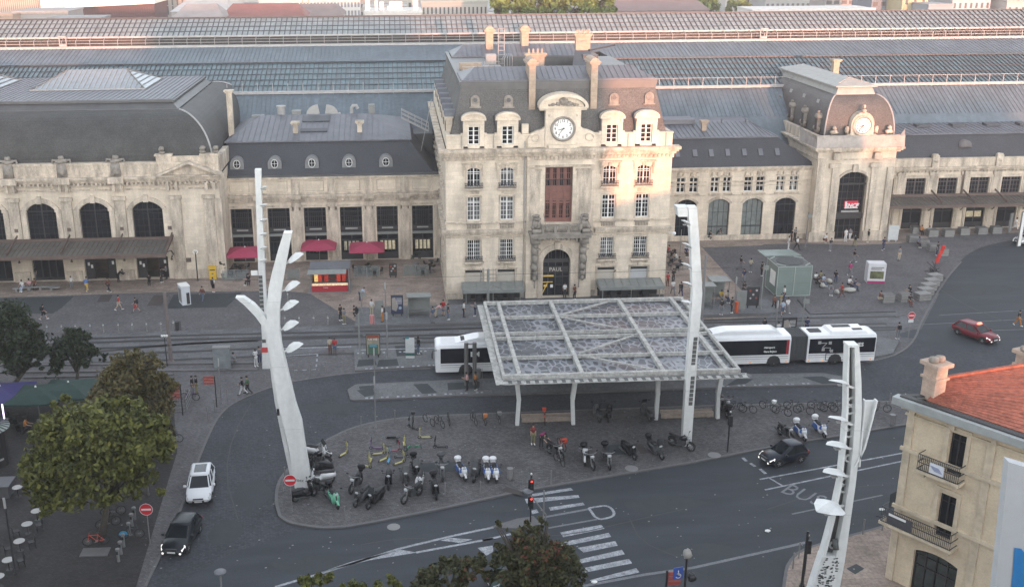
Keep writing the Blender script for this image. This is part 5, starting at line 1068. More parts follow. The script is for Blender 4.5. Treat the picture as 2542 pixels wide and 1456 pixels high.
bldg(2050,2200,-12,360,'brown and grey balcony block',(.3,.28,.27),14,3,8,win=(.7,.4))
bldg(2165,2242,-10,320,'dark blue grey apartment block with wide windows',(.17,.19,.22),14,3,4,win=(.6,.4))
bldg(2242,2305,-15,310,'ochre yellow apartment block',(.44,.38,.24),14,3,3,win=(.3,.5))
bldg(2305,2365,14,300,'low grey block with white framed windows',(.28,.31,.33),12,2,5,win=(.4,.5),wincol=(.4,.41,.42))
bldg(2365,2460,-5,310,'pale blue grey apartment block',(.36,.38,.4),14,3,7,win=(.4,.5))
bldg(2460,2505,-8,315,'grey cube house with stacked square windows',(.34,.34,.34),14,3,3,win=(.4,.5))
bldg(2500,2600,5,305,'beige stepped block at the right edge',(.42,.39,.36),14,3,6,win=(.35,.5))
bldg(300,640,-22,700,'hazy far off town blocks on the left horizon',(.34,.35,.36),40,2,30)
bldg(1230,1560,-40,900,'hazy far off town blocks at the centre horizon',(.35,.36,.37),40,2,30)
bldg(1700,2600,-40,800,'hazy far off town blocks on the right horizon',(.33,.34,.35),40,3,60)
m=MB(); 
for u in(553,760): 
 p=onY(u,40,350); 
 m=MB(); 
 for dx,dy in((-1,-1),(1,-1),(1,1),(-1,1)): m.beam((p.x+dx,350+dy,0),(p.x+dx,350+dy,45),.25)
 for k in range(20):
  for dy in(-1,1): m.beam((p.x-1,350+dy,k*2.2),(p.x+1,350+dy,k*2.2+2.2),.15)
 solo('tower_crane_mast',m,mat('crane_orange',(.5,.36,.28),.6),('left' if u<600 else 'right')+' of two pale orange crane masts standing behind the shed','crane','crane masts behind the shed')
# ============================================================ masts
def bandpath(c,pts,Y,wd): pass
def lamp_pod(par,base,tip,wid,name='lamp_pod',tilt=0):
 """leaf shaped floodlight: base point on the mast, tip point outward"""
 m=MB(); b=Vector(base);t=Vector(tip); d=(t-b); L=d.length; d.normalize(); s=d.cross(Vector((0,0,1))).normalized(); u=s.cross(d); s,u=s*math.cos(tilt)+u*math.sin(tilt),u*math.cos(tilt)-s*math.sin(tilt)
 m.beam(b,b+d*L*.3,.12,.1); rings=[]
 for k,(f,w_,h_) in enumerate(((.22,.12,.1),(.35,.42,.2),(.55,.5,.24),(.8,.34,.16),(1,.05,.04))):
  c=b+d*L*f+u*(.12*math.sin(f*3)); w_=w_*wid; rings.append([c-s*w_,c+u*h_*wid*.7,c+s*w_,c-u*h_*wid*.35])
 m.loft(rings); o=m.build(name,mastw,par); g_=MB(); c=b+d*L*.55-u*.11*wid; g_.cbox(c,(.3*wid,.3*wid,.04)); g_.build('lamp_glass',paleiron,o)
def mast_strip(m,pl,Y,dep):
 """pl: list of (uL,uR,v) in picture measure; all in plane Y -> box section following them"""
 rings=[]
 for uL,uR,v in pl:
  a=onY(uL,v,Y);b=onY(uR,v,Y); rings.append([a,b,b+Vector((0,dep,0)),a+Vector((0,dep,0))])
 m.loft(rings)
def squares(par,pts,Y,s,name='square_openings'):
 m=MB()
 for u,v in pts: c=onY(u,v,Y-.012); m.cbox(c,(s,.02,s))
 m.build(name,mastd,par)
Y1=at(748,1214).y; b0=at(748,1214)
ms=thing('lighting_mast','white forked lighting mast with five leaf lamps among the motorcycles on the left','lighting mast',(b0.x,Y1,0))
m=MB(); mast_strip(m,[(733,772,1222),(727,769,1180),(716,757,1110),(702,748,1050),(690,733,1005),(677,715,930),(665,698,860),(662,693,815),(661,693,770),(666,699,715),(675,706,675),(690,716,620),(703,724,579)],Y1,.75)
mast_strip(m,[(668,690,842),(655,677,815),(633,656,785),(606,630,757),(584,604,739)],Y1+.02,.6); o=m.build('mast_body',mastw,ms)
m=MB(); mast_strip(m,[(724,733,1200),(700,710,1090),(682,692,1000),(672,679,930),(663,667,850)],Y1+.45,.5); m.build('rear_flange',mastw,ms)
m=MB(); c=onY(690,1022,Y1-.01); m.cbox(c,(.18,.04,.5)); m.build('service_hatch',black,o); textmesh('painted_tag','204X',.28,mastd,o,onY(743,1192,Y1-.02),(R(90),R(8),0),.004)
for (bu,bv,tu,tv) in ((708,655,754,629),(701,722,745,701),(694,770,742,748),(694,819,742,799),(700,874,753,852)): lamp_pod(ms,onY(bu,bv,Y1+.3),onY(tu,tv,Y1-.3)+Vector((0,-.1,0)),.9,tilt=-.6)
Y3=at(658,915).y; b3=at(658,915)
ms=thing('lighting_mast','slim straight white lighting mast rising behind the forked mast','lighting mast',(b3.x,Y3,0))
m=MB(); mast_strip(m,[(651,669,916),(650,668,840),(642,658,700),(638,654,600),(635,649,500),(632,647,421)],Y3,.6); o=m.build('mast_body',mastw,ms)
squares(o,[(646.5+i*.5,688+i*10.3) for i in range(10)]+[(655,846)],Y3,.34)
m=MB(); m.cbox(onY(656,868,Y3-.02),(.62,.03,.5)); m.build('red_label',mat('sticker_red',(.5,.06,.06),.6),o)
m=MB(); m.cbox(onY(631,677,Y3-.05),(.6,.04,.45)); m.build('small_sign_board',whitep,o)
for v in(465,508,545,580,614,645): lamp_pod(ms,onY(650,v+8,Y3+.3),onY(661,v,Y3-.2),.8)
Y2=at(1704,1110).y; b2=at(1704,1110)
ms=thing('lighting_mast','white cranked lighting mast standing in front of the tram canopy','lighting mast',(b2.x,Y2,0))
m=MB(); mast_strip(m,[(1694,1715,1112),(1697,1720,1040),(1702,1726,960),(1710,1733,850),(1719,1743,728),(1715,1737,620),(1709,1730,520),(1706,1729,513)],Y2,.6); mast_strip(m,[(1684,1708,538),(1680,1708,514)],Y2+.15,.9); o=m.build('mast_body',mastw,ms)
squares(o,[(1726-i*1.0,841+i*10.5) for i in range(7)]+[(1719-i*.9,938+i*10.5) for i in range(7)],Y2,.3)
m=MB(); m.cbox(onY(1720,912,Y2-.04),(.32,.08,.42)); m.build('junction_box',whitep,o)
for (bu,bv,tu,tv) in ((1713,565,1690,547),(1717,622,1692,603),(1719,672,1690,653),(1721,716,1693,700),(1719,757,1691,748)): lamp_pod(ms,onY(bu,bv,Y2+.2),onY(tu,tv,Y2-.2),.8)
def gG(x,y): return G_(x,y)
Y4=47.5; m=MB()
L4=[(845,905,140),(838,917,330),(835,920,500),(820,908,700),(800,885,900),(757,857,1100),(705,830,1290),(650,800,1456)]
pl=[(G_(a,y)[0],G_(b,y)[0],G_(a,y)[1]) for a,b,y in L4]; pl+= [(pl[-1][0]-38,pl[-1][1]-26,1580),(pl[-1][0]-50,pl[-1][1]-34,1680)]
bb=onY(pl[-1][0]+20,1690,Y4); ms=thing('lighting_mast','tall white branching lighting mast with ring openings nearest on the right','lighting mast',(bb.x,Y4,0))
m=MB()
lf=[(a,a+max(3,(b-a)*.14),v) for a,b,v in pl]; rf=[(b-(b-a)*.42,b,v) for a,b,v in pl]; mast_strip(m,lf[:-1],Y4,.55); mast_strip(m,rf[:-1],Y4-.05,.6); 
tp=[pl[0],(pl[0][0],pl[0][1],pl[0][2]+6)]; mast_strip(m,[(pl[0][0],pl[0][1],pl[0][2]-1),(pl[0][0],pl[0][1],pl[0][2]+4)],Y4-.06,.62); mast_strip(m,[pl[-4],pl[-3],pl[-2],(pl[-1][0],pl[-1][1],1740)],Y4-.03,.62)
q=[G_(x,y) for x,y in((905,800),(912,690),(925,560),(938,440))];q2=[G_(x,y) for x,y in((890,800),(940,700),(972,580),(1008,440))]
mast_strip(m,[(a[0],b[0],a[1]) for a,b in zip(q,q2)],Y4+.1,.12); mast_strip(m,[(b[0]-4,b[0],b[1]) for a,b in zip(q,q2)],Y4-.15,.3); mast_strip(m,[(a[0],a[0]+3,b[1]) for a,b in zip(q,q2)],Y4-.15,.3)
o=m.build('mast_body',mastw,ms)
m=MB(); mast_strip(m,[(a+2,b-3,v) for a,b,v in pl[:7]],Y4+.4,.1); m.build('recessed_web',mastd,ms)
for x,y in((862,443),(855,490),(855,577),(848,617),(850,752),(828,880),(820,918),(765,1225)):
 c=onY(*G_(x,y),Y4+.3); r=.2; m=MB(); m.sm=True; m.tube([c+Vector((r*math.cos(6.28*k/12),0,r*math.sin(6.28*k/12))) for k in range(12)],.06,5,closed=True); m.build('ring_opening',mastw,ms)
m=MB(); c=onY(*G_(772,1190),Y4+.2); m.sm=True; m.tube([c,c+Vector((0,-.3,-.5))],.16,8); m.build('projector',mastd,ms)
rn=random.Random(5); m=MB()
for i in range(90):
 y=1295+rn.random()*160; tt=(y-1290)/166; x0=712-tt*50;  x=x0+6+rn.random()*88*(1-.05*tt); 
 if abs(x-x0-50)<8: continue
 m.cbox(onY(*G_(x,y),Y4-.06),(.05+.1*rn.random(),.02,.06))
m.build('perforations',mastd,o)
for (bx,by,tx,ty,w_) in((875,368,738,330,.6),(868,570,735,530,.7),(862,700,725,680,.95),(848,850,708,830,1.05),(820,1010,675,1045,1.9)): lamp_pod(ms,onY(*G_(bx,by),Y4+.1),onY(*G_(tx,ty),Y4-.5),w_)
# ============================================================ tram and bus canopy
CX0,CX1,CYA,CYB,CZ=7.85,26.45,75.7,93.4,6.0
can=thing('bus_station_canopy','large flat canopy of white beams and grey perforated panels over the bus stop','canopy',((CX0+CX1)/2,79,0))
xs=[at(*C3(x,y),CZ).x for x,y in((380,540),(740,530),(1210,520),(1570,510))]; ys=[at(*C3(x,y),CZ).y for x,y in((260,207),(300,298),(310,325),(360,435))]
pm=bpy.data.materials.new('perforated_panel'); pm.use_nodes=True; n_=pm.node_tree.nodes; l_=pm.node_tree.links; g_=n_.new('ShaderNodeNewGeometry'); vo=n_.new('ShaderNodeTexVoronoi'); vo.feature='DISTANCE_TO_EDGE'; vo.inputs['Scale'].default_value=1.7; vo.inputs['Randomness'].default_value=1
mp=n_.new('ShaderNodeMapping'); mp.inputs['Scale'].default_value=(1,.6,1); mp.inputs['Rotation'].default_value=(0,0,.3); l_.new(g_.outputs['Position'],mp.inputs[0]); l_.new(mp.outputs[0],vo.inputs['Vector'])
ns=n_.new('ShaderNodeTexNoise'); ns.inputs['Scale'].default_value=.35; l_.new(g_.outputs['Position'],ns.inputs['Vector']); th=n_.new('ShaderNodeMath'); th.operation='MULTIPLY_ADD'; l_.new(ns.outputs['Fac'],th.inputs[0]); th.inputs[1].default_value=.55; th.inputs[2].default_value=-.17
lt=n_.new('ShaderNodeMath'); lt.operation='LESS_THAN'; l_.new(vo.outputs['Distance'],lt.inputs[0]); l_.new(th.outputs[0],lt.inputs[1])
cr_=n_.new('ShaderNodeMix'); cr_.data_type='RGBA'; l_.new(lt.outputs[0],cr_.inputs['Factor']); cr_.inputs['A'].default_value=(.06,.066,.078,1); cr_.inputs['B'].default_value=(.21,.22,.24,1)
n2=n_.new('ShaderNodeTexNoise'); n2.inputs['Scale'].default_value=1.2; n2.inputs['Detail'].default_value=6; l_.new(g_.outputs['Position'],n2.inputs['Vector']); sc_=n_.new('ShaderNodeVectorMath'); sc_.operation='SCALE'; l_.new(cr_.outputs['Result'],sc_.inputs[0]); mr_=n_.new('ShaderNodeMapRange'); mr_.inputs['To Min'].default_value=.35; mr_.inputs['To Max'].default_value=1.65; l_.new(n2.outputs['Fac'],mr_.inputs[0]); l_.new(mr_.outputs[0],sc_.inputs['Scale']); l_.new(sc_.outputs[0],n_['Principled BSDF'].inputs['Base Color']); n_['Principled BSDF'].inputs['Roughness'].default_value=.45
m=MB(); gx=[CX0]+xs+[CX1]; gy=[CYA+.3]+ys[::-1][0:2]+ys[::-1][2:]+[CYB]
for a,b in zip(gx,gx[1:]):
 k=max(1,round((b-a)/2.1))
 for j in range(k):
  x0=a+(b-a)*j/k+.02;x1=a+(b-a)*(j+1)/k-.02
  for c,d in zip(gy,gy[1:]):
   if d-c<.9: continue
   m.box(x0,x1,c+.02,d-.02,CZ-.42,CZ-.36)
m.build('panel_roof',pm,can)
m=MB(); bmz=mat('canopy_beam_paint',(.36,.355,.335),.7,.4,2.2,fine=(7,.2))
for x in xs: m.box(x-.16,x+.16,CYA,CYB,CZ-.35,CZ)
for x in(CX0+.08,CX1-.08): m.box(x-.12,x+.12,CYA,CYB,CZ-.3,CZ-.01)
for y in ys: m.box(CX0+.2,CX1-.2,y-.09,y+.09,CZ-.33,CZ-.03)
for y in(CYA+.12,CYB-.12): m.box(CX0,CX1,y-.16,y+.16,CZ-.32,CZ-.005)
m.box(CX0-.35,CX1+.5,CYA-.9,CYA-.05,CZ-.42,CZ-.34); m.box(CX0-.6,CX0-.05,CYA-.9,CYB,CZ-.43,CZ-.36)
for a,b in (((590,200),(900,115)),((610,205),(980,275)),((720,415),(1035,312)),((730,425),(1200,515))): p=at(*C3(*a),CZ);q=at(*C3(*b),CZ); m.beam((p.x,p.y,CZ-.1),(q.x,q.y,CZ-.1),.16,.12)
m.build('beams',bmz,can)
m=MB(); m.box(CX0,CX1+.3,CYA-.33,CYA-.28,CZ-.335,CZ-.305)
for i in range(28): x=CX0+.4+i*.69; m.box(x-.04,x+.25,CYA-.85,CYA-.3,CZ-.34,CZ-.3)
m.build('edge_brackets',mastd,can)
for i,(u,v,le) in enumerate(((1283,1057,-1),(1422,1055,1),(1627,1043,-.3),(1780,1040,1))):
 for yy in(None,89.3):
  p=at(u,v); y=yy or p.y
  if yy and i in(1,2): continue
  m=MB(); m.beam((p.x,y,IZ if not yy else .16),(p.x-.12*le,y,2.4),.3,.34); m.beam((p.x-.12*le,y,2.38),(p.x+.25*le,y,CZ-.42),.34,.38); m.build('post',mastw,can)
wood=mat('bench_stone',(.27,.22,.18),.8,.25,3)
for k,(a,b) in enumerate(((1297,1430),(1645,1776))):
 p=at(a,1058 if k==0 else 1048,IZ);q=at(b,1054 if k==0 else 1045,IZ); y=p.y+.6; m=MB(); m.box(p.x,q.x,y,y+.55,IZ+.35,IZ+.5); m.box(p.x,q.x,y-.02,y+.14,IZ+.1,IZ+.34); m.box(p.x,q.x,y+.5,y+.6,IZ+.35,IZ+.6)
 for x in(p.x+.4,(p.x+q.x)/2,q.x-.4): m.box(x-.08,x+.08,y+.1,y+.5,IZ,IZ+.36)
 solo('bench',m,wood,'long stone and timber bench under the canopy, '+('left one, with a red basket behind it' if k==0 else 'right one, behind the cranked white mast'),'bench','long benches under the canopy')
# twin grey totems
tp=at(1166,955,.16); m=MB(); 
for dx in(-.32,.42): m.tube([(tp.x+dx,tp.y,.16),(tp.x+dx,tp.y,4.2)],.19,10)
m.box(tp.x-.5,tp.x+.6,tp.y-.1,tp.y+.1,4.05,4.12); to=solo('steel_totem',m,mat('brushed_steel',(.2,.195,.19),.4,.15,3,metal=.5),'pair of tall grey steel columns standing in front of the left bus','column')
# ============================================================ buses
busw=mat('bus_white_paint',(.74,.75,.76),.3,.05,1.5,coat=.3); busb=mat('bus_black_band',(.008,.01,.016),.25,.2,spec=.25); tyre=mat('tyre_rubber',(.02,.02,.02),.9); rim=mat('wheel_rim',(.35,.35,.36),.4,metal=.6); bellow=mat('bellows_grey',(.06,.065,.068),.8,.1)
redl=mat('red_graphic',(.35,.02,.03),.4); amber=mat('lit_side_marker',(.6,.25,.05),.5,emit=((1,.4,.1),.1)); headl=mat('lit_headlamp',(.8,.8,.8),.3,0,emit=((1,.95,.85),.09)); lampg=mat('unlit_lamp_glass',(.45,.46,.47),.15,.1); plate=mat('number_plate',(.6,.6,.58),.5)
def wheel(par,x,y,z,r,w,nm='wheel'):
 m=MB(); m.sm=False; M3=Matrix.Rotation(R(90),3,'X'); m.lathe([(r*.6,-w/2),(r*.95,-w/2),(r,-w*.3),(r,w*.3),(r*.95,w/2),(r*.6,w/2)],(x,y,z),18,M3); o=m.build(nm,tyre,par,False); q=MB(); q.lathe([(r*.62,-w*.42),(r*.62,w*.42)],(x,y,z),14,M3); 
 for k in range(5): a=6.28*k/5; q.beam((x,y-w*.46,z),(x+r*.55*math.cos(a),y-w*.46,z+r*.55*math.sin(a)),.05,.03,up=(0,1,0)); q.beam((x,y+w*.46,z),(x+r*.55*math.cos(a),y+w*.46,z+r*.55*math.sin(a)),.05,.03,up=(0,1,0))
 q.build('rim',rim,o,False); return o
def make_bus(name,label,loc,v):
 b=thing(name,label,'bus',loc,'articulated city buses at the stop'); L=18.0
 def sec(x0,x1,nm,round0=False,round1=False):
  m=MB(); pr=[(0,.32),(2.5,.32),(2.55,.6),(2.55,2.6),(2.45,2.88),(2.2,2.98),(.35,2.98),(.1,2.88),(0,2.6),(0,.6)]; rings=[]
  xs_=[x0,x0+.12,x0+.5] if round0 else [x0]; xs2=[x1-.3,x1] if round1 else [x1]
  for x in xs_+xs2:
   k=1
   if round0 and x==x0: k=.9
   if round0 and x==x0+.12:k=.97
   if round1 and x==x1:k=.95
   rings.append([(x,1.275+(y-1.275)*k,1.5+(z-1.5)*(k if z>1.5 else 1)) for y,z in pr])
  m.loft(rings); return m.build(nm,busw,b,False)
 f=sec(0,9.9,'front_body',True); r=sec(11.5,18,'rear_body',False,True)
 m=MB(); 
 for i in range(10): x=9.88+i*.163; m.box(x,x+.09,.08,2.47,.55,2.9); m.box(x+.09,x+.165,.16,2.39,.62,2.82)
 m.build('bellows',bellow,b,False)
 for par,x0,x1 in((f,.45,9.75),(r,11.65,17.9)):
  m=MB(); m.box(x0,x1,-.012,.02,1.18,2.62); m.build('window_band',busb,par,False)
  m=MB(); m.box(x0,x1,2.53,2.562,1.18,2.62); m.build('window_band',busb,par,False)
  m=MB(); m.box(x0,x1,-.016,-.004,.98,1.02); m.box(x0,x1,-.016,-.004,.78,.8); m.build('trim_line',bellow,par,False)
 m=MB(); m.box(.03,.14,.15,2.4,.95,2.7); m.build('windscreen',busb,f,False)
 m=MB(); m.box(17.96,18.02,.3,2.25,1.5,2.6); m.build('rear_window',busb,r,False)
 for x in(2.75,8.4,14.2):
  for y in(.16,2.39): wheel(b,x,y,.48,.48,.3)
  m=MB(); m.prismY([(x-.68,.32)]+[(x-.62*math.cos(math.pi*k/10),.5+.58*math.sin(math.pi*k/10)) for k in range(11)]+[(x+.68,.32)],-.006,.004); m.build('wheel_arch',blackm,b,False)
 m=MB(); m.loft([[(1.8,.5,2.97),(1.8,2.05,2.97),(9.2,2.05,2.97),(9.2,.5,2.97)],[(3.6,.5,3.35),(3.6,2.05,3.35),(8.6,2.05,3.35),(8.6,.5,3.35)],[(4.0,.65,3.45),(4.0,1.9,3.45),(8.3,1.9,3.45),(8.3,.65,3.45)]]); m.build('roof_fairing',busw,f,False)
 m=MB(); m.prismX([(.6,3.1),(1.95,3.1),(1.9,3.32),(.65,3.32)],2.3,2.8) if False else m.box(2.35,2.9,.75,1.8,3.08,3.16); m.build('air_intake',blackm,f,False)
 m=MB(); m.loft([[(13.6,.25,2.97),(13.6,2.3,2.97),(17.2,2.3,2.97),(17.2,.25,2.97)],[(13.8,.35,3.2),(13.8,2.2,3.2),(17.0,2.2,3.2),(17.0,.35,3.2)]]); m.build('air_conditioning_pod',busw,r,False)
 m=MB(); m.box(14.3,16.0,1.4,2.0,3.2,3.23); m.build('roof_grille',blackm,r,False); m=MB(); m.box(15.9,16.8,.6,1.0,3.2,3.24); m.build('roof_grille',blackm,r,False)
 m=MB(); m.box(11.9,13.0,.8,1.7,2.97,3.06); m.build('roof_hatch',blackm,r,False)
 m=MB(); 
 for x,z in((13.4,.42),(13.4,1.0),(14.9,.42),(14.9,1.0)): pass
 for a,c in(((13.3,.5),(15.1,.5)),((15.1,.5),(15.1,1.15)),((15.1,1.15),(13.3,1.15)),((13.3,1.15),(13.3,.5))): m.beam((a[0],-.02,a[1]),(c[0],-.02,c[1]),.05,.03)
 m.build('engine_flap',blackm,r,False)
 for x in(6.2,9.6,11.7,13.0,16.2,17.6): m=MB(); m.box(x-.09,x+.09,-.03,0,.42,.5); m.build('side_marker',amber,b,False)
 m=MB(); m.tube([(.1,-.05,2.5),(-.25,-.25,2.55),(-.3,-.3,2.2)],.04,5); m.box(-.38,-.26,-.4,-.15,1.85,2.35); m.build('mirror',blackm,b,False)
 for y in(.35,2.2): m=MB(); m.box(-.0,.06,y-.2,y+.2,.7,.9); m.build('headlight',lampg,f,False)
 rot=(R(90),0,0)
 if v==0:
  textmesh('side_lettering','BM',.62,whitep,f,(3.6,-.02,2.0),rot,.004,False,bold=.03); 
  for i in range(5): m=MB(); m.beam((5.0+.15*i,-.02,1.4),(6.2-.1*i,-.02,1.45+.14*i),.05,.01,up=(0,1,0)); m.build('side_graphic',redl,f,False)
 else:
  textmesh('side_lettering','LIANES',.5,whitep,r,(16.0,-.02,1.95),rot,.004,False,bold=.015)
  textmesh('side_lettering','Aéroport',.26,whitep,f,(7.9,-.02,1.9),rot,.004,False,bold=.01); textmesh('side_lettering','Gare St-Jean',.24,whitep,f,(8.0,-.02,1.5),rot,.004,False,bold=.012)
  m=MB(); 
  for a,c in(((12.5,2.2),(13.3,2.2)),((13.3,2.2),(12.9,1.75)),((12.9,1.75),(13.7,1.7)),((13.7,1.7),(13.6,1.4))): m.beam((a[0],-.02,a[1]),(c[0],-.02,c[1]),.07,.01,up=(0,1,0))
  for x,z in((12.6,2.25),(13.6,2.2),(13.0,1.55),(13.8,1.4)): m.box(x-.14,x+.14,-.03,-.01,z-.14,z+.14)
  m.build('route_symbol',paleiron,r,False)
  m=MB(); m.box(2.4,2.6,-.03,-.01,1.3,2.2); m.beam((2.5,-.02,1.4),(3.4,-.02,2.1),.15,.01,up=(0,1,0)); m.build('side_graphic',redl,f,False)
  m=MB(); m.box(9.5,9.72,-.018,-.013,1.2,2.6); m.build('red_stripe',redl,f,False)
 return b
make_bus('city_bus','white articulated bus with black window band, its front showing left of the canopy',(3.2,90.25,.01),0)
make_bus('city_bus','white articulated bus whose grey bellows and tail show right of the canopy',(26.2,90.25,.01),1)
# ============================================================ cars
def carpaint(n,c,r=.25): return mat(n,c,r+.05,.06,1,coat=.15,spec=.25)
cglass=mat('car_glass',(.012,.016,.02),.1,.2,spec=.4)
def make_car(name,label,loc,rz,col,L=4.2,W=1.78,Hh=1.5,suv=0,lights=False,kind='hatch',sunroof=False,taxi=False,cat='car'):
 """local x forward"""
 c=thing(name,label,cat,loc,rz=rz); p=carpaint(name+'_paint',col); h=L/2; gc=.2+.06*suv
 belt=.92+.1*suv
 st=[(-h,.45,belt*.82,.80),(-h+.08,.34,belt*.98,.92),(-h+.45,.26,belt+.04,.985),(-h+1.1,.24,belt+.02,1),(-.2,.24,belt-.01,1),(h-1.25,.24,belt-.02,1),(h-.75,.26,belt-.1,.985),(h-.3,.28,belt-.2,.93),(h-.06,.34,belt-.36,.82),(h,.42,belt-.48,.74)]
 rings=[]
 for x,zb,zt_,wf in st:
  w=W/2*wf; zb+=gc-.2; zm=(zb+zt_)/2
  rings.append([(x,-w*.86,zb),(x,-w,zb+.12),(x,-w,zm),(x,-w*.97,zt_-.08),(x,-w*.86,zt_),(x,w*.86,zt_),(x,w*.97,zt_-.08),(x,w,zm),(x,w,zb+.12),(x,w*.86,zb)])
 m=MB(); m.sm=True; m.loft(rings); body=m.build('body',p,c,False)
 md=body.modifiers.new('bevel','BEVEL'); md.width=.03; md.segments=2; md.limit_method='ANGLE'; md.angle_limit=R(50)
 # greenhouse: glass loft + painted roof
 x0,x1,x2,x3=(-h+.12,-h+.55,h-1.95,h-1.1) if kind=='hatch' else (-h+.1,-h+.6,h-2.05,h-1.15)
 wb,wt=W/2*.93,W/2*.74; rr=[]
 def gr(z,t): a=lerp(x0,x1,t);b_=lerp(x3,x2,t); w=lerp(wb,wt,t); return [(a,-w*.9,z),(a+.15,-w,z),(b_-.25,-w,z),(b_,-w*.82,z),(b_,w*.82,z),(b_-.25,w,z),(a+.15,w,z),(a,w*.9,z)]
 m=MB(); m.sm=False; m.loft([gr(belt-.06,0),gr(Hh-.08,.93)]); m.build('windows',cglass,c,False)
 m=MB(); m.sm=True; g1=gr(Hh-.1,.92);g2=gr(Hh-.02,1.0); xm=(x1+x2)/2
 def shr(g,k,dz): return [(xm+(a-xm)*k,b_*k,z+dz) for a,b_,z in g]
 m.loft([g1,g2,shr(g2,.85,.035),shr(g2,.4,.055)]); m.build('roof',p,c,False)
 lo=gr(belt-.05,0);hi=gr(Hh-.09,.93)
 for k in range(8):
  a=Vector(lo[k]);b_=Vector(hi[k]); o_=Vector((0,.012*(1 if a.y>0 else -1),0)); m=MB(); m.beam(a+o_,b_+o_,.07 if k in(0,3,4,7) else .05,.06); m.build('pillar',p,c,False)
 for s_1 in(-1,1):
  a=Vector(((x0+x3)/2+.0,s_1*(wb+.005),belt-.05)); b_=Vector(((x1+x2)/2,s_1*(wt+.03),Hh-.09)); m=MB(); m.beam(a,b_,.09,.05,up=(1,0,0)); m.build('pillar',p,c,False)
 if sunroof: m=MB(); m.box(x1+.35,x2-.35,-.42,.42,Hh+.0,Hh+.05); m.build('sunroof',cglass,c,False)
 for xx in(-h+.78,h-.82):
  for s_1 in(-1,1): wheel(c,xx,s_1*(W/2-.1),.33+.02*suv,.33+.02*suv,.22)
  m=MB(); r=.42+.02*suv
  for s_1 in(-1,1): m.prismY([(xx-r,.24)]+[(xx-r*math.cos(math.pi*k/8),.33+r*math.sin(math.pi*k/8)*.95) for k in range(9)]+[(xx+r,.24)],s_1*(W/2-.01)-.012,s_1*(W/2-.01)+.012)
  m.build('wheel_arches',blackm,body,False)
 for s_1 in(-1,1):
  m=MB(); m.sm=True; m.loft([[(h-.42,s_1*W*.42,belt-.33),(h-.42,s_1*W*.47,belt-.33),(h-.46,s_1*W*.465,belt-.17),(h-.5,s_1*W*.40,belt-.15)],[(h-.05,s_1*W*.27,belt-.46),(h-.07,s_1*W*.40,belt-.46),(h-.12,s_1*W*.40,belt-.31),(h-.14,s_1*W*.27,belt-.32)]]); m.build('headlight',headl if lights else lampg,c,False)
  m=MB(); m.box(-h-.01,-h+.14,s_1*W*.36-.12*s_1,s_1*W*.45,belt-.3,belt-.04); m.build('tail_light',mat('tail_red',(.3,.02,.02),.2) if 'tail_red' not in bpy.data.materials else bpy.data.materials['tail_red'],c,False)
  m=MB(); m.sm=True; m.cbox((h-1.35,s_1*(W/2+.1),belt+.03),(.14,.2,.14),.15*s_1); m.build('mirror',p,c,False)
  if not suv and lights: 
   m=MB(); m.disc((h-.02,s_1*W*.33,.4),.075,10,'X',.06); m.build('fog_lamp',headl,c,False)
 m=MB(); m.box(h-.1,h+.015,-.42,.42,.42,.56); m.box(h-.12,h-.005,-.36,.36,.62,.69); m.build('grille',blackm,c,False)
 m=MB(); m.box(h+.016,h+.03,-.26,.26,.43,.54); m.build('number_plate',plate,c,False)
 m=MB(); m.box(-h-.03,-h+.05,-.26,.26,.55,.66); m.build('number_plate',plate,c,False)
 if taxi: m=MB(); m.box(.1,.35,-.25,.25,Hh+.04,Hh+.2,.03); m.build('roof_sign',mat('lit_red_taxi_sign',(.6,.1,.08),.5,emit=((1,.2,.12),.3)),c,False)
 return c
def place(u0,v0,u1,v1,z=0): # heading from point 1 (rear) to 0 (front); centre
 a=at(u0,v0,z);b=at(u1,v1,z); d=a-b; return ((a+b)/2,math.atan2(d.y,d.x))
p,a=place(492,1256,510,1176); p=at(500,1228); make_car('white_suv','white sport utility car with dark glass roof on the setts road','',0,(.66,.67,.69)) if False else None
p,a=place(490,1258,508,1160); make_car('car','white sport utility car with dark sunroof driving down the setts road',(at(500,1222).x,at(500,1222).y,.01),a,(.66,.67,.69),4.4,1.84,1.6,1,sunroof=True)
make_car('car','black hatchback with both headlights lit behind the white car at lower left',(at(452,1345).x,at(452,1345).y,.01),place(428,1372,482,1285)[1],(.012,.016,.02),4.05,1.75,1.45,lights=True)
make_car('car','small dark blue hatchback turning on the main road beside the white post scooters',(at(1942,1143).x,at(1942,1143).y,.01),place(1916,1158,1984,1144)[1],(.010,.014,.026),3.6,1.7,1.5,lights=True)
make_car('car','dark red saloon taxi with lit red roof sign at the upper right',(at(2420,838).x,at(2420,838).y,.01),math.atan2(-1,.46),(.16,.012,.022),4.4,1.8,1.47,lights=True,taxi=True,kind='sedan')
make_car('car','dark green car half hidden under the reddish tree at the bottom',(at(1290,1446).x,at(1290,1446).y,.01),math.pi+.25,(.03,.06,.055),4.2,1.78,1.5)
make_car('car','silver car at the right edge of the square near the far station wing',(at(2556,604).x,at(2556,604).y,.01),math.pi+.2,(.4,.41,.42),4.3,1.8,1.45,lights=True)
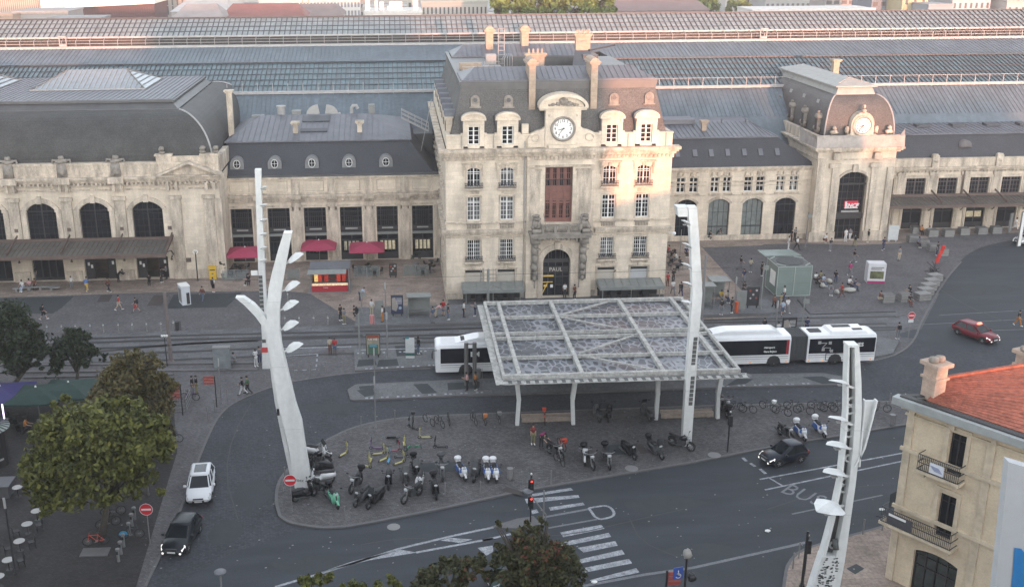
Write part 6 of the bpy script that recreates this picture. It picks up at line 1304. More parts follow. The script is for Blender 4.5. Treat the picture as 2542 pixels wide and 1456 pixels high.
# ============================================================ building at right
rbm=mat('corner_limestone',(.58,.48,.35),.85,.14,.8,bump=.2,fine=(9,.08),lines=[(2,.33,.06,.92)]); rbt=mat('corner_limestone_trim',(.52,.44,.33),.85,.25,1.5)
P0=Vector((29.85,55.85,0)); dU=Vector((33.7-30.0,50.6-55.9,0)).normalized(); nU=Vector((dU.y,-dU.x,0)); nU=nU if nU.dot(Vector((-1,-1,0)))>0 else -nU
rb=thing('corner_building','sandy stone corner building with orange tiled roof and balconies at the right','building',tuple(P0)); LW=15; DW=13
def RB(s,o,z): v=P0+dU*s-nU*o; return (v.x,v.y,z)   # s along facade, o depth inwards
Tb=lambda x,yy,z: RB(x,yy,z)
def facS(x,y): # facade s coordinate from a picture point at height z
 d=ray(*R1(x,y)); # intersect with facade plane
 n=nU; t=(P0-Vector((0,0,H))).dot(n)/d.dot(n); q=Vector((0,0,H))+d*t; return (q-P0).dot(dU),q.z
m=MB(); w1=[facS(1540,690),facS(1635,720)]; a1,z1=facS(1565,455); a2,z2=facS(1530,690); a3,z3=facS(1500,845); a4,z4=facS(1465,1100); 
wx=[(a1+.05,facS(1672,490)[0])]; wx2=(a3,facS(1605,885)[0]); gd=(facS(1338,1190)[0],facS(1610,1340)[0])
ops=[(wx[0][0],wx[0][1],z2-.25,z1),(wx2[0],wx2[1],z4-.2,z3),(gd[0],gd[1],.1,facS(1338,1190)[1],.25),(wx[0][0]+4.6,wx[0][1]+4.6,z2-.25,z1),(wx2[0]+4.6,wx2[1]+4.6,z4-.2,z3)]
wall(m,0,LW,0,12.0,0,ops,.3,T=Tb); m.build('walls',rbm,rb)
def rbox(m,s0,s1,o0,o1,z0,z1): m.add([RB(s0,o0,z0),RB(s1,o0,z0),RB(s1,o1,z0),RB(s0,o1,z0),RB(s0,o0,z1),RB(s1,o0,z1),RB(s1,o1,z1),RB(s0,o1,z1)],[(0,3,2,1),(4,5,6,7),(0,1,5,4),(1,2,6,5),(2,3,7,6),(3,0,4,7)])
m=MB(); rbox(m,-.35,LW,-.35,.0,11.6,11.85); rbox(m,-.15,LW,-.15,.0,11.2,11.3)
zf=facS(1285,570)[1]; zf2=facS(1240,940)[1]
for z in(zf,zf2): rbox(m,-.18,LW,-.16,0,z-.1,z+.12)
for k in range(12):
 if k%2==0: rbox(m,.2+k*1.2,.5+k*1.2,-.3,0,11.3,11.6)
for a,b,c,d,*_ in ops[:2]+ops[3:]:
 rbox(m,a-.28,a-.04,-.07,0,c,d+.2); rbox(m,b+.04,b+.28,-.07,0,c,d+.2); rbox(m,a-.28,b+.28,-.1,0,d+.2,d+.38)
for s in(-.02,4.75,9.2): rbox(m,s,s+.45,-.08,0,0,11.2)
m.build('mouldings',rbt,rb)
for a,b,c,d,*r_ in ops:
 m=MB(); gdn=r_ and True; oo=.2; mid=(a+b)/2
 for s in(a,b-.09,mid-.05): rbox(m,s,s+.09,oo,oo+.08,c,d-(.0))
 rbox(m,a,b,oo,oo+.08,d-.1,d); rbox(m,a,b,oo,oo+.08,c,c+.12); rbox(m,a,b,oo,oo+.07,lerp(c,d,.8),lerp(c,d,.8)+.06)
 if gdn:
  for k in range(1,4): s=lerp(a,b,k/4); rbox(m,s-.04,s+.04,oo,oo+.08,c,d-.3)
  rbox(m,a,b,oo,oo+.1,lerp(c,d,.55),lerp(c,d,.55)+.1)
 o=m.build('window',darkf,rb); g_=MB(); g_.add([RB(a,oo+.09,c),RB(b,oo+.09,c),RB(b,oo+.09,d),RB(a,oo+.09,d)],[(0,1,2,3)]); g_.build('pane',mat('green_tint_glass',(.04,.05,.05),.1,.5,2,spec=.6) if gdn else glass,o)
def balcony(s0,s1,z,dep,par,ht=1.0):
 m=MB(); rbox(m,s0-.1,s1+.1,-dep-.05,0,z-.18,z); 
 for s in(s0+.25,s1-.25): rbox(m,s-.12,s+.12,-dep*.7,0,z-.5,z-.18)
 o=m.build('balcony',rbt,par); r_=MB(); n=int((s1-s0)/.11)
 for i in range(n+1): s=lerp(s0,s1,i/n); a=Vector(RB(s,-dep,z)); r_.beam(a,a+Vector((0,0,ht)),.025)
 for o1 in(.05,ht*.5,ht): r_.beam(RB(s0,-dep,z+o1),RB(s1,-dep,z+o1),.04); r_.beam(RB(s0,-dep,z+o1),RB(s0,0,z+o1),.04); r_.beam(RB(s1,-dep,z+o1),RB(s1,0,z+o1),.04)
 for i in range(int(n/2)): s=lerp(s0+.1,s1-.1,(i+.5)/(n/2)); c_=Vector(RB(s,-dep,z+.72)); r_.tube([c_+dU*.08*math.cos(k)+Vector((0,0,.1*math.sin(k))) for k in(0,1.57,3.14,4.71)],.015,4,closed=True)
 r_.build('railing',iron,o); return o
s0=facS(1415,735)[0]-.3; bz=z2-.35; b1=balcony(s0,s0+2.45,bz,.75,rb); b2=balcony(-.4,facS(1700,1250)[0]-.9,z4-.3,.85,rb)
m=MB(); a_=Vector(RB(s0+.75,-.8,bz+.12)); m.add([a_,a_+dU*.85,a_+dU*.85+Vector((0,0,.65)),a_+Vector((0,0,.65)),],[(0,1,2,3)]); fo=m.build('cloth_banner',mat('white_blue_banner',(.62,.64,.68),.7,.1,6),b1)
m=MB(); 
for i in range(6): q=a_+dU*(.05+.05*i)-nU*-.01+Vector((0,0,.45-.05*i)); m.beam(q+nU*.012,q+dU*.5+nU*.012+Vector((0,0,-.02)),.03,.005)
m.build('banner_print',mat('banner_blue',(.08,.12,.35),.7),fo)
m=MB(); a_=Vector(RB(.0,-.9,z4-.2)); m.add([a_,a_+dU*1.6,a_+dU*1.6+Vector((0,0,.75)),a_+Vector((0,0,.75)),],[(0,1,2,3)]); fo=m.build('agency_banner',mat('dark_banner',(.06,.06,.07),.7,.2,6),b2); m=MB(); q=a_+nU*.012; m.add([q+dU*.1+Vector((0,0,.52)),q+dU*1.2+Vector((0,0,.5)),q+dU*1.2+Vector((0,0,.66)),q+dU*.1+Vector((0,0,.68))],[(0,1,2,3)]); m.build('banner_print',whitep,fo)
m=MB(); q=P0+Vector((.3,1.3,0)); m.tube([(q.x-.3,q.y,z4-1.0),(q.x-.6,q.y+.3,z4-1.0)],.05,5)
for k in range(7): v=Vector(RB(-.02,.2+k*.12,z4)); m.beam(v-dU*.5,v-dU*.5+Vector((0,0,1.1)),.03)
m.build('side_railing',iron,rb)
# gutter and roof
inn=-nU
def roofp(x,y,pt=.3,z0=12.35):
 d=ray(*R1(x,y)); # plane z - pt*dist = z0
 k=d.z-pt*d.dot(inn); c0=(Vector((0,0,H))-P0); t=(z0-H+pt*c0.dot(inn)-0)/k if False else (z0-(H-pt*c0.dot(inn)))/k
 return Vector((0,0,H))+d*t
B0=roofp(1530,118);B1=roofp(2038,35); dH=Vector((B1.x-B0.x,B1.y-B0.y,0)).normalized(); B2=B0+(B1-B0)*2.2
A0=P0+inn*.05+Vector((0,0,12.3)); 
gut=mat('zinc_gutter_pale',(.3,.32,.32),.5,.15); m=MB(); rbox(m,-.75,LW,-.75,-.1,11.85,12.3)
m.beam(P0-dU*.4+Vector((0,0,12.07)),P0-dU*.4+dH*3.2+Vector((0,0,12.07)),.45,.45); m.build('gutter',gut,rb)
m=MB(); rbox(m,-.45,LW,-.45,0,12.3,12.38); m.beam(P0-dU*.25+Vector((0,0,12.34)),P0-dU*.25+dH*3.4+Vector((0,0,12.34)),.35,.06); m.build('gutter_lining',blackm,rb)
def tiles(m,P,Q,Rr,S,rows):
 P,Q,Rr,S=map(Vector,(P,Q,Rr,S)); nrm=(Q-P).cross(S-P).normalized(); nrm=nrm if nrm.z>0 else -nrm
 for i in range(rows):
  t0=i/rows;t1=(i+1)/rows+.01; a=P.lerp(S,t0)+nrm*.06;b=Q.lerp(Rr,t0)+nrm*.06;c=Q.lerp(Rr,t1)+nrm*.005;d=P.lerp(S,t1)+nrm*.005
  m.add([a,b,c,d,P.lerp(S,t0),Q.lerp(Rr,t0)],[(0,1,2,3),(4,5,1,0)])
m=MB(); E0=P0+inn*.1+dU*.9+Vector((0,0,12.35)); E1=P0+inn*.1+dU*LW+Vector((0,0,12.35)); T1=E1+inn*12+Vector((0,0,3.6)); tiles(m,E0,E1,B2,B0,18)
n=int((B2-B0).length/.4)
for i in range(n): m.beam(B0.lerp(B2,i/n)+Vector((0,0,.1)),B0.lerp(B2,(i+1.08)/n)+Vector((0,0,.07)),.24,.14)
m.add([B0,B2,B2+Vector((0,0,-4)),B0+Vector((0,0,-1.2))],[(0,1,2,3)]); m.build('tiled_roof',tile,rb)
m=MB(); a=P0+dH*.1; m.prism([tuple(P0+inn*1.0)[:2],tuple(P0+dU*LW+inn*1.0)[:2],tuple(P0+dU*LW+dH*12)[:2],tuple(P0+dH*14)[:2],tuple(P0+dH*.3+inn*.02)[:2]],0,12.2); m.build('rear_walls',rbm,rb)
# chimney stacks
def stack(px,py,w_,z0,z1,nm='chimney'):
 m=MB(); m.cbox((px,py,(z0+z1)/2),(w_*.9,w_,z1-z0),.35); m.cbox((px,py,z1-.75),(w_+.12,w_*1.1+.12,.14),.35); m.cbox((px,py,z1+.1),(w_+.3,w_*1.1+.3,.22),.35); o=m.build(nm,mat('peach_chimney_stone',(.45,.34,.27),.85,.18,3,lines=[(2,.35,.07,.85)]) if 'peach_chimney_stone' not in bpy.data.materials else bpy.data.materials['peach_chimney_stone'],rb)
 c=MB(); c.sm=True
 for dx in(-.28,.22): c.lathe([(.24,z1+.2),(.3,z1+.35),(.26,z1+.5),(.05,z1+.56)],(px+dx*math.cos(.35),py+dx*math.sin(.35),0),10)
 c.build('chimney_cowl',stoneG,o)
q=at(*R1(1455,175),12.9); zt4=12.9
for z in np.arange(13.5,18,.02):
 pr2=Vector((q.x,q.y,z))-Vector((0,0,H)); vv=CY+F_*pr2.dot(dn)/pr2.dot(fw)
 if vv<R1(1480,30)[1]: break
 zt4=float(z)
stack(q.x,q.y,.95,12.2,zt4)
q2=onY(2545,885,58); stack(q2.x+.1,58,.9,12.0,q2.z+.2)
# white display panel with blue shape at the bottom right
Yp_=26.0; a_=onY(2508,1165,Yp_); b_=onY(2480,1470,Yp_); m=MB()
PTS=[onY(2503,1146,Yp_),onY(2600,1175,Yp_),onY(2600,1530,Yp_),onY(2462,1530,Yp_)]; m.loft([[v for v in PTS],[v+Vector((.05,.35,0)) for v in PTS]]); q=onY(2530,1530,Yp_); 
wp=thing('advertising_panel','pale grey upright panel with a blue shape at the lower right corner','sign',(q.x,Yp_,0)); m.build('panel',mat('panel_pale',(.42,.43,.45),.6,.05),wp)
m=MB(); m.box(q.x+.1,q.x+.4,Yp_+.05,Yp_+.3,0,q.z+.5); m.box(q.x+1.2,q.x+1.5,Yp_+.05,Yp_+.3,0,q.z+.5); m.build('support_frame',greyc,wp)
m=MB(); bp=[onY(*G_(x,y),Yp_-.02) for x,y in((1752,1240),(1790,1245),(1830,1300),(1850,1456),(1735,1456),(1745,1350))]; m.add(bp,[tuple(range(6))]); m.build('blue_shape',mat('logo_blue',(.02,.17,.42),.5),wp)
# ============================================================ trees
ORD=['first','second','third','fourth','fifth','sixth','seventh','eighth','ninth','tenth','eleventh','twelfth','thirteenth','fourteenth','fifteenth','sixteenth','seventeenth','eighteenth','nineteenth','twentieth']
def foliage(name,par,lobes,nleaf,size,m,seed):
 rg=np.random.default_rng(seed); P=[];vol=np.array([l[3]*l[4]*l[5] for l in lobes])**.67; cnt=(vol/vol.sum()*nleaf).astype(int)
 for (cx,cy,cz,rx,ry,rz),n in zip(lobes,cnt):
  nc=max(5,n//55); d=rg.normal(size=(nc,3)); d/=np.linalg.norm(d,axis=1)[:,None]; d[:,2]=np.where(d[:,2]<-.35,-d[:,2],d[:,2]); r=rg.uniform(.62,1.05,nc)[:,None]; cc=d*r*np.array([rx,ry,rz])+np.array([cx,cy,cz])
  rad=.3*min(rx,ry,rz)*rg.uniform(.45,1.3,nc); idx=rg.integers(0,nc,n); q=rg.normal(size=(n,3)); q/=np.linalg.norm(q,axis=1)[:,None]; q*=rg.uniform(.3,1,n)[:,None]**.6; P.append(cc[idx]+q*rad[idx][:,None]*np.array([1,1,.75]))
 P=np.concatenate(P); n=len(P); a=rg.normal(size=(n,3)); a/=np.linalg.norm(a,axis=1)[:,None]; up=np.array([0,0,1.0]); b=np.cross(a,up+rg.normal(size=(n,3))*.5); b/=np.linalg.norm(b,axis=1)[:,None]+1e-9; s=size*rg.uniform(.5,1.45,n)[:,None]
 V=np.stack([P-a*s*.6,P+b*s*.33,P+a*s*.6,P-b*s*.33],1).reshape(-1,3)-np.array(ORG[par.name]); me=bpy.data.meshes.new(name); me.vertices.add(4*n); me.vertices.foreach_set('co',V.ravel()); me.loops.add(4*n); me.loops.foreach_set('vertex_index',np.arange(4*n,dtype=np.int32)); me.polygons.add(n); me.polygons.foreach_set('loop_start',np.arange(0,4*n,4,dtype=np.int32)); me.polygons.foreach_set('loop_total',np.full(n,4,dtype=np.int32)); me.update(); me.validate(); me.materials.append(m)
 o=bpy.data.objects.new(name,me); scene.collection.objects.link(o); o.parent=par; return o
bark=mat('bark',(.07,.06,.05),.95,.3,4,bump=.5)
def tree(lab,base,lobes,nleaf,size,m,seed,grp='trees on the square',z0=0,tr_=.22,nm='plane_tree'):
 t=thing(nm,lab,'tree',(base.x,base.y,z0),grp); rn=random.Random(seed); mb=MB(); mb.sm=True; cz=min(l[2]-l[5]*.6 for l in lobes); c=Vector((sum(l[0] for l in lobes)/len(lobes),sum(l[1] for l in lobes)/len(lobes),cz)); b=Vector((base.x,base.y,z0))
 mb.tube([b,b.lerp(c,.5)+Vector((.1,0,0)),c],[tr_*1.3,tr_,tr_*.8],8)
 for l in lobes:
  for k in range(3):
   e=Vector((l[0]+rn.uniform(-.6,.6)*l[3],l[1]+rn.uniform(-.6,.6)*l[4],l[2]+rn.uniform(-.2,.5)*l[5])); mb.tube([b.lerp(c,.8),c.lerp(e,.45)+Vector((0,0,.2)),e],[tr_*.6,tr_*.35,.03],5)
 mb.build('trunk',bark,t)
 if nleaf>5000:
  for k in range(14):
   l=lobes[rn.randrange(len(lobes))]; a=rn.uniform(0,6.28); e=rn.uniform(-.3,.9); f=rn.uniform(.95,1.15); r=rn.uniform(.16,.3); lobes=lobes+[(l[0]+l[3]*f*math.cos(a)*math.cos(e),l[1]+l[4]*f*math.sin(a)*math.cos(e),l[2]+l[5]*f*math.sin(e),l[3]*r,l[4]*r,l[5]*r)]
 foliage('crown',t,lobes,nleaf,size,m,seed); return t
gA=leafmat('leaf_olive_green',(.018,.03,.008),(.165,.165,.035)); gB=leafmat('leaf_dark_green',(.009,.018,.009),(.04,.052,.024)); gC=leafmat('leaf_turning_brown',(.022,.024,.010),(.15,.12,.045)); gD=leafmat('leaf_green_with_red_tips',(.013,.02,.008),(.07,.07,.026),(.15,.045,.032)); gE=leafmat('leaf_far_light_green',(.07,.12,.03),(.19,.25,.07))
def lobe(u,v,Y,ru,rz,ry): c=onY(u,v,Y); s=F_/((c-Vector((0,0,H))).dot(fw)); return (c.x,c.y,c.z,ru/s,ry,rz)
b=at(250,1338); Y=b.y; tree('big olive green tree with an orange bicycle parked at its foot',b,[lobe(235,1110,Y+.5,125,2.6,3.4),lobe(145,1150,Y,75,2.2,2.6),lobe(330,1130,Y,85,2.3,2.6),lobe(230,1200,Y-.5,110,2.0,3.0),lobe(300,1060,Y+1,85,1.8,2.3),lobe(150,1080,Y+.5,65,1.6,2.2),lobe(150,1230,Y-1,70,1.3,2.0),lobe(360,1200,Y,45,1.2,1.6),lobe(375,1095,Y+.5,45,1.9,2.0)],29000,.3,gA,1)
b=at(345,1120); Y=b.y; tree('brownish tree turning to autumn behind the big olive green tree',b,[lobe(325,975,Y,85,2.4,3.2),lobe(378,1010,Y,60,2.6,2.6),lobe(290,1010,Y,65,2.1,2.6),lobe(340,925,Y,70,1.5,2.4),lobe(388,1075,Y,40,1.9,2.2),lobe(400,960,Y,30,1.3,1.5)],19000,.27,gC,2)
b=at(182,965); Y=b.y; tree('small dark tree with a forked trunk left of the tram tracks',b,[lobe(187,870,Y,54,1.8,1.9),lobe(165,895,Y,44,1.4,1.6),lobe(214,892,Y,40,1.5,1.6),lobe(188,840,Y,30,1.0,1.1)],6500,.25,gB,3,tr_=.16)
b=at(5,985); Y=b.y; tree('dense dark tree at the left edge of the square',b,[lobe(20,855,Y,82,3.2,3.4),lobe(60,885,Y,52,2.4,2.4),lobe(0,810,Y,65,2.0,2.4),lobe(72,830,Y,34,1.4,1.6),lobe(85,905,Y,25,1.1,1.1)],15000,.27,gB,4)
Y=50.5; tree('reddish green treetop rising in front of the zebra crossing',Vector((onY(1320,1500,Y).x,Y,0)),[lobe(1325,1400,Y,62,1.9,2.0),lobe(1385,1425,Y,60,1.5,1.8),lobe(1262,1420,Y,50,1.3,1.7),lobe(1310,1340,Y,36,.8,1.1),lobe(1385,1375,Y,30,.7,.9),lobe(1350,1440,Y,85,1.5,1.9),lobe(1240,1310,Y,16,.3,.5),lobe(1350,1300,Y,18,.35,.5)],15000,.2,gD,5)
tree('low reddish green treetop at the bottom left of the zebra crossing',Vector((onY(1110,1520,Y).x,Y,0)),[lobe(1110,1440,Y,55,1.1,1.5),lobe(1060,1460,Y,45,.9,1.2),lobe(1180,1420,Y,36,.9,1.1)],5500,.2,gD,6)
tree('yellowish treetop just showing at the bottom edge of the road',Vector((onY(790,1540,Y).x,Y,0)),[lobe(790,1470,Y,60,.8,1.4),lobe(880,1478,Y,60,.7,1.2),lobe(960,1470,Y,50,.8,1.2)],3500,.2,gA,7)
for i,(u,v,ru,rz,nn,lab) in enumerate(((1262,22,45,6,2600,'left one of the bright green trees behind the train shed'),(1325,14,45,7,3000,'tall bright green tree in the middle behind the train shed'),(1400,17,60,7,3600,'broad bright green tree behind the train shed'),(1480,12,46,7,3000,'right one of the bright green trees behind the train shed'),)):
 Y=270; c=onY(u,v,Y); tree(lab,Vector((c.x,Y,0)),[lobe(u,v+8,Y,ru,rz,6),lobe(u-ru*.5,v+20,Y,ru*.6,5,5),lobe(u+ru*.4,v+2,Y,ru*.6,5,5)],nn,1.1,gE,20+i,'trees behind the train shed',0,.5)
for i,(u,v,ru,Y,nn,lab) in enumerate(((1712,14,30,400,1400,'dark green pine behind the brown roof right of centre'),(1757,22,32,390,1400,'low grey green tree right of the dark pine'),(1832,25,34,390,1500,'round grey green tree beside the small white house'),(347,8,16,420,700,'round dark tree behind the warehouses at left'),(405,6,18,420,700,'dark green tree left of the white office block'),(1670,16,20,400,900,'small dark conifer left of the dark pine'),(2560,8,30,420,800,'distant tree at the right edge'))):
 c=onY(u,v,Y); tree(lab,Vector((c.x,Y,0)),[lobe(u,v,Y,ru,4,5),lobe(u+ru*.4,v+6,Y,ru*.7,3,4)],nn,1.4,gE if i in(1,2) else gB,40+i,'distant trees',0,.5)
# ============================================================ small parts library
steel=mat('brushed_metal',(.24,.24,.24),.45,.15,2,metal=.3); greyb=mat('grey_post_paint',(.19,.185,.185),.6,.1); dkg=mat('dark_grey_seat',(.014,.014,.016),.6,.2,4)
YEL=mat('scooter_yellow_paint',(.38,.34,.12),.45,.1); RED=mat('bright_orange_red',(.62,.07,.03),.45,.05); WHT=mat('vehicle_white',(.68,.68,.69),.3,.04); BLU=mat('postal_blue',(.05,.12,.36),.4,.1); MINT=mat('mint_green_paint',(.16,.45,.3),.35,.05); GREYP=mat('vehicle_grey',(.045,.047,.05),.45,.2); BLKP=mat('vehicle_black',(.009,.009,.011),.45,.1,spec=.25); BIKEBLUE=mat('bike_blue',(.06,.25,.42),.5); ORG_=mat('orange_cloth',(.5,.18,.06),.7); PINK=mat('pink_cloth',(.45,.1,.16),.7); PURP=mat('purple_paint',(.12,.05,.15),.5); GRN=mat('green_paint',(.05,.2,.1),.5)
def tw_(par,x,r,w,nm='wheel',sp=6):
 m=MB(); m.sm=True; m.tube([(x+r*.86*math.cos(6.2832*k/16),0,r+r*.86*math.sin(6.2832*k/16)) for k in range(16)],[w/2]*16,5,closed=True); o=m.build(nm,tyre,par,False)
 q=MB(); q.disc((x,0,r),r*.28,8,'Y',w*.8)
 for k in range(sp): a=6.283*k/sp; q.beam((x,0,r),(x+r*.8*math.cos(a),0,r+r*.8*math.sin(a)),.02,.02,up=(0,1,0))
 q.build('rim',steel,o,False)
def mscooter(label,col,loc,rz,box=None,name='motor_scooter',big=False,cat='motor scooter'):
 s=thing(name,label,cat,loc,'two wheelers parked on the island',rz); k=1.1 if big else 1
 tw_(s,.65*k,.25*k,.12,sp=5); tw_(s,-.62*k,.25*k,.13,sp=5)
 m=MB(); m.sm=True
 m.loft([[(-.95*k,-.1,.5),(-.95*k,.1,.5),(-.9*k,.08,.72),(-.9*k,-.08,.72)],[(-.6*k,-.19,.36),(-.6*k,.19,.36),(-.6*k,.16,.74),(-.6*k,-.16,.74)],[(-.2*k,-.19,.3),(-.2*k,.19,.3),(-.15*k,.15,.72),(-.15*k,-.15,.72)],[(.05*k,-.17,.22),(.05*k,.17,.22),(.02*k,.16,.36),(.02*k,-.16,.36)],[(.35*k,-.18,.22),(.35*k,.18,.22),(.35*k,.17,.34),(.35*k,-.17,.34)],[(.47*k,-.2,.3),(.47*k,.2,.3),(.38*k,.2,.5),(.38*k,-.2,.5)],[(.5*k,-.18,.75),(.5*k,.18,.75),(.36*k,.16,.85),(.36*k,-.16,.85)],[(.42*k,-.1,1.0),(.42*k,.1,1.0),(.3*k,.08,1.0),(.3*k,-.08,1.0)]]); m.build('body',col,s,False)
 m=MB(); m.sm=True; m.loft([[(.32*k,-.07,.48),(.32*k,.07,.48),(.32*k,.07,.53),(.32*k,-.07,.53)],[(.6*k,-.09,.5),(.6*k,.09,.5),(.6*k,.07,.56),(.6*k,-.07,.56)],[(.92*k,-.06,.36),(.92*k,.06,.36),(.92*k,.05,.42),(.92*k,-.05,.42)]]); m.build('front_mudguard',col,s,False)
 m=MB(); m.sm=True; m.loft([[(-.88*k,-.1,.74),(-.88*k,.1,.74),(-.88*k,.08,.84),(-.88*k,-.08,.84)],[(-.4*k,-.16,.73),(-.4*k,.16,.73),(-.4*k,.13,.85),(-.4*k,-.13,.85)],[(.0,-.12,.71),(.0,.12,.71),(.0,.1,.78),(.0,-.1,.78)]]); m.build('seat',dkg,s,False)
 m=MB(); m.tube([(.3*k,-.34,1.0),(.4*k,-.15,1.04),(.4*k,.15,1.04),(.3*k,.34,1.0)],.025,5); m.tube([(.42*k,0,1.0),(.64*k,0,.3)],.035,5); o=m.build('handlebar',blackm,s,False)
 for y in(-.28,.28): m=MB(); m.tube([(.36*k,y,1.02),(.38*k,y*1.15,1.2)],.012,4); m.cbox((.38*k,y*1.15,1.23),(.03,.13,.08)); m.build('mirror',blackm,o,False)
 m=MB(); m.sm=True; blob(m,(.5*k,0,.9),.1,8,(.6,1.1,.8),1,0); m.build('headlight',lampg,s,False)
 m=MB(); m.tube([(-.1,-.2,.28),(-.85*k,-.22,.36)],[.04,.06],6); m.tube([(-.1,0,.3),(-.62*k,.0,.27)],.07,6); m.build('exhaust',GREYP,s,False)
 if box: m=MB(); m.sm=True; blob(m,(-.95*k,0,1.05),.24,10,(1,1,.75),2,.03); m.box(-1.1*k,-.8*k,-.15,.15,.8,.9); m.build('top_box',box,s,False)
 if big: m=MB(); m.loft([[(.5*k,-.2,.95),(.5*k,.2,.95),(.47*k,.2,.95),(.47*k,-.2,.95)],[(.3*k,-.15,1.35),(.3*k,.15,1.35),(.28*k,.15,1.35),(.28*k,-.15,1.35)]]); m.build('windshield',cglass,s,False)
 return s
def mbike(label,col,loc,rz,name='motorcycle',box=None):
 s=thing(name,label,'motorcycle',loc,'two wheelers parked on the island',rz); tw_(s,.72,.32,.13,sp=8); tw_(s,-.7,.32,.17,sp=8)
 m=MB(); m.sm=True; m.loft([[(-.12,-.1,.72),(-.12,.1,.72),(-.12,.1,.86),(-.12,-.1,.86)],[(.12,-.17,.7),(.12,.17,.7),(.12,.14,.98),(.12,-.14,.98)],[(.4,-.12,.74),(.4,.12,.74),(.38,.1,.95),(.38,-.1,.95)]]); m.build('fuel_tank',col,s,False)
 m=MB(); m.sm=True; m.loft([[(-.95,-.08,.84),(-.95,.08,.84),(-.95,.06,.92),(-.95,-.06,.92)],[(-.5,-.14,.78),(-.5,.14,.78),(-.5,.11,.88),(-.5,-.11,.88)],[(-.1,-.12,.76),(-.1,.12,.76),(-.1,.1,.83),(-.1,-.1,.83)]]); m.build('seat',dkg,s,False)
 m=MB(); m.box(-.22,.3,-.16,.16,.32,.68,.03); m.beam((-.7,0,.32),(-.1,0,.45),.16,.07); m.tube([(.2,-.18,.35),(-.5,-.2,.3),(-1.0,-.22,.45)],[.03,.045,.06],6); m.build('engine',GREYP,s,False)
 m=MB(); 
 for y in(-.09,.09): m.tube([(.72,y,.32),(.45,y,.98)],.028,5)
 m.tube([(.28,-.36,1.06),(.42,-.15,1.05),(.42,.15,1.05),(.28,.36,1.06)],.022,5); o=m.build('fork_and_handlebar',steel,s,False)
 for y in(-.3,.3): m=MB(); m.tube([(.33,y,1.06),(.38,y*1.1,1.22)],.012,4); m.cbox((.38,y*1.1,1.25),(.03,.14,.08)); m.build('mirror',blackm,o,False)
 m=MB(); m.sm=True; blob(m,(.58,0,.92),.13,8,(.7,1,.9),1,0); m.build('headlight',lampg,s,False)
 m=MB(); m.sm=True; m.tube([(.72+.36*math.cos(a),0,.32+.36*math.sin(a)) for a in(.3,.8,1.3,1.8,2.3)],.06,4); m.build('front_mudguard',col,s,False); m=MB(); m.sm=True; m.tube([(-.7+.38*math.cos(a),0,.34+.38*math.sin(a)) for a in(.9,1.5,2.1,2.6)],.07,4); m.build('rear_mudguard',col,s,False)
 if box: m=MB(); m.sm=True; blob(m,(-.98,0,1.1),.25,10,(1,1,.75),2,.03); m.box(-1.05,-.8,-.12,.12,.88,.95); m.build('top_box',box,s,False)
 return s
def kick(label,col,loc,rz,lie=0,name='kick_scooter'):
 s=thing(name,label,'kick scooter',loc,'shared kick scooters on the island',rz)
 tw_(s,.5,.12,.05,sp=4); tw_(s,-.45,.1,.05,sp=4)
 m=MB(); m.box(-.42,.3,-.08,.08,.1,.15); m.beam((.3,0,.13),(.42,0,.3),.06,.05); m.build('deck',col,s,False)
 m=MB(); m.tube([(.5,0,.13),(.38,0,1.1)],.028,5); m.build('stem',col,s,False); m=MB(); m.tube([(.36,-.24,1.1),(.38,0,1.12),(.36,.24,1.1)],.022,5); m.build('handlebar',blackm,s,False)
 m=MB(); m.cbox((.45,0,.75),(.1,.12,.28),0,0,-.12); m.build('battery_box',col,s,False)
 if lie: s.rotation_euler=(R(86)*lie,0,rz); s.location=Vector(loc)+Vector((0,0,.1))
 return s
def bicycle(label,col,loc,rz,basket=None,wcol=None,name='bicycle',grp='bicycles'):
 s=thing(name,label,'bicycle',loc,grp,rz)
 for x in(.52,-.52):
  m=MB(); m.sm=True; m.tube([(x+.32*math.cos(6.2832*k/18),0,.34+.32*math.sin(6.2832*k/18)) for k in range(18)],.03,4,closed=True); o=m.build('wheel',tyre,s,False); q=MB()
  for k in range(9): a=6.283*k/9; q.beam((x-.3*math.cos(a),0,.34-.3*math.sin(a)),(x+.3*math.cos(a),0,.34+.3*math.sin(a)),.006,.006,up=(0,1,0))
  if wcol and x<0: q.prismY([(x-.31*math.cos(6.283*k/12),.34+.31*math.sin(6.283*k/12)) for k in range(7)],-.03,-.025); 
  q.build('spokes' if not(wcol and x<0) else 'skirt_guard',steel if not (wcol and x<0) else wcol,o,False)
 m=MB(); 
 for p,q in(((-.05,.3),(.38,.8)),((-.05,.3),(-.18,.85)),((-.16,.75),(.36,.78)),((-.52,.34),(-.05,.3)),((-.52,.34),(-.17,.72)),((.52,.34),(.36,.95))): m.tube([(p[0],0,p[1]),(q[0],0,q[1])],.02,5)
 m.build('frame',col,s,False); m=MB(); m.tube([(.22,-.27,1.0),(.38,-.1,.98),(.38,.1,.98),(.22,.27,1.0)],.014,4); m.build('handlebar',blackm,s,False)
 m=MB(); m.sm=True; m.loft([[(-.32,-.08,.87),(-.32,.08,.87),(-.32,.07,.92),(-.32,-.07,.92)],[(-.05,-.02,.88),(-.05,.02,.88),(-.05,.02,.91),(-.05,-.02,.91)]]); m.build('saddle',blackm,s,False)
 m=MB(); m.disc((-.05,0,.3),.09,8,'Y',.03); m.beam((-.05,.06,.3),(.1,.06,.22),.02); m.beam((-.05,-.06,.3),(-.2,-.06,.38),.02); m.build('pedals',steel,s,False)
 if basket: m=MB(); m.loft([[(.42,-.13,.82),(.42,.13,.82),(.66,.13,.82),(.66,-.13,.82)],[(.38,-.17,1.06),(.38,.17,1.06),(.7,.17,1.06),(.7,-.17,1.06)]],True); m.build('basket',basket,s,False)
 return s
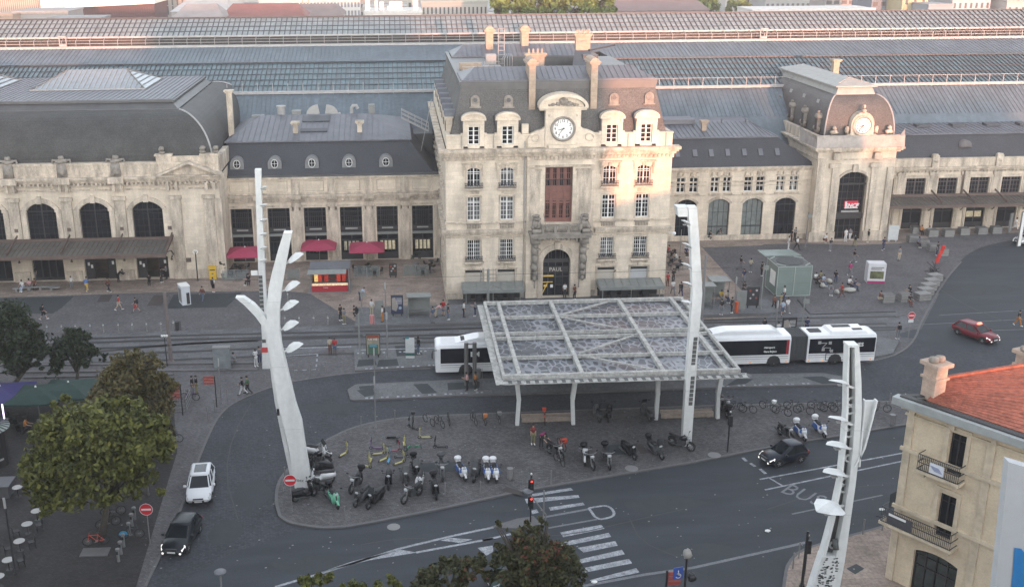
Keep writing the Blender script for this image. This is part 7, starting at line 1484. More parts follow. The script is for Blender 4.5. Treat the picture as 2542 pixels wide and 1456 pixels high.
def big_(s,k=1.13): s.scale=(k,k*1.15,k); return s
def gi(c,x,y,z=IZ): v=at(*c(x,y),z); return (v.x,v.y,z)
DN=-math.pi/2
# scooters and motorcycles: heading toward the road (towards the camera) unless stated
ms_=[('s',I1,590,640,-.35,BLKP,WHT,None,1,'large white and dark blue scooter at the top of the row beside the forked mast'),
('m',I1,575,720,-.25,BLKP,None,None,0,'black motorcycle just below the white and blue scooter by the forked mast'),
('s',I1,600,800,2.75,BLKP,None,None,1,'black touring scooter with a red rear light beside the forked mast'),
('s',I1,610,905,-.1-3.0,WHT,None,None,1,'black scooter with a white side panel next to the forked mast'),
('s',I1,450,1075,.55,BLKP,None,None,0,'dark covered scooter lying against the foot of the forked mast'),
('m',I1,600,1020,2.4,BLKP,None,None,0,'black motorcycle behind the mint green scooter'),
('s',I1,755,1130,-1.2,MINT,None,BLKP,0,'mint green scooter near the forked mast'),
('m',I1,980,970,-1.95,BLKP,None,BLKP,0,'black motorcycle with white headlight and round top box left of the parked pair'),
('s',I1,1035,1110,-2.1,GREYP,None,None,0,'grey and red scooter in the front row of the island'),
('s',I1,1180,1130,-2.15,BLKP,None,None,1,'big black scooter beside a bent railing in the front row'),
('s',I1,1320,930,-1.6,BLKP,None,None,0,'slim black scooter standing alone below the yellow kick scooters'),
('s',I1,1490,900,-1.5,GREYP,None,None,1,'wide grey scooter left of the one with a tall box'),
('s',I1,1600,830,-1.45,BLKP,None,BLKP,1,'black scooter with a tall black top box behind the white scooter'),
('s',I1,1640,960,-1.75,WHT,None,None,0,'white scooter in the middle of the front row'),
('m',I1,1560,1080,-2.3,GREYP,None,None,0,'old grey motorcycle in front of the white scooter'),
('s',I1,1800,1030,-1.5,BLKP,None,BLKP,0,'black delivery scooter with box in front of the row'),
('m',I1,1870,840,-1.55,GREYP,None,GREYP,0,'thin motorcycle with pale round box on the dark paving patch'),
('p',I1,2080,850,-1.3,0,0,0,0,'white and blue postal scooter, first from the left'),
('s',I1,2225,850,-1.85,GREYP,None,None,1,'dark grey scooter between the white and blue postal scooters'),
('p',I1,2340,860,-1.55,0,0,0,0,'white and blue postal scooter, second of the three near the bin'),
('p',I1,2420,860,-1.5,0,0,0,0,'white and blue postal scooter with a lit rear light nearest the bin'),
('m',I2,650,650,-1.1,BLKP,None,None,0,'black motorcycle with bicycles leaning beside it in front of the left bench'),
('m',I2,1000,740,-1.35,BLKP,None,BLKP,0,'heavy black motorcycle with top box and white tank nearest the zebra crossing'),
('m',I2,960,690,-1.75,WHT,None,None,0,'white sports motorcycle beside the heavy black one'),
('m',I2,1195,730,-1.55,GREYP,None,BLKP,0,'small grey motorcycle with a black top box right of the heavy one'),
('s',I2,1425,640,-1.2,BLKP,None,None,0,'black scooter standing on the dark paving patch'),
('s',I2,1705,630,-1.25,GREYP,None,BLKP,1,'grey and white motorcycle style scooter left of the cranked mast'),
('m',I2,1970,560,-.75,BLKP,None,None,0,'black motorcycle leaning at the foot of the cranked mast'),
('s',I2,1090,250,1.65,BLKP,GREYP,None,0,'grey scooter seen from behind, left of a pair under the canopy'),
('s',I2,1210,250,1.35,BLKP,BLKP,None,0,'black scooter seen from behind, right of a pair under the canopy'),
('s',I2,1600,240,1.75,GREYP,None,None,1,'grey scooter seen from behind beneath the canopy centre'),
('m',I2,2420,200,1.6,BLKP,None,BLKP,0,'black motorcycle beside the right post of the canopy'),
('m',G_,502,645,-1.35,BLKP,None,None,0,'black scooter left of the two postal scooters near the right end'),
('p',G_,585,640,-1.5,0,0,0,0,'white and blue postal scooter behind the dark blue hatchback'),
('p',G_,690,620,-1.45,0,0,0,0,'white and blue postal scooter furthest right on the island'),
('m',G_,170,490,-1.5,BLKP,None,None,0,'black covered motorcycle at the left end of the bicycle row')]
for k,c,x,y,rz,col,c2,bx,big,lab in ms_:
 if k=='p':
  s=big_(mscooter(lab,WHT,gi(c,x,y),rz,WHT,'postal_scooter'),1.05)
  pass
  [(m.box(*q),m.build('blue_panel',BLU,s,False)) for q in((-.75,-.1,-.24,-.19,.35,.72,.01),(-.75,-.1,.19,.24,.35,.72,.01),(.3,.5,-.27,.27,.62,.9,.05)) for m in(MB(),)]; m=MB(); m.sm=True; m.box(.5,.62,-.16,.16,.42,.86,.03); m.build('front_shield',WHT,s,False)
 elif k=='s': big_(mscooter(lab,c2 or col,gi(c,x,y),rz,bx,big=bool(big)))
 else: big_(mbike(lab,col,gi(c,x,y),rz,box=bx))
for c,x,y,rz,col,lie,lab in [(I1,850,625,.9,YEL,0,'yellow kick scooter standing alone at the left of the island'),(I1,1070,745,-.5,YEL,0,'yellow kick scooter at the lower left of the cluster'),(I1,1130,690,-1.7,YEL,0,'yellow kick scooter leaning behind the lower left one'),(I1,1210,620,.15,YEL,0,'yellow kick scooter with bright battery box in the middle of the cluster'),(I1,1265,680,.75,YEL,0,'yellow kick scooter pointing up right in the cluster'),(I1,1425,715,.6,YEL,0,'yellow kick scooter with bright box at the right of the cluster'),(I1,1450,650,.05,GREYP,0,'grey kick scooter with white parcel next to the scooter with tall box'),(I1,1480,520,-1.5,YEL,0,'yellow kick scooter seen end on above the cluster'),(I1,1700,450,3.1,YEL,0,'yellow kick scooter with long pale deck at the upper right'),(I1,1355,445,0,BLKP,1,'black kick scooter lying flat above the cluster'),(I1,1370,590,.1,mat('dark_red_paint',(.2,.03,.05),.5),0,'dark red kick scooter behind the yellow cluster'),(I1,1200,560,3.1,PURP,0,'purple and blue kick scooter behind the yellow cluster'),(I1,1860,550,3.1,BLKP,0,'thin black kick scooter standing apart near the centre of the island'),(I1,1575,350,2.4,GREYP,0,'grey kick scooter under the black handlebar bag'),(I1,1320,690,1.4,BIKEBLUE,0,'blue kick scooter half hidden in the yellow cluster'),(I1,1500,560,1.2,GRN,1,'small green kick scooter lying beside the end on yellow one')]:
 kick(lab,col,gi(c,x,y),rz,lie)
BK=[(I1,1570,320,1.5,BLKP,blackm,None,'tall bicycle with black front bag at the top of the island'),(I1,1735,300,-1.0,steel,None,None,'silver bicycle left of the dark pair at the top of the island'),(I1,1845,320,-1.1,BLKP,None,None,'black bicycle with large front wheel at the top of the island'),(I1,1940,290,-1.5,GREYP,None,None,'grey bicycle right of the black one at the top of the island'),(I1,2200,290,-1.3,BLKP,None,None,'dark bicycle left of the orange draped one'),(I1,2310,290,-1.5,ORG_,ORG_,None,'bicycle draped in orange cloth'),(I1,2455,270,-1.5,BLKP,steel,None,'bicycle with chrome basket right of the orange draped one'),
(I2,715,560,-1.3,RED,RED,None,'bright red shared bicycle beside the black motorcycle'),(I2,535,290,1.5,RED,RED,None,'bicycle with red basket parked behind the left bench'),(I2,690,720,-1.2,GREYP,None,None,'grey bicycle leaning on the black motorcycle'),
(G_,235,495,-.5,BLKP,None,None,'black bicycle, first in the row at the right end of the island'),(G_,290,500,-.6,GREYP,None,None,'grey bicycle second in the row at the right end'),(G_,405,490,-.9,GREYP,whitep,None,'bicycle with white front basket in the right row'),(G_,480,515,-.7,BLKP,None,None,'black bicycle with big wheels right of the white basket'),(G_,545,490,-.6,BLKP,None,None,'dark bicycle in the middle of the right row'),(G_,600,510,-.4,GREYP,None,None,'grey bicycle with round wheel facing the road in the right row'),(G_,675,490,-.6,BLKP,None,None,'black bicycle right of centre in the right row'),(G_,730,495,-.5,BLKP,None,None,'black bicycle beside the one right of centre'),(G_,790,490,-.3,BLKP,None,None,'black bicycle just left of the near right mast'),(G_,1020,500,-.2,GREYP,None,None,'bicycle right of the near right mast'),
(C1,945,530,-.15,PURP,None,None,'dark purple bicycle standing beside the wire pen'),(C1,860,735,-.15,GREYP,None,BIKEBLUE,'shared bicycle with blue wheel guard at the upper docking post'),(L_,800,1160,.1,GREYP,None,BIKEBLUE,'shared bicycle with blue wheel guard at the lower docking posts'),(L_,585,1200,3.3,RED,None,None,'bright orange bicycle leaning at the foot of the big tree'),(L_,690,1020,.2,GREYP,None,None,'grey shared bicycle in the shade of the big tree'),(L_,660,1090,.4,BLKP,None,None,'black bicycle in the shade left of the docking posts')]
for c,x,y,rz,col,bs,wc,lab in BK: bicycle(lab,col,gi(c,x,y,IZ if c in(I1,I2,G_) else 0),rz,bs,wc)
# ============================================================ people
def skinmesh(name,V,E,Rd,sub=1):
 me=bpy.data.meshes.new(name); me.from_pydata(V,E,[]); o=bpy.data.objects.new(name,me); scene.collection.objects.link(o)
 md=o.modifiers.new('s','SKIN'); sv=me.skin_vertices[0].data
 for i,r in enumerate(Rd): sv[i].radius=(r,r) if not isinstance(r,tuple) else r
 sv[0].use_root=True; md.use_smooth_shade=True
 if sub: q=o.modifiers.new('u','SUBSURF'); q.levels=sub; q.render_levels=sub
 dg=bpy.context.evaluated_depsgraph_get(); out=bpy.data.meshes.new_from_object(o.evaluated_get(dg)); bpy.data.objects.remove(o); bpy.data.meshes.remove(me); out.name=name
 for p in out.polygons:p.use_smooth=True
 return out
def skel(p):
 lean=p.get('lean',0); pz=p.get('pz',.93); def_={}
 pel=Vector((0,0,pz)); up=Vector((math.sin(lean),0,math.cos(lean))); fwd=Vector((math.cos(lean),0,-math.sin(lean)))
 J={'pel':pel,'sp':pel+up*.2,'ch':pel+up*.4,'nb':pel+up*.54}; hl=p.get('head',0)+lean*.6; hu=Vector((math.sin(hl),0,math.cos(hl))); hf=Vector((math.cos(hl),0,-math.sin(hl)))
 J['nk']=J['nb']+hu*.06; J['h1']=J['nk']+hu*.07+hf*.015; J['h2']=J['h1']+hu*.08+hf*.005; J['h3']=J['h2']+hu*.06; J['nose']=J['h1']+hf*.1+hu*.02
 for s,n in((1,'L'),(-1,'R')):
  sh=J['ch']+up*.09+Vector((0,s*.17,0)); J['sh'+n]=sh; a=p.get('sh'+n,0)+lean*.3; e=p.get('el'+n,.25); ab=p.get('ab'+n,.12)
  d=Vector((math.sin(a),s*ab,-math.cos(a))).normalized(); el=sh+d*.28; J['el'+n]=el; d2=Vector((math.sin(a+e),-s*.05*e,-math.cos(a+e))).normalized(); wr=el+d2*.25; J['wr'+n]=wr; J['pm'+n]=wr+d2*.08
  sd=Vector((0,1,0))*1; d3=Vector((math.sin(a+e+.35),0,-math.cos(a+e+.35))); per=d2.cross(sd).normalized()
  for k in range(4): off=per*(-.03+.02*k); J['f%d'%k+n]=J['pm'+n]+off+d3*(.045+.006*(k in(1,2))); J['g%d'%k+n]=J['f%d'%k+n]+d3*.035+Vector((.012,-s*.012,0))
  J['t'+n]=wr+d2*.03+per*.045; J['u'+n]=J['t'+n]+d2*.035+per*.01
  hp=pel+Vector((0,s*.09,-.03)); J['hp'+n]=hp; a=p.get('hp'+n,0); kn=p.get('kn'+n,.05); d=Vector((math.sin(a),s*.02,-math.cos(a))); k_=hp+d*.43; J['kn'+n]=k_; a2=a-kn; d=Vector((math.sin(a2),0,-math.cos(a2))); an=k_+d*.41; J['an'+n]=an; J['hl'+n]=an+Vector((-.04,0,-.03)); J['to'+n]=an+Vector((.15*math.cos(max(-.6,min(.6,a2))),s*.02,-.03+.0+.15*math.sin(max(-.6,min(.6,a2)))))
 return J
def build_pose(pn,p):
 J=skel(p); names=['pel','sp','ch','nb','nk','h1','h2','h3','nose']; E=[('pel','sp'),('sp','ch'),('ch','nb'),('nb','nk'),('nk','h1'),('h1','h2'),('h2','h3'),('h1','nose')]
 Rr={'pel':.12,'sp':.11,'ch':.125,'nb':.07,'nk':.05,'h1':(.07,.075),'h2':(.085,.095),'h3':.06,'nose':.014}
 for n in 'LR':
  L=['sh','el','wr','pm','f0','g0','f1','g1','f2','g2','f3','g3','t','u','hp','kn','an','hl','to']; names+= [q+n for q in L]
  E+=[('ch','sh'+n),('sh'+n,'el'+n),('el'+n,'wr'+n),('wr'+n,'pm'+n),('wr'+n,'t'+n),('t'+n,'u'+n),('pel','hp'+n),('hp'+n,'kn'+n),('kn'+n,'an'+n),('an'+n,'to'+n),('an'+n,'hl'+n)]+[x for k in range(4) for x in(('pm'+n,'f%d'%k+n),('f%d'%k+n,'g%d'%k+n))]
  Rr.update({'sh'+n:.055,'el'+n:.04,'wr'+n:.026,'pm'+n:.032,'t'+n:.011,'u'+n:.009,'hp'+n:.08,'kn'+n:.055,'an'+n:.036,'hl'+n:.03,'to'+n:.025,**{q%k+n:.009 for k in range(4) for q in('f%d','g%d')}})
 def mk(nm,keep,add,sub=1,cut={}):
  ks=[k for k in names if k in keep]; ix={k:i for i,k in enumerate(ks)}; V=[tuple(J[k] if k not in cut else cut[k]) for k in ks]; EE=[(ix[a],ix[b]) for a,b in E if a in ix and b in ix]
  return skinmesh(nm+'_'+pn,V,EE,[tuple(q+add for q in Rr[k]) if isinstance(Rr[k],tuple) else Rr[k]+add for k in ks],sub)
 out={'body':mk('body',names,0),'shirt':mk('shirt',['pel','sp','ch','nb','shL','elL','shR','elR'],.025),'jacket':mk('jacket',['pel','sp','ch','nb','shL','elL','wrL','shR','elR','wrR'],.032),
      'trousers':mk('trousers',['pel','hpL','knL','anL','hpR','knR','anR'],.02),'shorts':mk('shorts',['pel','hpL','knL','hpR','knR'],.03)}
 m=MB(); m.sm=True; hu=(J['h3']-J['h1']).normalized(); c=J['h2']+hu*.012-Vector((.018,0,0)); blob(m,c,.112,10,(1,.92,1.05),3,.05)
 out['hair']=m
 m=MB(); m.sm=True
 for n in 'LR': a=J['an'+n];t=J['to'+n]; d=(t-a); m.loft([[a+Vector((-.07,-.04,-.05)),a+Vector((-.07,.04,-.05)),a+Vector((-.06,.035,.03)),a+Vector((-.06,-.035,.03))],[a+d*.3+Vector((0,-.05,-.03)),a+d*.3+Vector((0,.05,-.03)),a+d*.3+Vector((0,.04,.04)),a+d*.3+Vector((0,-.04,.04))],[t+Vector((.05,-.04,-.03)),t+Vector((.05,.04,-.03)),t+Vector((.04,.03,.015)),t+Vector((.04,-.03,.015))]])
 out['shoes']=m
 m=MB(); m.sm=True; c=J['ch']-Vector((.2*math.cos(p.get('lean',0)),0,-.2*math.sin(p.get('lean',0))))-Vector((0,0,.05)); m.cbox(c,(.17,.3,.42),0,0,p.get('lean',0)); out['backpack']=m
 return out
POSES={'stand':dict(hpL=.04,hpR=-.04,shL=.05,shR=-.03),'phone':dict(hpL=.05,hpR=-.03,shL=.35,elL=1.5,shR=.3,elR=1.3,head=.35),'walk':dict(hpL=.45,knL=.12,hpR=-.35,knR=.35,shL=-.4,shR=.45,elR=.4,lean=.05),'step':dict(hpL=-.3,knL=.5,hpR=.35,knR=.08,shL=.35,shR=-.35,lean=.04),
 'sit':dict(pz=.52,hpL=1.45,knL=1.4,hpR=1.5,knR=1.55,shL=.6,elL=.7,shR=.6,elR=.6,lean=.15,head=.2),'bend':dict(hpL=.1,hpR=-.05,lean=.85,shL=.5,shR=.5,elL=.5,elR=.4,pz=.9),'crouch':dict(pz=.42,hpL=1.7,knL=2.2,hpR=1.4,knR=2.1,shL=.8,shR=.7,elL=.6,lean=.45)}
PM={k:build_pose(k,v) for k,v in POSES.items()}
skin=[mat('skin_light',(.42,.27,.2),.6,.03),mat('skin_dark',(.11,.065,.045),.6,.03)]
COL={'black':(.018,.018,.022),'white':(.6,.6,.6),'red':(.38,.03,.03),'darkred':(.17,.03,.03),'grey':(.17,.175,.19),'navy':(.03,.04,.09),'blue':(.08,.16,.35),'beige':(.42,.37,.28),'brown':(.13,.05,.035),'yellow':(.5,.34,.06),'orange':(.42,.16,.03),'pink':(.55,.32,.32),'magenta':(.35,.03,.15),'green':(.06,.12,.06),'denim':(.09,.12,.18),'khaki':(.2,.19,.1),'lightblue':(.35,.42,.52)}
CM={k:mat('cloth_'+k,v,.85,.12,6) for k,v in COL.items()}; hairm=[mat('hair_dark',(.02,.015,.012),.6),mat('hair_fair',(.25,.17,.09),.6)]
MC={}
def pmesh(pose,part,m):
 key=(pose,part,m.name)
 if key not in MC:
  src=PM[pose][part]
  if isinstance(src,MB):
   o=MB(); o.v=list(src.v);o.f=list(src.f);o.m=list(src.m);o.s=list(src.s); ob=o.build(part,m); me=ob.data; bpy.data.objects.remove(ob)
  else: me=src.copy(); me.materials.clear(); me.materials.append(m)
  MC[key]=me
 return MC[key]
def person(c,x,y,pose,hd,top,bot,lab,z=0,sk=0,bag=None,hair=0,short=False,coat=False,sc=1.0,grp='people on the station square'):
 p=at(*c(x,y),z) if callable(c) else at(x,y,z)
 t=thing('person',lab,'person',(p.x,p.y,z+(-.0)),grp,hd); t.scale=(sc,)*3
 def part(nm,me,par=t): o=bpy.data.objects.new(nm,me); scene.collection.objects.link(o); o.parent=par; return o
 b=part('body',pmesh(pose,'body',skin[sk])); 
 part('jacket' if coat else 'shirt',pmesh(pose,'jacket' if coat else 'shirt',CM[top])); part('shorts' if short else 'trousers',pmesh(pose,'shorts' if short else 'trousers',CM[bot])); part('hair',pmesh(pose,'hair',hairm[hair])); part('shoes',pmesh(pose,'shoes',whitep if (len(lab)%2) else blackm))
 if bag: part('backpack',pmesh(pose,'backpack',CM[bag]))
 # rest the feet on the ground
 zmin=MINZ.get(pose)
 if zmin is None: zmin=min(v.co.z for v in PM[pose]['body'].vertices)-.005; MINZ[pose]=zmin
 t.location.z=z-zmin*sc
 return t
MINZ={}
E1=math.pi; 
PL=[(T_,480,575,'walk',0,'black','black','person in black clothes with backpack walking right near the dark trees',0,dict(bag='black',short=True)),
(T_,1300,472,'walk',0,'red','beige','person in red shirt and beige shorts on the asphalt patch',0,dict(short=True)),(T_,1490,498,'walk',E1,'black','red','person with black backpack and red shorts on the asphalt patch',0,dict(bag='black',short=True)),
(T_,955,265,'walk',1.4,'blue','yellow','person in blue jacket and yellow trousers by the great hall',0,dict(coat=True)),(T_,1190,275,'step',2.6,'brown','black','person in brown jacket carrying a red bag by the great hall',0,dict(coat=True)),
(T_,785,238,'stand',-1.2,'white','grey','small person in white beside a navy suitcase by the hall doors',0,dict(sc=.85)),(T_,850,108,'stand',-1.6,'white','grey','person in white leaning on the hall pier',0,{}),(T_,390,150,'stand',-1.4,'black','grey','dark dressed person standing behind the curved bench',0,{}),
(T_,255,262,'sit',-1.8,'white','lightblue','person in white sitting on the left of the curved bench',0,{}),(T_,330,250,'sit',-1.5,'pink','grey','person in pink sitting in the middle of the curved bench',0,{}),(T_,390,245,'sit',-1.5,'brown','black','person in brown sitting on the right of the curved bench',0,{}),
(T_,1295,165,'bend',0,'black','black','person in black bending at the hall doors with luggage',0,dict(coat=True)),(T_,1635,195,'sit',-1.5,'black','black','person in black seated in a wheelchair before the hall doors',0,{}),(T_,1765,170,'stand',-.5,'black','black','tall person in black left of the white lamp by the hall',0,dict(coat=True)),(T_,1820,135,'phone',3,'grey','black','grey dressed person facing the tall one in black',0,{}),
(E_,1478,1122,'walk',-1.8,'brown','denim','person in plum jacket carrying a pale bag near the white booth',0,dict(coat=True)),(E_,1555,1060,'stand',1.3,'white','black','person with black backpack and small red case below the mailbox',0,dict(bag='black',short=True)),(E_,1812,1002,'sit',-1.5,'black','black','person in black sitting by the terrace fence',0,{}),
(F1,220,178,'sit',E1,'black','black','person in black crouching beside the slim mast top sign',0,{}),(F1,1300,330,'bend',0,'lightblue','navy','person in pale blue shirt bending over a black bag',0,{}),(F1,1110,522,'stand',-1,'black','black','dark dressed person of the pair between the bollards and platform',0,{}),(F1,1148,560,'stand',2.2,'grey','khaki','grey dressed person of the pair between the bollards and platform',0,{}),
(F1,1272,492,'crouch',E1,'black','black','person with black backpack crouching at the platform end',.28,dict(bag='black')),(F1,1415,472,'stand',-1.5,'white','beige','person in white standing beside the red and white bin',.28,{}),(F1,1520,536,'stand',E1,'white','orange','person with white top, black bag and orange trousers on the platform',.28,dict(bag='black')),
(F1,2010,545,'stand',-1.5,'denim','grey','person in grey blue seen from behind on the platform',.28,{}),(F1,2040,492,'bend',0,'pink','beige','person in pink leaning over on the tram platform',.28,{}),(F1,2112,475,'stand',-1.8,'red','denim','person in red top and shorts on the platform',.28,dict(short=True)),(F1,2160,515,'stand',0,'black','denim','person in dark clothes with white bag on the platform',.28,{}),(F1,2312,492,'stand',0,'white','black','person in white with black shoulder bag by the pavilion corner',.28,{}),(F1,2422,480,'phone',E1,'grey','navy','person in dark jacket at the left rear corner of the canopy',.28,{}),
(F1,1010,852,'stand',1.6,'beige','brown','person in beige top standing beside one in red by the tracks',0,{}),(F1,1056,856,'stand',1.5,'red','denim','person in red jacket and blue shorts by the tracks',0,dict(sk=1,short=True)),(F1,1868,848,'stand',.5,'black','denim','person in black jacket beside the white map panel',.18,dict(coat=True,sk=1)),(F1,287,968,'stand',-1,'white','white','person in long white clothes beside the slim mast',0,dict(sk=1)),(F1,322,945,'stand',2,'grey','navy','dark dressed person half behind the slim mast',0,{}),(F1,85,965,'sit',E1*.9,'grey','grey','person in grey sitting with a dark suitcase behind',0,{}),
(F1,160,1248,'walk',E1,'black','white','person in black top and white trousers of the walking pair',0,dict(coat=True)),(F1,208,1236,'step',E1,'green','black','person in olive jacket of the walking pair',0,dict(coat=True)),(F1,2345,1205,'phone',E1,'pink','black','person in pink top with white bag by the steel columns',.16,{}),(F1,2425,1202,'stand',0,'orange','black','person in orange with suitcase by the steel columns',.16,dict(sk=1)),
(C1,957,500,'stand',0,'black','grey','person in black of the couple embracing near the sign post',0,{}),(C1,978,498,'stand',E1,'black','khaki','taller person of the embracing couple near the sign post',0,{}),
(I2,415,515,'stand',-1.5,'darkred','khaki','person in dark red sweater below the left bench',IZ,{}),(I2,500,560,'bend',-1,'black','black','person with pink backpack and white bag below the left bench',IZ,dict(bag='magenta')),
(K_,662,282,'walk',0,'black','grey','person in black walking left of the green glass box, foremost of two',0,{}),(K_,728,300,'phone',-1.5,'beige','grey','person in beige left of the green glass box',0,{}),(K_,802,326,'stand',0,'black','black','person in dark clothes reading the notices on the glass box',0,{}),(K_,684,372,'walk',1.4,'navy','grey','person in navy walking away below the glass box path',0,{}),(K_,683,436,'sit',-1.2,'black','black','person in black sitting behind the tram poster frame',.28,{}),
(K_,181,392,'stand',-1.5,'red','brown','small person in red by the pavilion corner',0,dict(sc=.92)),(K_,218,372,'stand',-1.6,'black','black','person in black behind the one in white by the pavilion corner',0,{}),(K_,216,446,'walk',-1.5,'white','grey','person in white by the pavilion corner',0,{}),(K_,268,460,'walk',-1.5,'black','navy','person in black walking toward the platform alone',0,dict(coat=True)),(K_,536,582,'stand',1.5,'black','grey','person with dark jacket and white bag at the right platform',.28,{}),(K_,604,570,'stand',0,'black','black','person in black beside the orange bin on the platform',.28,{}),(K_,533,492,'sit',-1.5,'yellow','grey','person in yellow sitting in the platform shelter',.28,{}),(K_,572,495,'sit',-1.5,'beige','navy','person in beige sitting in the platform shelter',.28,{}),
(K_,884,550,'walk',-1.5,'brown','black','person in brown with pale bag below the glass box',0,dict(coat=True)),(K_,950,492,'stand',E1,'white','navy','person in white with small child behind, below the glass box',0,{}),(K_,940,586,'step',-1.8,'lightblue','denim','person in pale blue shorts set below the glass box',0,dict(short=True)),(K_,973,568,'walk',-1.5,'white','grey','person in white top beside the one in pale blue',0,{}),(K_,930,515,'stand',0,'yellow','beige','child in yellow below the glass box',0,dict(sc=.7)),
(K_,1036,152,'walk',-1,'white','black','person in white vest and black trousers left of the clock tower foot',0,dict(bag='black')),(K_,980,150,'stand',0,'white','white','person in white with luggage left of the clock tower foot',0,{}),(K_,1000,100,'stand',0,'black','black','person in black at the corner between wing and clock tower',0,{}),(K_,1022,88,'phone',-1,'grey','black','grey dressed person at the corner between wing and clock tower',0,{}),(K_,1215,108,'crouch',0,'white','brown','person in white crouching at the clock tower foot',0,{}),(K_,1255,160,'bend',1,'black','grey','person pulling a case toward the clock tower door',0,{}),
(K_,1357,96,'stand',-1.4,'white','white','person in white standing in the clock tower doorway',0,{}),(K_,1386,90,'step',1.4,'grey','white','person in grey entering the clock tower door',0,{}),(K_,1418,134,'walk',1.4,'grey','khaki','person in grey walking to the clock tower door',0,dict(bag='black')),(K_,1330,70,'stand',0,'black','denim','person in black just inside the clock tower door',0,{}),(K_,1440,75,'walk',2,'lightblue','black','person in pale blue at the right of the clock tower door',0,{}),(K_,1507,104,'stand',E1,'black','beige','person in black jacket and beige trousers at the right tower pier',0,dict(coat=True)),(K_,1608,155,'walk',.6,'navy','navy','person in navy walking below the white notice board',0,{}),(K_,1412,238,'walk',0,'black','grey','person with outstretched arms running on the square',0,{}),(K_,1388,326,'walk',-1.5,'magenta','grey','person in magenta with a small black case on the square',0,dict(bag='magenta')),(K_,1711,224,'stand',-1.5,'grey','beige','person standing alone between white cube and concrete blocks',0,{}),
(K_,1290,358,'sit',-1.8,'black','navy','person in black sitting on the stone nearest the magenta one',.0,{}),(K_,1155,372,'sit',-1.2,'white','black','person in white cap sitting beside the glass box',0,{}),(K_,1188,362,'sit',-1.4,'khaki','black','person in khaki sitting in the group by the glass box',0,{}),(K_,1205,388,'sit',-1.0,'lightblue','denim','person in pale blue sitting in the group by the glass box',0,{}),(K_,1168,396,'sit',-.8,'black','black','person in black sitting lowest in the group by the glass box',0,{}),(K_,1255,446,'sit',-1.7,'grey','grey','person in grey sitting alone on a round stone',0,{}),(K_,1378,405,'sit',-1.2,'white','black','person in white sitting on the pale curved bench',0,{}),(K_,1412,418,'sit',-.6,'navy','navy','person in navy sitting at the end of the pale curved bench',0,{}),(K_,1332,468,'walk',E1,'red','brown','person in red dress walking past the pale curved bench',0,{}),
(K_,1580,500,'sit',0,'brown','beige','person in brown sitting on the lower concrete block',0,{}),(K_,1785,460,'sit',E1,'black','black','person in black perched on the dark edged block',.3,{}),(K_,1778,520,'sit',-1.5,'black','brown','person in black sitting at the kerb by the no entry sign',0,{}),(K_,1964,190,'stand',-1,'black','navy','person in long dark dress between the concrete blocks',0,{}),(K_,1838,132,'sit',-1.5,'denim','black','person in blue leaning on the upper concrete blocks',0,{}),(K_,1856,52,'sit',-1.5,'orange','black','person in orange sitting on the blocks near the wall',0,{}),(K_,1905,58,'sit',-1.5,'grey','black','person in grey sitting on the blocks near the wall',0,{}),
(K_,1703,742,'stand',1.6,'grey','grey','person with black backpack near the no entry sign',0,dict(bag='black')),(K_,2498,655,'walk',-1.2,'black','orange','person in black top and orange trousers crossing at the far right',0,{}),(K_,818,712,'stand',1.5,'black','black','person in black waiting behind the right bus',.18,{}),(K_,915,716,'sit',1.5,'white','black','person in white sitting by the dark poster behind the bus',.18,{}),(K_,1100,706,'stand',1.5,'navy','navy','person in navy right of the dark poster behind the bus',.18,{}),(K_,450,90,'crouch',0,'black','black','person in black crouching under the wing arches',0,{}),(K_,508,82,'bend',-1,'black','black','person in black beside a yellow green bag under the wing arches',0,{}),(K_,660,50,'stand',-1.2,'black','grey','person in black at the end of the stone bench under the arches',0,{}),
(K_,2482,20,'walk',-1,'white','white','person in white at the far right by the station wall',0,{}),(K_,182,190,'sit',0,'red','black','diner in red at the pavilion terrace',0,{}),(K_,205,222,'sit',-.5,'black','black','diner in black at the pavilion terrace',0,{}),(K_,265,270,'sit',2.4,'black','grey','diner in black at the front terrace table',0,{}),(K_,240,238,'sit',2.8,'white','grey','diner in white at the pavilion terrace',0,{}),(K_,302,196,'sit',-1.5,'navy','black','person in navy sitting left of the lit mast lamps',0,{}),(S2,1068,1425,'stand',-1.5,'white','black','person in white in front of the pavilion arch shop',0,{}),(S2,1150,1440,'stand',-1,'brown','black','person in brown to the right of the arch shop',0,{}),(L_,155,520,'sit',0,'orange','black','person in orange seated at a cafe table under the trees',0,{})]
for c,x,y,ps,hd,tp_,bt_,lab,z,kw in PL:
 sc=kw.pop('sc',1.0); person(c,x,y,ps,hd,tp_,bt_,lab,z,sc=sc,**kw)
# kiosk
def hgt(c,x0,y0,x1,y1,z=0): p=at(*c(x0,y0),z); return onY(*c(x1,y1),p.y).z-z
q0=at(*F1(820,258));q1=at(*F1(1200,258)); ky=q0.y; kw=q1.x-q0.x
ki=thing('snack_kiosk','small red fronted snack kiosk with lit counter and flat grey roof','kiosk',(q0.x+kw/2,ky,0))
m=MB(); m.box(q0.x,q0.x+.12,ky,ky+2.8,0,2.7); m.box(q1.x-.12,q1.x,ky,ky+2.8,0,2.7); m.box(q0.x,q1.x,ky+2.7,ky+2.8,0,2.7); m.box(q0.x-.3,q1.x+.2,ky-.15,ky+2.9,0,.12); m.build('walls',greyb,ki)
m=MB(); m.box(q0.x-.1,q1.x+.1,ky,ky+2.9,2.7,2.9); m.build('flat_roof',zinc,ki)
m=MB(); m.loft([[(q0.x-.15,ky,2.78),(q1.x-.3,ky,2.78),(q1.x-.3,ky,2.72),(q0.x-.15,ky,2.72)],[(q0.x-.25,ky-1.0,2.55),(q1.x-.3,ky-1.0,2.55),(q1.x-.3,ky-1.0,2.49),(q0.x-.25,ky-1.0,2.49)]]); m.build('awning_flap',greyc,ki)
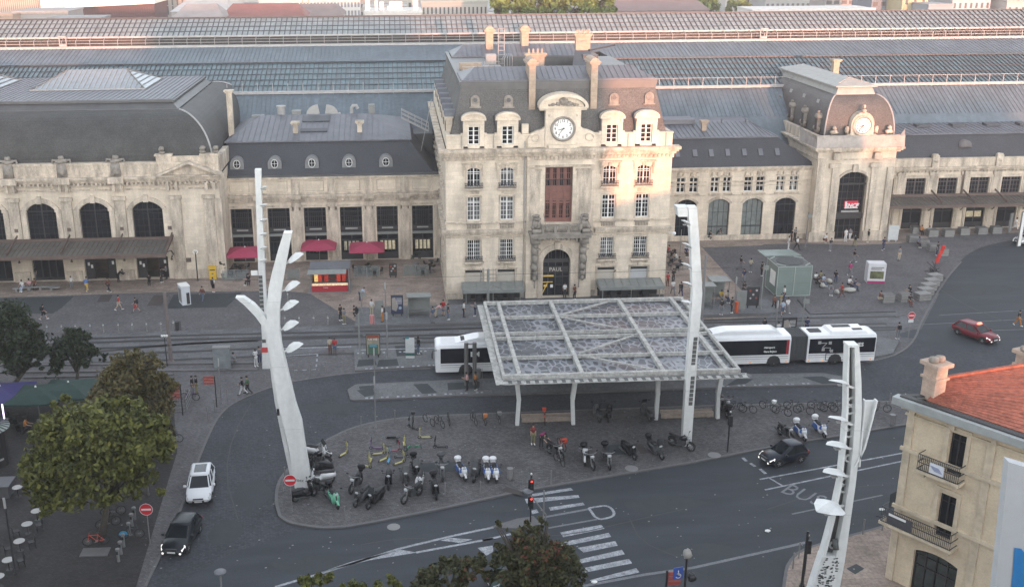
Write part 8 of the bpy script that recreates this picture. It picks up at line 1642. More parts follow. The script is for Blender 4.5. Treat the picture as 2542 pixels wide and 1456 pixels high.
m=MB(); m.box(q0.x+.15,q1.x-.2,ky-.05,ky+.5,.15,.85); co3=m.build('counter',mat('kiosk_red',(.33,.02,.03),.5,.1,2),ki); textmesh('counter_lettering','TAPAS',.18,whitep,co3,((q0.x+q1.x)/2-.5,ky-.065,.62),(R(90),0,0),.004)
m=MB(); m.box(q0.x+.15,q1.x-.2,ky+.05,ky+.5,.85,1.0); m.build('lit_display_case',mat('lit_food_display',(.6,.45,.3),.6,.5,7,emit=((1,.75,.5),.045),fine=(9,.6)),ki)
m=MB(); m.box(q0.x+.15,q1.x-.2,ky+2.4,ky+2.5,.9,2.6); m.build('back_shelves',mat('red_back_wall',(.3,.03,.03),.6,.4,5,emit=((1,.1,.05),.005)),ki)
for dx,cc in((.35,((.9,.6,.2),(1,.7,.25),.05)),(.75,((.6,.05,.03),(1,.1,.05),.015)),(1.5,((.5,.04,.03),(1,.08,.05),.012)),(2.9,((.6,.05,.03),(1,.1,.05),.018)),(3.5,((.6,.05,.03),(1,.1,.05),.014))): 
 m=MB(); m.box(q0.x+dx,q0.x+dx+.42,ky+1.4,ky+1.8,.9,2.1); m.build('lit_fridge' if dx<1 else 'drinks_machine',mat('kiosk_glow',cc[0],.5,.3,6,emit=(cc[1],cc[2])),ki)
m=MB(); m.box(q0.x+2.0,q0.x+2.8,ky+1.5,ky+1.9,1.3,2.0); m.build('menu_boards',mat('menu_dark',(.06,.05,.05),.5,.9,12),ki)
MAG=mat('magenta_canvas',(.33,.04,.085),.8,.08,2)
def parasol(lab,cx,cy,w_,h,col,grp,sq=True,name='parasol'):
 t=thing(name,lab,'parasol',(cx,cy,0),grp); m=MB(); m.tube([(0,0,0),(0,0,h+.1)],.04,6); m.box(-.3,.3,-.3,.3,0,.1); m.build('pole',steel,t,False)
 m=MB(); n=8; rg=[]
 a=w_/2; per=[(-a,-a),(0,-a*1.02),(a,-a),(a*1.02,0),(a,a),(0,a*1.02),(-a,a),(-a*1.02,0)]
 for f,z in((1.0,h-.75),(1.0,h-.6),(.55,h-.22),(.06,h)): rg.append([(p[0]*f,p[1]*f,z-(.05 if (i%2 and f>.5) else 0)) for i,p in enumerate(per)])
 m.loft(rg,True); m.build('canopy',col,t,False); m=MB(); m.lathe([(.09,h-.02),(.07,h+.1),(.02,h+.14)],(0,0,0),8); m.build('cap',whitep,t,False); return t
for c,x,y,lab in((E_,1795,905,'magenta square parasol partly behind the slim mast'),(B_,565,1275,'magenta square parasol directly behind the kiosk'),(B_,855,1290,'magenta square parasol right of the kiosk')): p=at(*c(x,y)); parasol(lab,p.x,p.y,4.2,3.0,MAG,'magenta parasols on the terrace')
gl=bpy.data.materials.new('clear_screen_glass'); gl.use_nodes=True; n_=gl.node_tree.nodes; l_=gl.node_tree.links; tb=n_.new('ShaderNodeBsdfTransparent'); tb.inputs[0].default_value=(.85,.9,.9,1); mxs=n_.new('ShaderNodeMixShader'); mxs.inputs[0].default_value=.22; l_.new(tb.outputs[0],mxs.inputs[1]); l_.new(n_['Principled BSDF'].outputs[0],mxs.inputs[2]); n_['Principled BSDF'].inputs['Base Color'].default_value=(.3,.33,.34,1); n_['Principled BSDF'].inputs['Roughness'].default_value=.1; l_.new(mxs.outputs[0],n_['Material Output'].inputs[0])
def screen(c,x0,y0,x1,y1,h=1.3,n=3,lab=''):
 a=at(*c(x0,y0));b=at(*c(x1,y1)); t=thing('terrace_screen',lab,'glass screen',(a.x,a.y,0),'glass terrace screens')
 for i in range(n+1): p=a.lerp(b,i/n); m=MB(); m.beam((p.x,p.y,0),(p.x,p.y,h),.06); m.build('post',steel,t)
 m=MB(); m.beam(Vector((a.x,a.y,h*.52)),Vector((b.x,b.y,h*.52)),.02,h*.8); m.build('glass_panel',gl,t); m=MB(); m.beam((a.x,a.y,h),(b.x,b.y,h),.05); m.build('top_rail',steel,t)
for a in [(E_,1625,985,1810,975,1.4,2,'glass screen beside the plant at the left terrace end'),(F1,590,135,715,128,1.4,1,'glass screen left of the kiosk between the masts'),(F1,1245,110,1490,98,1.4,2,'glass screen just right of the kiosk'),(F1,1725,95,1840,90,1.4,1,'glass screen right of the chalkboard'),(F1,1845,95,1965,92,1.4,1,'glass screen nearest the pavilion corner')]: screen(*a)
def tableset(c,x,y,lab,nch=3,z=0,col=None,grp='terrace tables'):
 p=at(*c(x,y),z); t=thing('cafe_table',lab,'table',(p.x,p.y,z),grp); m=MB(); m.lathe([(.36,.72),(.36,.75)],(0,0,0),14); m.build('table_top',col or blackm,t,False); m=MB(); m.tube([(0,0,0),(0,0,.73)],.035,6); m.lathe([(.22,0),(.2,.03)],(0,0,0),10); m.build('pedestal',blackm,t,False)
 for k in range(nch):
  a=6.28*k/nch+.5; ch=thing('cafe_chair','dark cafe chair '+ORD[k]+' at the '+lab,'chair',(p.x+.75*math.cos(a),p.y+.75*math.sin(a),z),'cafe chairs',a+math.pi); ch['label']=' '.join(ch['label'].split()[:16])
  m=MB(); m.box(-.2,.2,-.2,.2,.42,.46); m.build('seat',dkg,ch,False); m=MB(); m.loft([[(-.2,-.2,.46),(-.2,.2,.46),(-.17,.2,.46),(-.17,-.2,.46)],[(-.28,-.19,.85),(-.28,.19,.85),(-.25,.19,.85),(-.25,-.19,.85)]]); m.build('backrest',dkg,ch,False)
  for sx in(-.17,.17):
   for sy in(-.17,.17): m=MB(); m.tube([(sx,sy,.42),(sx*1.15,sy*1.15,0)],.015,4); m.build('leg',blackm,ch,False)
for c,x,y,lab,n in [(E_,1690,935,'dark table under the slim mast parasol',3),(E_,1760,905,'dark table behind the terrace screen',3),(B_,640,1310,'dark table behind the kiosk',2),(B_,810,1330,'dark table right of the kiosk',3),(B_,900,1345,'dark table in front of the right parasol',3),(B_,1190,1340,'dark table near the pavilion flank',3),(B_,1240,1290,'dark table against the pavilion flank',2),(K_,195,240,'dark table among the pavilion diners',3),(K_,235,285,'dark table at the front of the pavilion terrace',3),(K_,190,200,'dark table at the back of the pavilion terrace',2)]: tableset(c,x,y,lab,n)
for c,x,y,lab,n in [(L_,112,905,'pale round table left of the big tree',0),(L_,228,1050,'pale round table touching the shade of the big tree',0),(L_,172,1130,'pale round table below left of the big tree',2),(L_,125,1235,'pale round table beside the lamp post',2),(L_,57,1350,'pale round table near the lower left corner',2),(L_,2,735,'pale round table at the left edge',0),(L_,0,1450,'pale round table in the lower left corner',0)]:
 tableset(c,x,y,lab,n,0,mat('pale_table_top',(.32,.31,.3),.4,.1) if 'pale_table_top' not in bpy.data.materials else bpy.data.materials['pale_table_top'])
def planter(c,x,y,lab,h=1.5,w_=.5,n=500):
 p=at(*c(x,y)); t=thing('potted_shrub',lab,'plant',(p.x,p.y,0),'potted shrubs'); m=MB(); m.lathe([(.25,0),(.33,.5),(.3,.5)],(p.x,p.y,0),10); m.build('pot',greyb,t); foliage('leaves',t,[(p.x,p.y,.5+h/2,w_,w_,h/2)],n,.12,gB,int(x))
for a in [(E_,1625,950,'olive shrub in a pot beside the yellow mailbox'),(B_,1150,1290,'potted shrub by the pavilion flank'),(B_,850,1330,'potted shrub right of the kiosk',.8),(B_,1245,1330,'low potted shrub against the pavilion corner',.8),(C1,280,470,'palm like shrub beside the green umbrellas',1.6,.9)]: planter(*a)
# boards and furniture
def board(lab,c,x0,y0,x1,y1,h,col=whitep,z=0,frame=blackm,art=None,name='poster_frame',cat='poster frame',t=.16,legs=True,grp=None):
 a=at(*c(x0,y0),z);b=at(*c(x1,y1),z); d=(b-a); L=d.length; an=math.atan2(d.y,d.x); s=thing(name,lab,cat,((a.x+b.x)/2,(a.y+b.y)/2,z),grp,an)
 z0=.25 if legs else 0
 m=MB(); m.box(-L/2,L/2,-t/2,t/2,z0,h); m.build('frame',frame,s,False); m=MB(); m.box(-L/2+.07,L/2-.07,-t/2-.012,-t/2-.002,z0+.08,h-.08); f=m.build('panel',col,s,False)
 if legs: 
  for sx in(-1,1): m=MB(); m.box(sx*L*.35-.06,sx*L*.35+.06,-t/4,t/4,0,z0); m.build('leg',frame,s,False)
 if art: art(f,s,L,h,-t/2-.016,z0)
 return s
def bmat(n,c,**k): return bpy.data.materials[n] if n in bpy.data.materials else mat(n,c,.6,.1,3,**k)
def art1(f,s,L,h,y,z0):
 def bx(x0,x1,a,b,col,k=0): m=MB(); m.box(-L/2+.1+(L-.2)*x0,-L/2+.1+(L-.2)*x1,y-.004*k-.004,y-.004*k,z0+.1+(h-z0-.2)*a,z0+.1+(h-z0-.2)*b); m.build('poster_colour',col,f,False)
 bx(0,1,.84,1,bmat('poster_red',(.25,.06,.04)));bx(.1,.9,.0,.5,bmat('poster_green',(.05,.12,.08)),1);bx(.2,.8,.38,.52,bmat('poster_blue',(.08,.25,.32)),2);bx(0,.4,.55,.7,bmat('poster_cream',(.3,.27,.2)),1); textmesh('poster_lettering','LA VIE',.3,whitep,f,(0,y-.02,h*.78),(R(90),0,0),.003,False)
def art2(f,s,L,h,y,z0):
 m=MB(); m.prismY([(-L/2+.1,h-.3),(-L*.15,h-.2),(L*.1,h*.5),(-.1,z0+.3),(-L/2+.1,z0+.5)],y-.004,y); m.build('poster_colour',bmat('poster_taupe',(.3,.27,.24)),f,False); m=MB(); m.disc((L*.25,y-.01,h*.4),.16,14); m.build('poster_badge',bmat('poster_paleblue',(.25,.32,.4)),f,False)
 for k in range(5): m=MB(); m.box(-L*.05,L*.4,y-.006,y-.002,h-.35-.14*k,h-.31-.14*k); m.build('poster_line',whitep,f,False)
def art3(f,s,L,h,y,z0):
 for i,(x,z,c,r) in enumerate(((-.25,.8,bmat('poster_red',(.25,.06,.04)),.13),(.25,.82,bmat('poster_pale',(.4,.38,.38)),.13),(0,.6,bmat('poster_pale',(.4,.38,.38)),.12),(-.2,.4,bmat('poster_pale',(.4,.38,.38)),.1),(.25,.42,bmat('poster_red',(.25,.06,.04)),.11))): m=MB(); m.disc((x*L,y,z0+(h-z0)*z),r,12); m.build('poster_spot',c,f,False)
pn=bmat('poster_navy',(.03,.04,.09)); pc=bmat('poster_ground',(.25,.23,.17))
board('green and cream travel poster in a black frame on the bus platform',F1,1362,880,1500,878,2.35,pc,.18,art=art1,grp='poster frames at the stops')
board('navy poster in a black frame on the tram platform',F1,1605,480,1722,478,2.3,pn,.28,art=art2,grp='poster frames at the stops')
board('black poster with round faces in front of the green glass box',K_,698,535,782,535,2.35,bmat('poster_black',(.03,.03,.035)),.28,art=art3,grp='poster frames at the stops')
board('dark poster with a pale square motif behind the right bus',K_,935,725,1027,722,2.0,bmat('poster_black',(.03,.03,.035)),.18,art=art2,grp='poster frames at the stops')
def art4(f,s,L,h,y,z0):
 m=MB(); m.box(-L/2,L/2,-.1,.1,.25,.55); m.build('green_base',bmat('dark_green_base',(.03,.1,.09)),s,False); m=MB(); m.box(-L/2,-L*.1,y-.02,y+.0,h-.02,h+.18); m.build('header_tab',bmat('teal_tab',(.03,.2,.22)),s,False)
 m=MB(); [m.beam((-L*.3+.12*k,y-.01,h*.55+.08*(k%3)),(-L*.3+.12*(k+1),y-.01,h*.55+.08*((k*2)%3)),.03,.004) for k in range(5)]; m.build('map_line',bmat('poster_taupe',(.3,.27,.24)),f,False)
board('white map panel with teal base on the bus platform',F1,1746,888,1832,888,2.0,bmat('panel_white',(.5,.52,.52)),.18,frame=bmat('panel_white',(.5,.52,.52)),art=art4,name='map_panel',cat='map panel',legs=False)
board('grey blank panel between the posts on the tram platform',F1,1450,498,1530,497,1.9,greyc,.28,frame=greyb,name='information_board',cat='board',legs=False)
board('tall white information panel leaning by the hall doors',E_,893,950,925,948,2.2,whitep,0,frame=whitep,name='info_totem',cat='information totem',legs=False)
board('black chalkboard on an easel on the tan terrace',F1,1585,105,1660,103,1.7,bmat('chalk_black',(.03,.03,.03)),art=art3,name='chalkboard',cat='chalkboard')
board('big white notice board on legs right of the clock tower',K_,1635,98,1702,100,2.2,bmat('notice_white',(.5,.52,.52)),frame=bmat('notice_white',(.5,.52,.52)),name='notice_board',cat='notice board')
board('slim white totem at the left of the clock tower door',K_,1243,85,1262,85,2.4,whitep,frame=whitep,name='info_totem',cat='information totem',legs=False)
board('dark blue information totem on the far wing wall',D_,1733,1075,1752,1072,2.4,bmat('totem_blue',(.05,.05,.16)),frame=bmat('totem_blue',(.05,.05,.16)),name='info_totem',cat='information totem',legs=False)
board('white totem against the far wing right of the blue one',D_,1940,1068,1965,1066,2.6,whitep,frame=whitep,name='info_totem',cat='information totem',legs=False)
board('slanted grey totem at the far right of the station wall',N_,1535,190,1560,180,2.6,greyc,frame=greyb,name='info_totem',cat='information totem',legs=False)
board('grey and white bus stop totem on the small traffic island',N_,1620,330,1655,325,4.6,whitep,frame=greyb,name='stop_totem',cat='totem',legs=False)
board('dark screen board hanging on the far right wall',D_,2090,1003,2130,1003,3.6,blackm,name='wall_screen',cat='screen')
# white photo booth, white cube, mailbox, bins
def boxthing(name,lab,cat,c,x0,y0,x1,y1,dep,h,mt,grp=None,z=0,extra=None,rim_=None):
 a=at(*c(x0,y0),z);b=at(*c(x1,y1),z); d=b-a; an=math.atan2(d.y,d.x); t=thing(name,lab,cat,(a.x,a.y,z),grp,an); L=d.length; m=MB(); m.box(0,L,0,dep,0,h,.0); o=m.build('body',mt,t,False)
 if rim_: m=MB(); m.box(-.04,L+.04,-.04,dep+.04,h,h+.08); m.build('lid',rim_,t,False)
 if extra: extra(t,L,dep,h)
 return t
def ex_booth(t,L,dep,h): m=MB(); m.box(.5,L-.1,-.02,-.005,.1,1.4); m.build('dark_opening',blackm,t,False); m=MB(); m.box(-.02,-.005,.2,dep-.2,.3,h-.3); m.build('side_panel',greyb,t,False)
boxthing('photo_booth','white booth with dark opening standing on the paving left of the mailbox','booth',E_,1330,1158,1392,1148,1.5,2.1,mat('booth_white',(.55,.57,.6),.5,.06),extra=ex_booth,rim_=whitep)
def ex_cube(t,L,dep,h): 
 m=MB(); m.box(0,L,-.02,-.004,.0,.28); m.build('magenta_base',bmat('cube_magenta',(.33,.03,.12)),t,False); m=MB(); m.box(.25,L-.2,-.02,-.004,.55,1.45); m.build('printed_picture',mat('picture_green_gold',(.1,.11,.05),.5,.8,2.2),t,False)
 for k in range(2): m=MB(); m.box(.3,L-.45+.2*k,-.02,-.006,1.62+.2*k,1.74+.2*k); m.build('printed_line',greyb,t,False)
boxthing('exhibition_cube','white exhibition cube with a printed picture and magenta base','display cube',K_,1500,373,1617,376,1.3,2.35,mat('cube_white',(.58,.58,.6),.5,.05),extra=ex_cube)
def ex_mail(t,L,dep,h): m=MB(); m.box(.1,L-.1,-.03,-.005,h*.72,h*.8); m.build('letter_slot',blackm,t,False); m=MB(); m.box(.3,L-.3,-.02,-.004,h*.42,h*.5); m.build('label_plate',bmat('mail_blue',(.03,.06,.2)),t,False)
boxthing('mailbox','bright yellow mailbox standing against the great hall','mailbox',E_,1525,966,1577,964,.5,1.5,mat('mail_yellow',(.6,.38,.03),.45,.05),extra=ex_mail,rim_=mat('mail_yellow_top',(.6,.38,.03),.45,.05))
def bin_(lab,c,x,y,z=0,col=greyb,h=.95,r=.24,pole=True,grp='waste bins'):
 p=at(*c(x,y),z); t=thing('waste_bin',lab,'waste bin',(p.x,p.y,z),grp); m=MB(); m.lathe([(r*.85,.12),(r,h),(r*.8,h)],(0,0,0),12); m.build('bin_body',col,t,False); m=MB(); m.lathe([(r*.78,h-.04),(r*.78,h-.03)],(0,0,0),12); m.build('bin_liner',blackm,t,False); m=MB(); m.tube([(r+.08,0,0),(r+.08,0,h+.05)],.03,5); m.lathe([(r*.4,0),(r*.4,.13)],(0,0,0),8); m.build('stand',col,t,False)
bin_('grey waste bin on the island right of the postal scooters',C3,325,1145,IZ); bin_('grey waste bin at the right end of the island',G_,1080,572,IZ); bin_('dark waste bin beside the dark post, right one',T_,1940,692,0,blackm); bin_('orange waste bin on the right tram platform',K_,634,570,.28,mat('bin_orange',(.55,.1,.04),.5),1.25,.2); bin_('steel waste bin beside the columns before the left bus',F1,2455,1090,.16,steel); bin_('planter bin by the wing arches',K_,408,48,0,stoneG,.8,.3)
bin_('red and white waste bin at the platform post',F1,1412,560,.28,mat('bin_redwhite',(.5,.2,.2),.5),1.0,.2)
# bollards
def bollard(lab,c,x,y,z=0,h=.95,r=.07,grp='steel bollards beside the tracks'):
 p=at(*c(x,y),z); t=thing('bollard',lab,'bollard',(p.x,p.y,z),grp); m=MB(); m.lathe([(r,0),(r,h),(r*.6,h+.04)],(0,0,0),8); m.build('post',steel,t,False); m=MB(); m.lathe([(r*1.08,h*.82),(r*1.08,h*.9)],(0,0,0),8); m.build('band',whitep,t,False); return t
for i,x in enumerate((520,680,830,990,1133,1298,1450,1605,1762)): bollard('steel bollard, '+ORD[i]+' from the left in the row before the tracks',T_,x,735-4*i,h=.95)
for i,x in enumerate((570,710,850,988)): bollard('steel bollard, '+ORD[i]+' from the left in the row right of the masts',F1,x,572-i*1.5)
bollard('dark square post beside the waste bin near the brown pole',T_,1898,692,h=1.0,r=.1); bollard('steel bollard below the kiosk left corner',F1,597,335)
for i,(x,y) in enumerate(((720,1300),(735,1255),(752,1210),(786,1140),(802,1085),(818,1045))): 
 p=at(*L_(x,y)); t=thing('docking_post','bike docking post, '+ORD[i]+' from the bottom of the row below the big tree','docking post',(p.x,p.y,0),'bike docking posts'); m=MB(); m.lathe([(.1,0),(.1,.8),(.14,.85),(.14,.95),(.05,1.0)],(0,0,0),8); m.build('post',steel,t,False); m=MB(); m.box(-.06,.06,-.17,-.12,.6,.8); m.build('lock',blackm,t,False)
for i,(c,x,y,z) in enumerate(((I1,222,1000,IZ),(I1,247,885,IZ),(I1,1035,350,IZ),(I1,1385,285,IZ),(I1,868,1300,IZ),(I1,2270,1040,IZ),(I1,1905,1050,IZ),(I2,605,935,IZ),(R1,590,1268,.12),(R1,552,1335,.12),(R1,1002,1115,.12),(R1,1125,1090,.12),(R1,1173,290,IZ),(F1,972,1040,0),(F1,1128,1040,0),(F1,818,1055,0),(C1,1067,585,0),(C1,1032,625,0),(F1,658,1085,0),(F1,380,1160,0),(C1,1130,535,0))):
 p=at(*c(x,y),z); where=('at the left tip of the island','above the left tip of the island','on the upper kerb of the island','on the upper kerb near the bicycles','at the lower left kerb of the island','at the lower kerb by the postal scooters','at the lower kerb beside the delivery scooter','at the lower kerb left of the crossing','at the tip of the corner pavement','left of the corner pavement lamp','below the corner building mast','nearest the corner building','at the right end of the bicycle row','in front of the marked bay, left','in front of the marked bay, right','below the marked bay middle','by the sign post kerb','lowest by the sign post kerb','below the forked mast bay','left of the forked mast bay','beside the red arrow sign')[i]
 t=thing('kerb_post','thin dark kerb post '+where,'bollard',(p.x,p.y,z),'thin kerb posts'); m=MB(); m.tube([(0,0,0),(0,0,1.05)],.045,6); m.build('post',greyb,t,False); m=MB(); m.lathe([(.06,1.05),(.06,1.12),(.02,1.15)],(0,0,0),6); m.build('cap',greyb,t,False)
# concrete block seats
bc=mat('pale_concrete_block',(.22,.216,.208),.85,.15,2,lines=[(2,.3,.12,.6)])
def block(lab,c,x,y,an=0,L=1.25,W=1.0,h=.85):
 p=at(*c(x,y)); t=thing('concrete_block',lab,'concrete block',(p.x,p.y,0),'concrete block seats',an); m=MB(); 
 for k in range(3): m.box(-L/2,L/2,-W/2,W/2,k*h/3+.0,(k+1)*h/3-.04); m.box(-L/2+.05,L/2-.05,-W/2+.05,W/2-.05,(k+1)*h/3-.042,(k+1)*h/3+.002)
 m.box(-L/2,L/2,-W/2,W/2,h+.003,h+.08); m.build('slabs',bc,t,False)
for i,(x,y,an) in enumerate(((1800,100,0),(1822,42,0),(1930,62,0),(2035,62,0),(2138,50,0),(2255,46,0),(2350,42,0),(1868,128,0),(1935,158,0),(1995,188,0))): block('pale layered concrete block, '+ORD[i]+' of the curved row by the far wing',K_,x,y,an)
for i,(x,y,an) in enumerate(((1945,355,.2),(1925,388,.2),(1905,418,.2),(1885,448,.2),(1865,480,.2))): block('pale layered concrete slab, '+ORD[i]+' from the top of the stack by the kerb line',K_,x,y,an,1.5,1.1,.7)
block('concrete block with the brown dressed person sitting',K_,1632,495,0); block('concrete block with dark edge left of the kerb stack',K_,1745,490,.1)
m=MB(); 
for x,y,zz in((1988,235,1.6),(1965,262,1.0)): p=at(*K_(x,y)); m.cbox((p.x,p.y,zz),(.5,.1,1.2),.2,.3)
solo('red_banner',m,mat('red_cloth',(.6,.04,.03),.7),'bright red hanging cloth above the dark stand by the kerb line','banner')
p=at(*K_(1950,320)); t=thing('bicycle_stand','dark cluster of bicycles and posts below the red cloth','stand',(p.x,p.y,0)); m=MB(); rn=random.Random(4)
for k in range(14): a=rn.uniform(0,6.28); m.beam((rn.uniform(-.6,.6),rn.uniform(-1.8,1.8),0),(rn.uniform(-.6,.6),rn.uniform(-1.8,1.8),rn.uniform(.5,1.3)),.1,.06)
m.build('metal_frame',blackm,t,False)
stn=mat('pale_round_stone',(.38,.37,.33),.85,.1)
for i,(x,y,sx) in enumerate(((1250,372,.6),(1300,445,.5),(1205,402,.6),(1385,432,1.3))): p=at(*K_(x,y)); m=MB(); m.sm=True; blob(m,(p.x,p.y,.27),.42,10,(sx*1.3,1,.6),i,.05); solo('boulder',m,stn,('pale stone seat at the person in black','small round stone seat in the middle','pale stone seat of the group by the glass box','long pale curved stone seat')[i],'stone seat','stone seats on the square',(p.x,p.y,0))  # rounded stone seats for the sitting groups
# curved bench
m=MB(); p=at(*E_(270,1050)); 
for k in range(8): 
 a=p+Vector((-2.6+.65*k,.35*math.sin((k)/7*3.14),0)); m.box(a.x,a.x+.66,a.y-.3,a.y+.3,.36,.48); 
 if k%2==0: m.box(a.x+.2,a.x+.45,a.y-.2,a.y+.2,0,.36)
solo('curved_bench',m,bc,'long pale curved bench in front of the great hall','bench',None,(p.x,p.y,0))
p=at(*K_(600,72)); m=MB(); m.box(p.x-1.6,p.x+1.6,p.y-.25,p.y+.25,.35,.48); [m.box(p.x+d-.15,p.x+d+.15,p.y-.2,p.y+.2,0,.35) for d in(-1.2,1.2)]; solo('stone_bench',m,bc,'stone bench under the wing arches','bench',None,(p.x,p.y,0))
# green glass lift box
gg=mat('green_glass',(.19,.235,.215),.2,.12,.5,spec=.6,lines=[(2,1.45,.02,.75)]); a=at(*K_(895,457));b=at(*K_(1125,458)); L=b.x-a.x; gx0,gy0=a.x,(a.y+b.y)/2; gd_=3.6; gh=3.4
gt=thing('glass_lift_box','pale green glass box with a round dark grille in its roof','glass box',(gx0+L/2,gy0,0))
m=MB(); m.box(gx0,gx0+L,gy0,gy0+gd_,0,gh); m.build('glass_walls',gg,gt)
m=MB(); e=.07
for x in(gx0,gx0+L/2,gx0+L): m.beam((x,gy0-.01,0),(x,gy0-.01,gh),e)
for y in(gy0+gd_,): m.beam((gx0,y,0),(gx0,y,gh),e)
for z in(0.03,gh): m.beam((gx0,gy0-.01,z),(gx0+L,gy0-.01,z),e); m.beam((gx0-.01,gy0,z),(gx0-.01,gy0+gd_,z),e); m.beam((gx0+L,gy0,z),(gx0+L,gy0+gd_,z),e)
for p,q in(((0,.8),(.8,0)),((L-.8,0),(L,.8)),((0,gd_-.8),(.8,gd_)),((L-.8,gd_),(L,gd_-.8))): m.beam((gx0+p[0],gy0+p[1],gh+.12),(gx0+q[0],gy0+q[1],gh+.12),.08)
m.build('frame',mat('pale_green_metal',(.34,.38,.35),.5,.05),gt); m=MB(); m.box(gx0+.05,gx0+L-.05,gy0+.05,gy0+gd_-.05,gh+.01,gh+.07); m.build('roof_grating',mat('grating',(.09,.1,.1),.6,.3,3),gt); m=MB(); m.disc((gx0+L/2,gy0+gd_/2,gh+.1),1.5,24,'Z',.06); m.build('round_grille',mat('grille_dark',(.045,.05,.05),.6,.5,4),gt)
m=MB(); m.loft([[(gx0-.3,gy0+gd_+.1,gh+.1),(gx0+L+.1,gy0+gd_+.1,gh+.1),(gx0+L+.1,gy0+gd_+.1,gh+.2),(gx0-.3,gy0+gd_+.1,gh+.2)],[(gx0-.5,gy0+gd_+2.2,gh+.2),(gx0+L-.4,gy0+gd_+2.2,gh+.2),(gx0+L-.4,gy0+gd_+2.2,gh+.3),(gx0-.5,gy0+gd_+2.2,gh+.3)]]); m.build('roof_lid',gg,gt)
m=MB(); m.box(gx0-.06,gx0-.02,gy0+.6,gy0+2.2,1.0,2.6); m.build('notice',whitep,gt)
# tram platform shelters
def shelter(lab,c,x0,y0,x1,y1,h,dep,grp='platform shelters'):
 a=at(*c(x0,y0),.28);b=at(*c(x1,y1),.28); y=(a.y+b.y)/2; t=thing('platform_shelter',lab,'shelter',((a.x+b.x)/2,y,.28),grp); m=MB(); m.box(a.x,b.x,y+dep-.08,y+dep,.28,h); m.box(a.x,a.x+.08,y,y+dep-.08,.28,h); m.build('wall_panels',greyc,t); m=MB(); m.box(a.x-.1,b.x+.1,y-.1,y+dep+.1,h,h+.1); m.build('shelter_roof',greyc,t); m=MB(); m.box(a.x+.2,b.x-.2,y+dep-.6,y+dep-.2,.7,.78); m.build('bench',steel,t); m=MB(); m.box(b.x-.08,b.x,y,y+.1,.28,h); m.build('post',steel,t)
shelter('grey platform shelter left of the pavilion corner',F1,1768,500,1985,490,2.5,1.2); shelter('grey platform shelter right of the cranked mast',K_,418,540,490,540,2.7,1.3); shelter('dark backed shelter behind the diners in yellow',K_,470,500,585,498,2.6,1.8); board('grey ticket panel left of the round faces poster',K_,630,548,698,545,2.1,greyc,.28,frame=greyb,name='information_board',cat='board',legs=False)
def pole(lab,c,x,y,h,r=.09,mt=None,z=0,name='lamp_post',cat='lamp post',top='tube',grp=None,lean=0):
 p=at(*c(x,y),z); t=thing(name,lab,cat,(p.x,p.y,z),grp); m=MB(); m.tube([(0,0,0),(lean,0,h)],[r,r*.8],8); m.lathe([(r*1.8,0),(r*1.5,.15)],(0,0,0),8); m.build('pole',mt or steel,t,False)
 m=MB()
 if top=='tube': m.lathe([(r*1.15,h-.75),(r*1.25,h-.1),(r*.8,h)],(0,0,0),8); m.build('lamp_tube',mat('lamp_tube_grey',(.33,.33,.33),.5) if 'lamp_tube_grey' not in bpy.data.materials else bpy.data.materials['lamp_tube_grey'],t,False)
 elif top=='disc': m.sm=True; m.lathe([(.08,h-.06),(.33,h+.02),(.34,h+.08),(.1,h+.16)],(lean,0,0),16); m.build('lamp_disc',mat('lamp_disc_grey',(.13,.135,.15),.6) if 'lamp_disc_grey' not in bpy.data.materials else bpy.data.materials['lamp_disc_grey'],t,False)
 elif top=='ring': m.sm=True; m.tube([(lean+.28*math.cos(6.28*k/12),0,h+.1+.2*math.sin(6.28*k/12)) for k in range(12)],.06,5,closed=True); m.build('lamp_ring',whitep,t,False)
 elif top=='globes': [blob(m,(d,0,h),.11,8) for d in(-.22,0,.22)]; m.build('globe_lamps',whitep,t,False)
 elif top=='box': m.box(lean-.1,lean+.5,-.05,.05,h-.7,h-.25); m.build('stop_flag',greyc,t,False)
 return t
pole('tall brown catenary pole left of the masts',T_,1868,1040,7.0,.2,mat('brown_pole',(.15,.125,.12),.7),0,'catenary_pole','pole','none'); pole('dark catenary pole right of the cranked mast',K_,405,625,7.2,.16,greyb,0,'catenary_pole','pole','none')
pole('thin platform lamp post beside the shelter panel on the tram platform',F1,1552,500,3.9,.07,steel,.28,grp='thin platform lamps'); pole('platform lamp post left of the navy poster end',F1,1318,510,3.2,.06,steel,.28,top='box',grp='thin platform lamps'); pole('thin lamp post left of the travel poster',F1,1300,900,4.6,.09,greyc,.18,top='none'); pole('thin lamp post right of the travel poster',F1,1568,885,4.6,.08,steel,.18,grp='thin platform lamps'); pole('thin lamp post right of the orange bin',K_,622,545,3.6,.07,steel,.28,grp='thin platform lamps'); pole('lamp post behind the right bus left of its bellows',K_,893,715,3.6,.07,steel,.18,grp='thin platform lamps'); pole('stop post with flag behind the right bus',K_,1066,715,4.0,.07,greyc,.18,top='box'); pole('stop post with slanted flag before the green glass box',K_,797,540,5.0,.07,greyc,.28,top='box',grp=None)
pole('thin grey lamp post rising from the road before the platform tip',C2,740,668,4.6,.05,steel,IZ); pole('thin grey lamp post standing on the lower bus platform',C2,737,490,4.2,.05,steel,.16)
pole('black pedestal lamp with ring by the great hall',E_,1440,975,3.4,.08,black,0,top='ring'); pole('white lamp on a slim pole at the canopy end',E_,1260,945,2.8,.08,steel,top='globes'); pole('small post with pale globes beside the brown pole',T_,1825,1080,3.0,.05,black,0,top='globes')
pole('pole with ring lamp at the wing arches',D_,680,1108,4.2,.06,black,top='ring'); pole('dark lamp pole left of the clock tower',D_,872,1190,4.6,.07,greyb,top='box'); pole('tall dark lamp post on the corner pavement',G_,592,1450,hgt(G_,592,1450,620,1150,.12),.1,black,.12,name='lamp_post',top='none') 
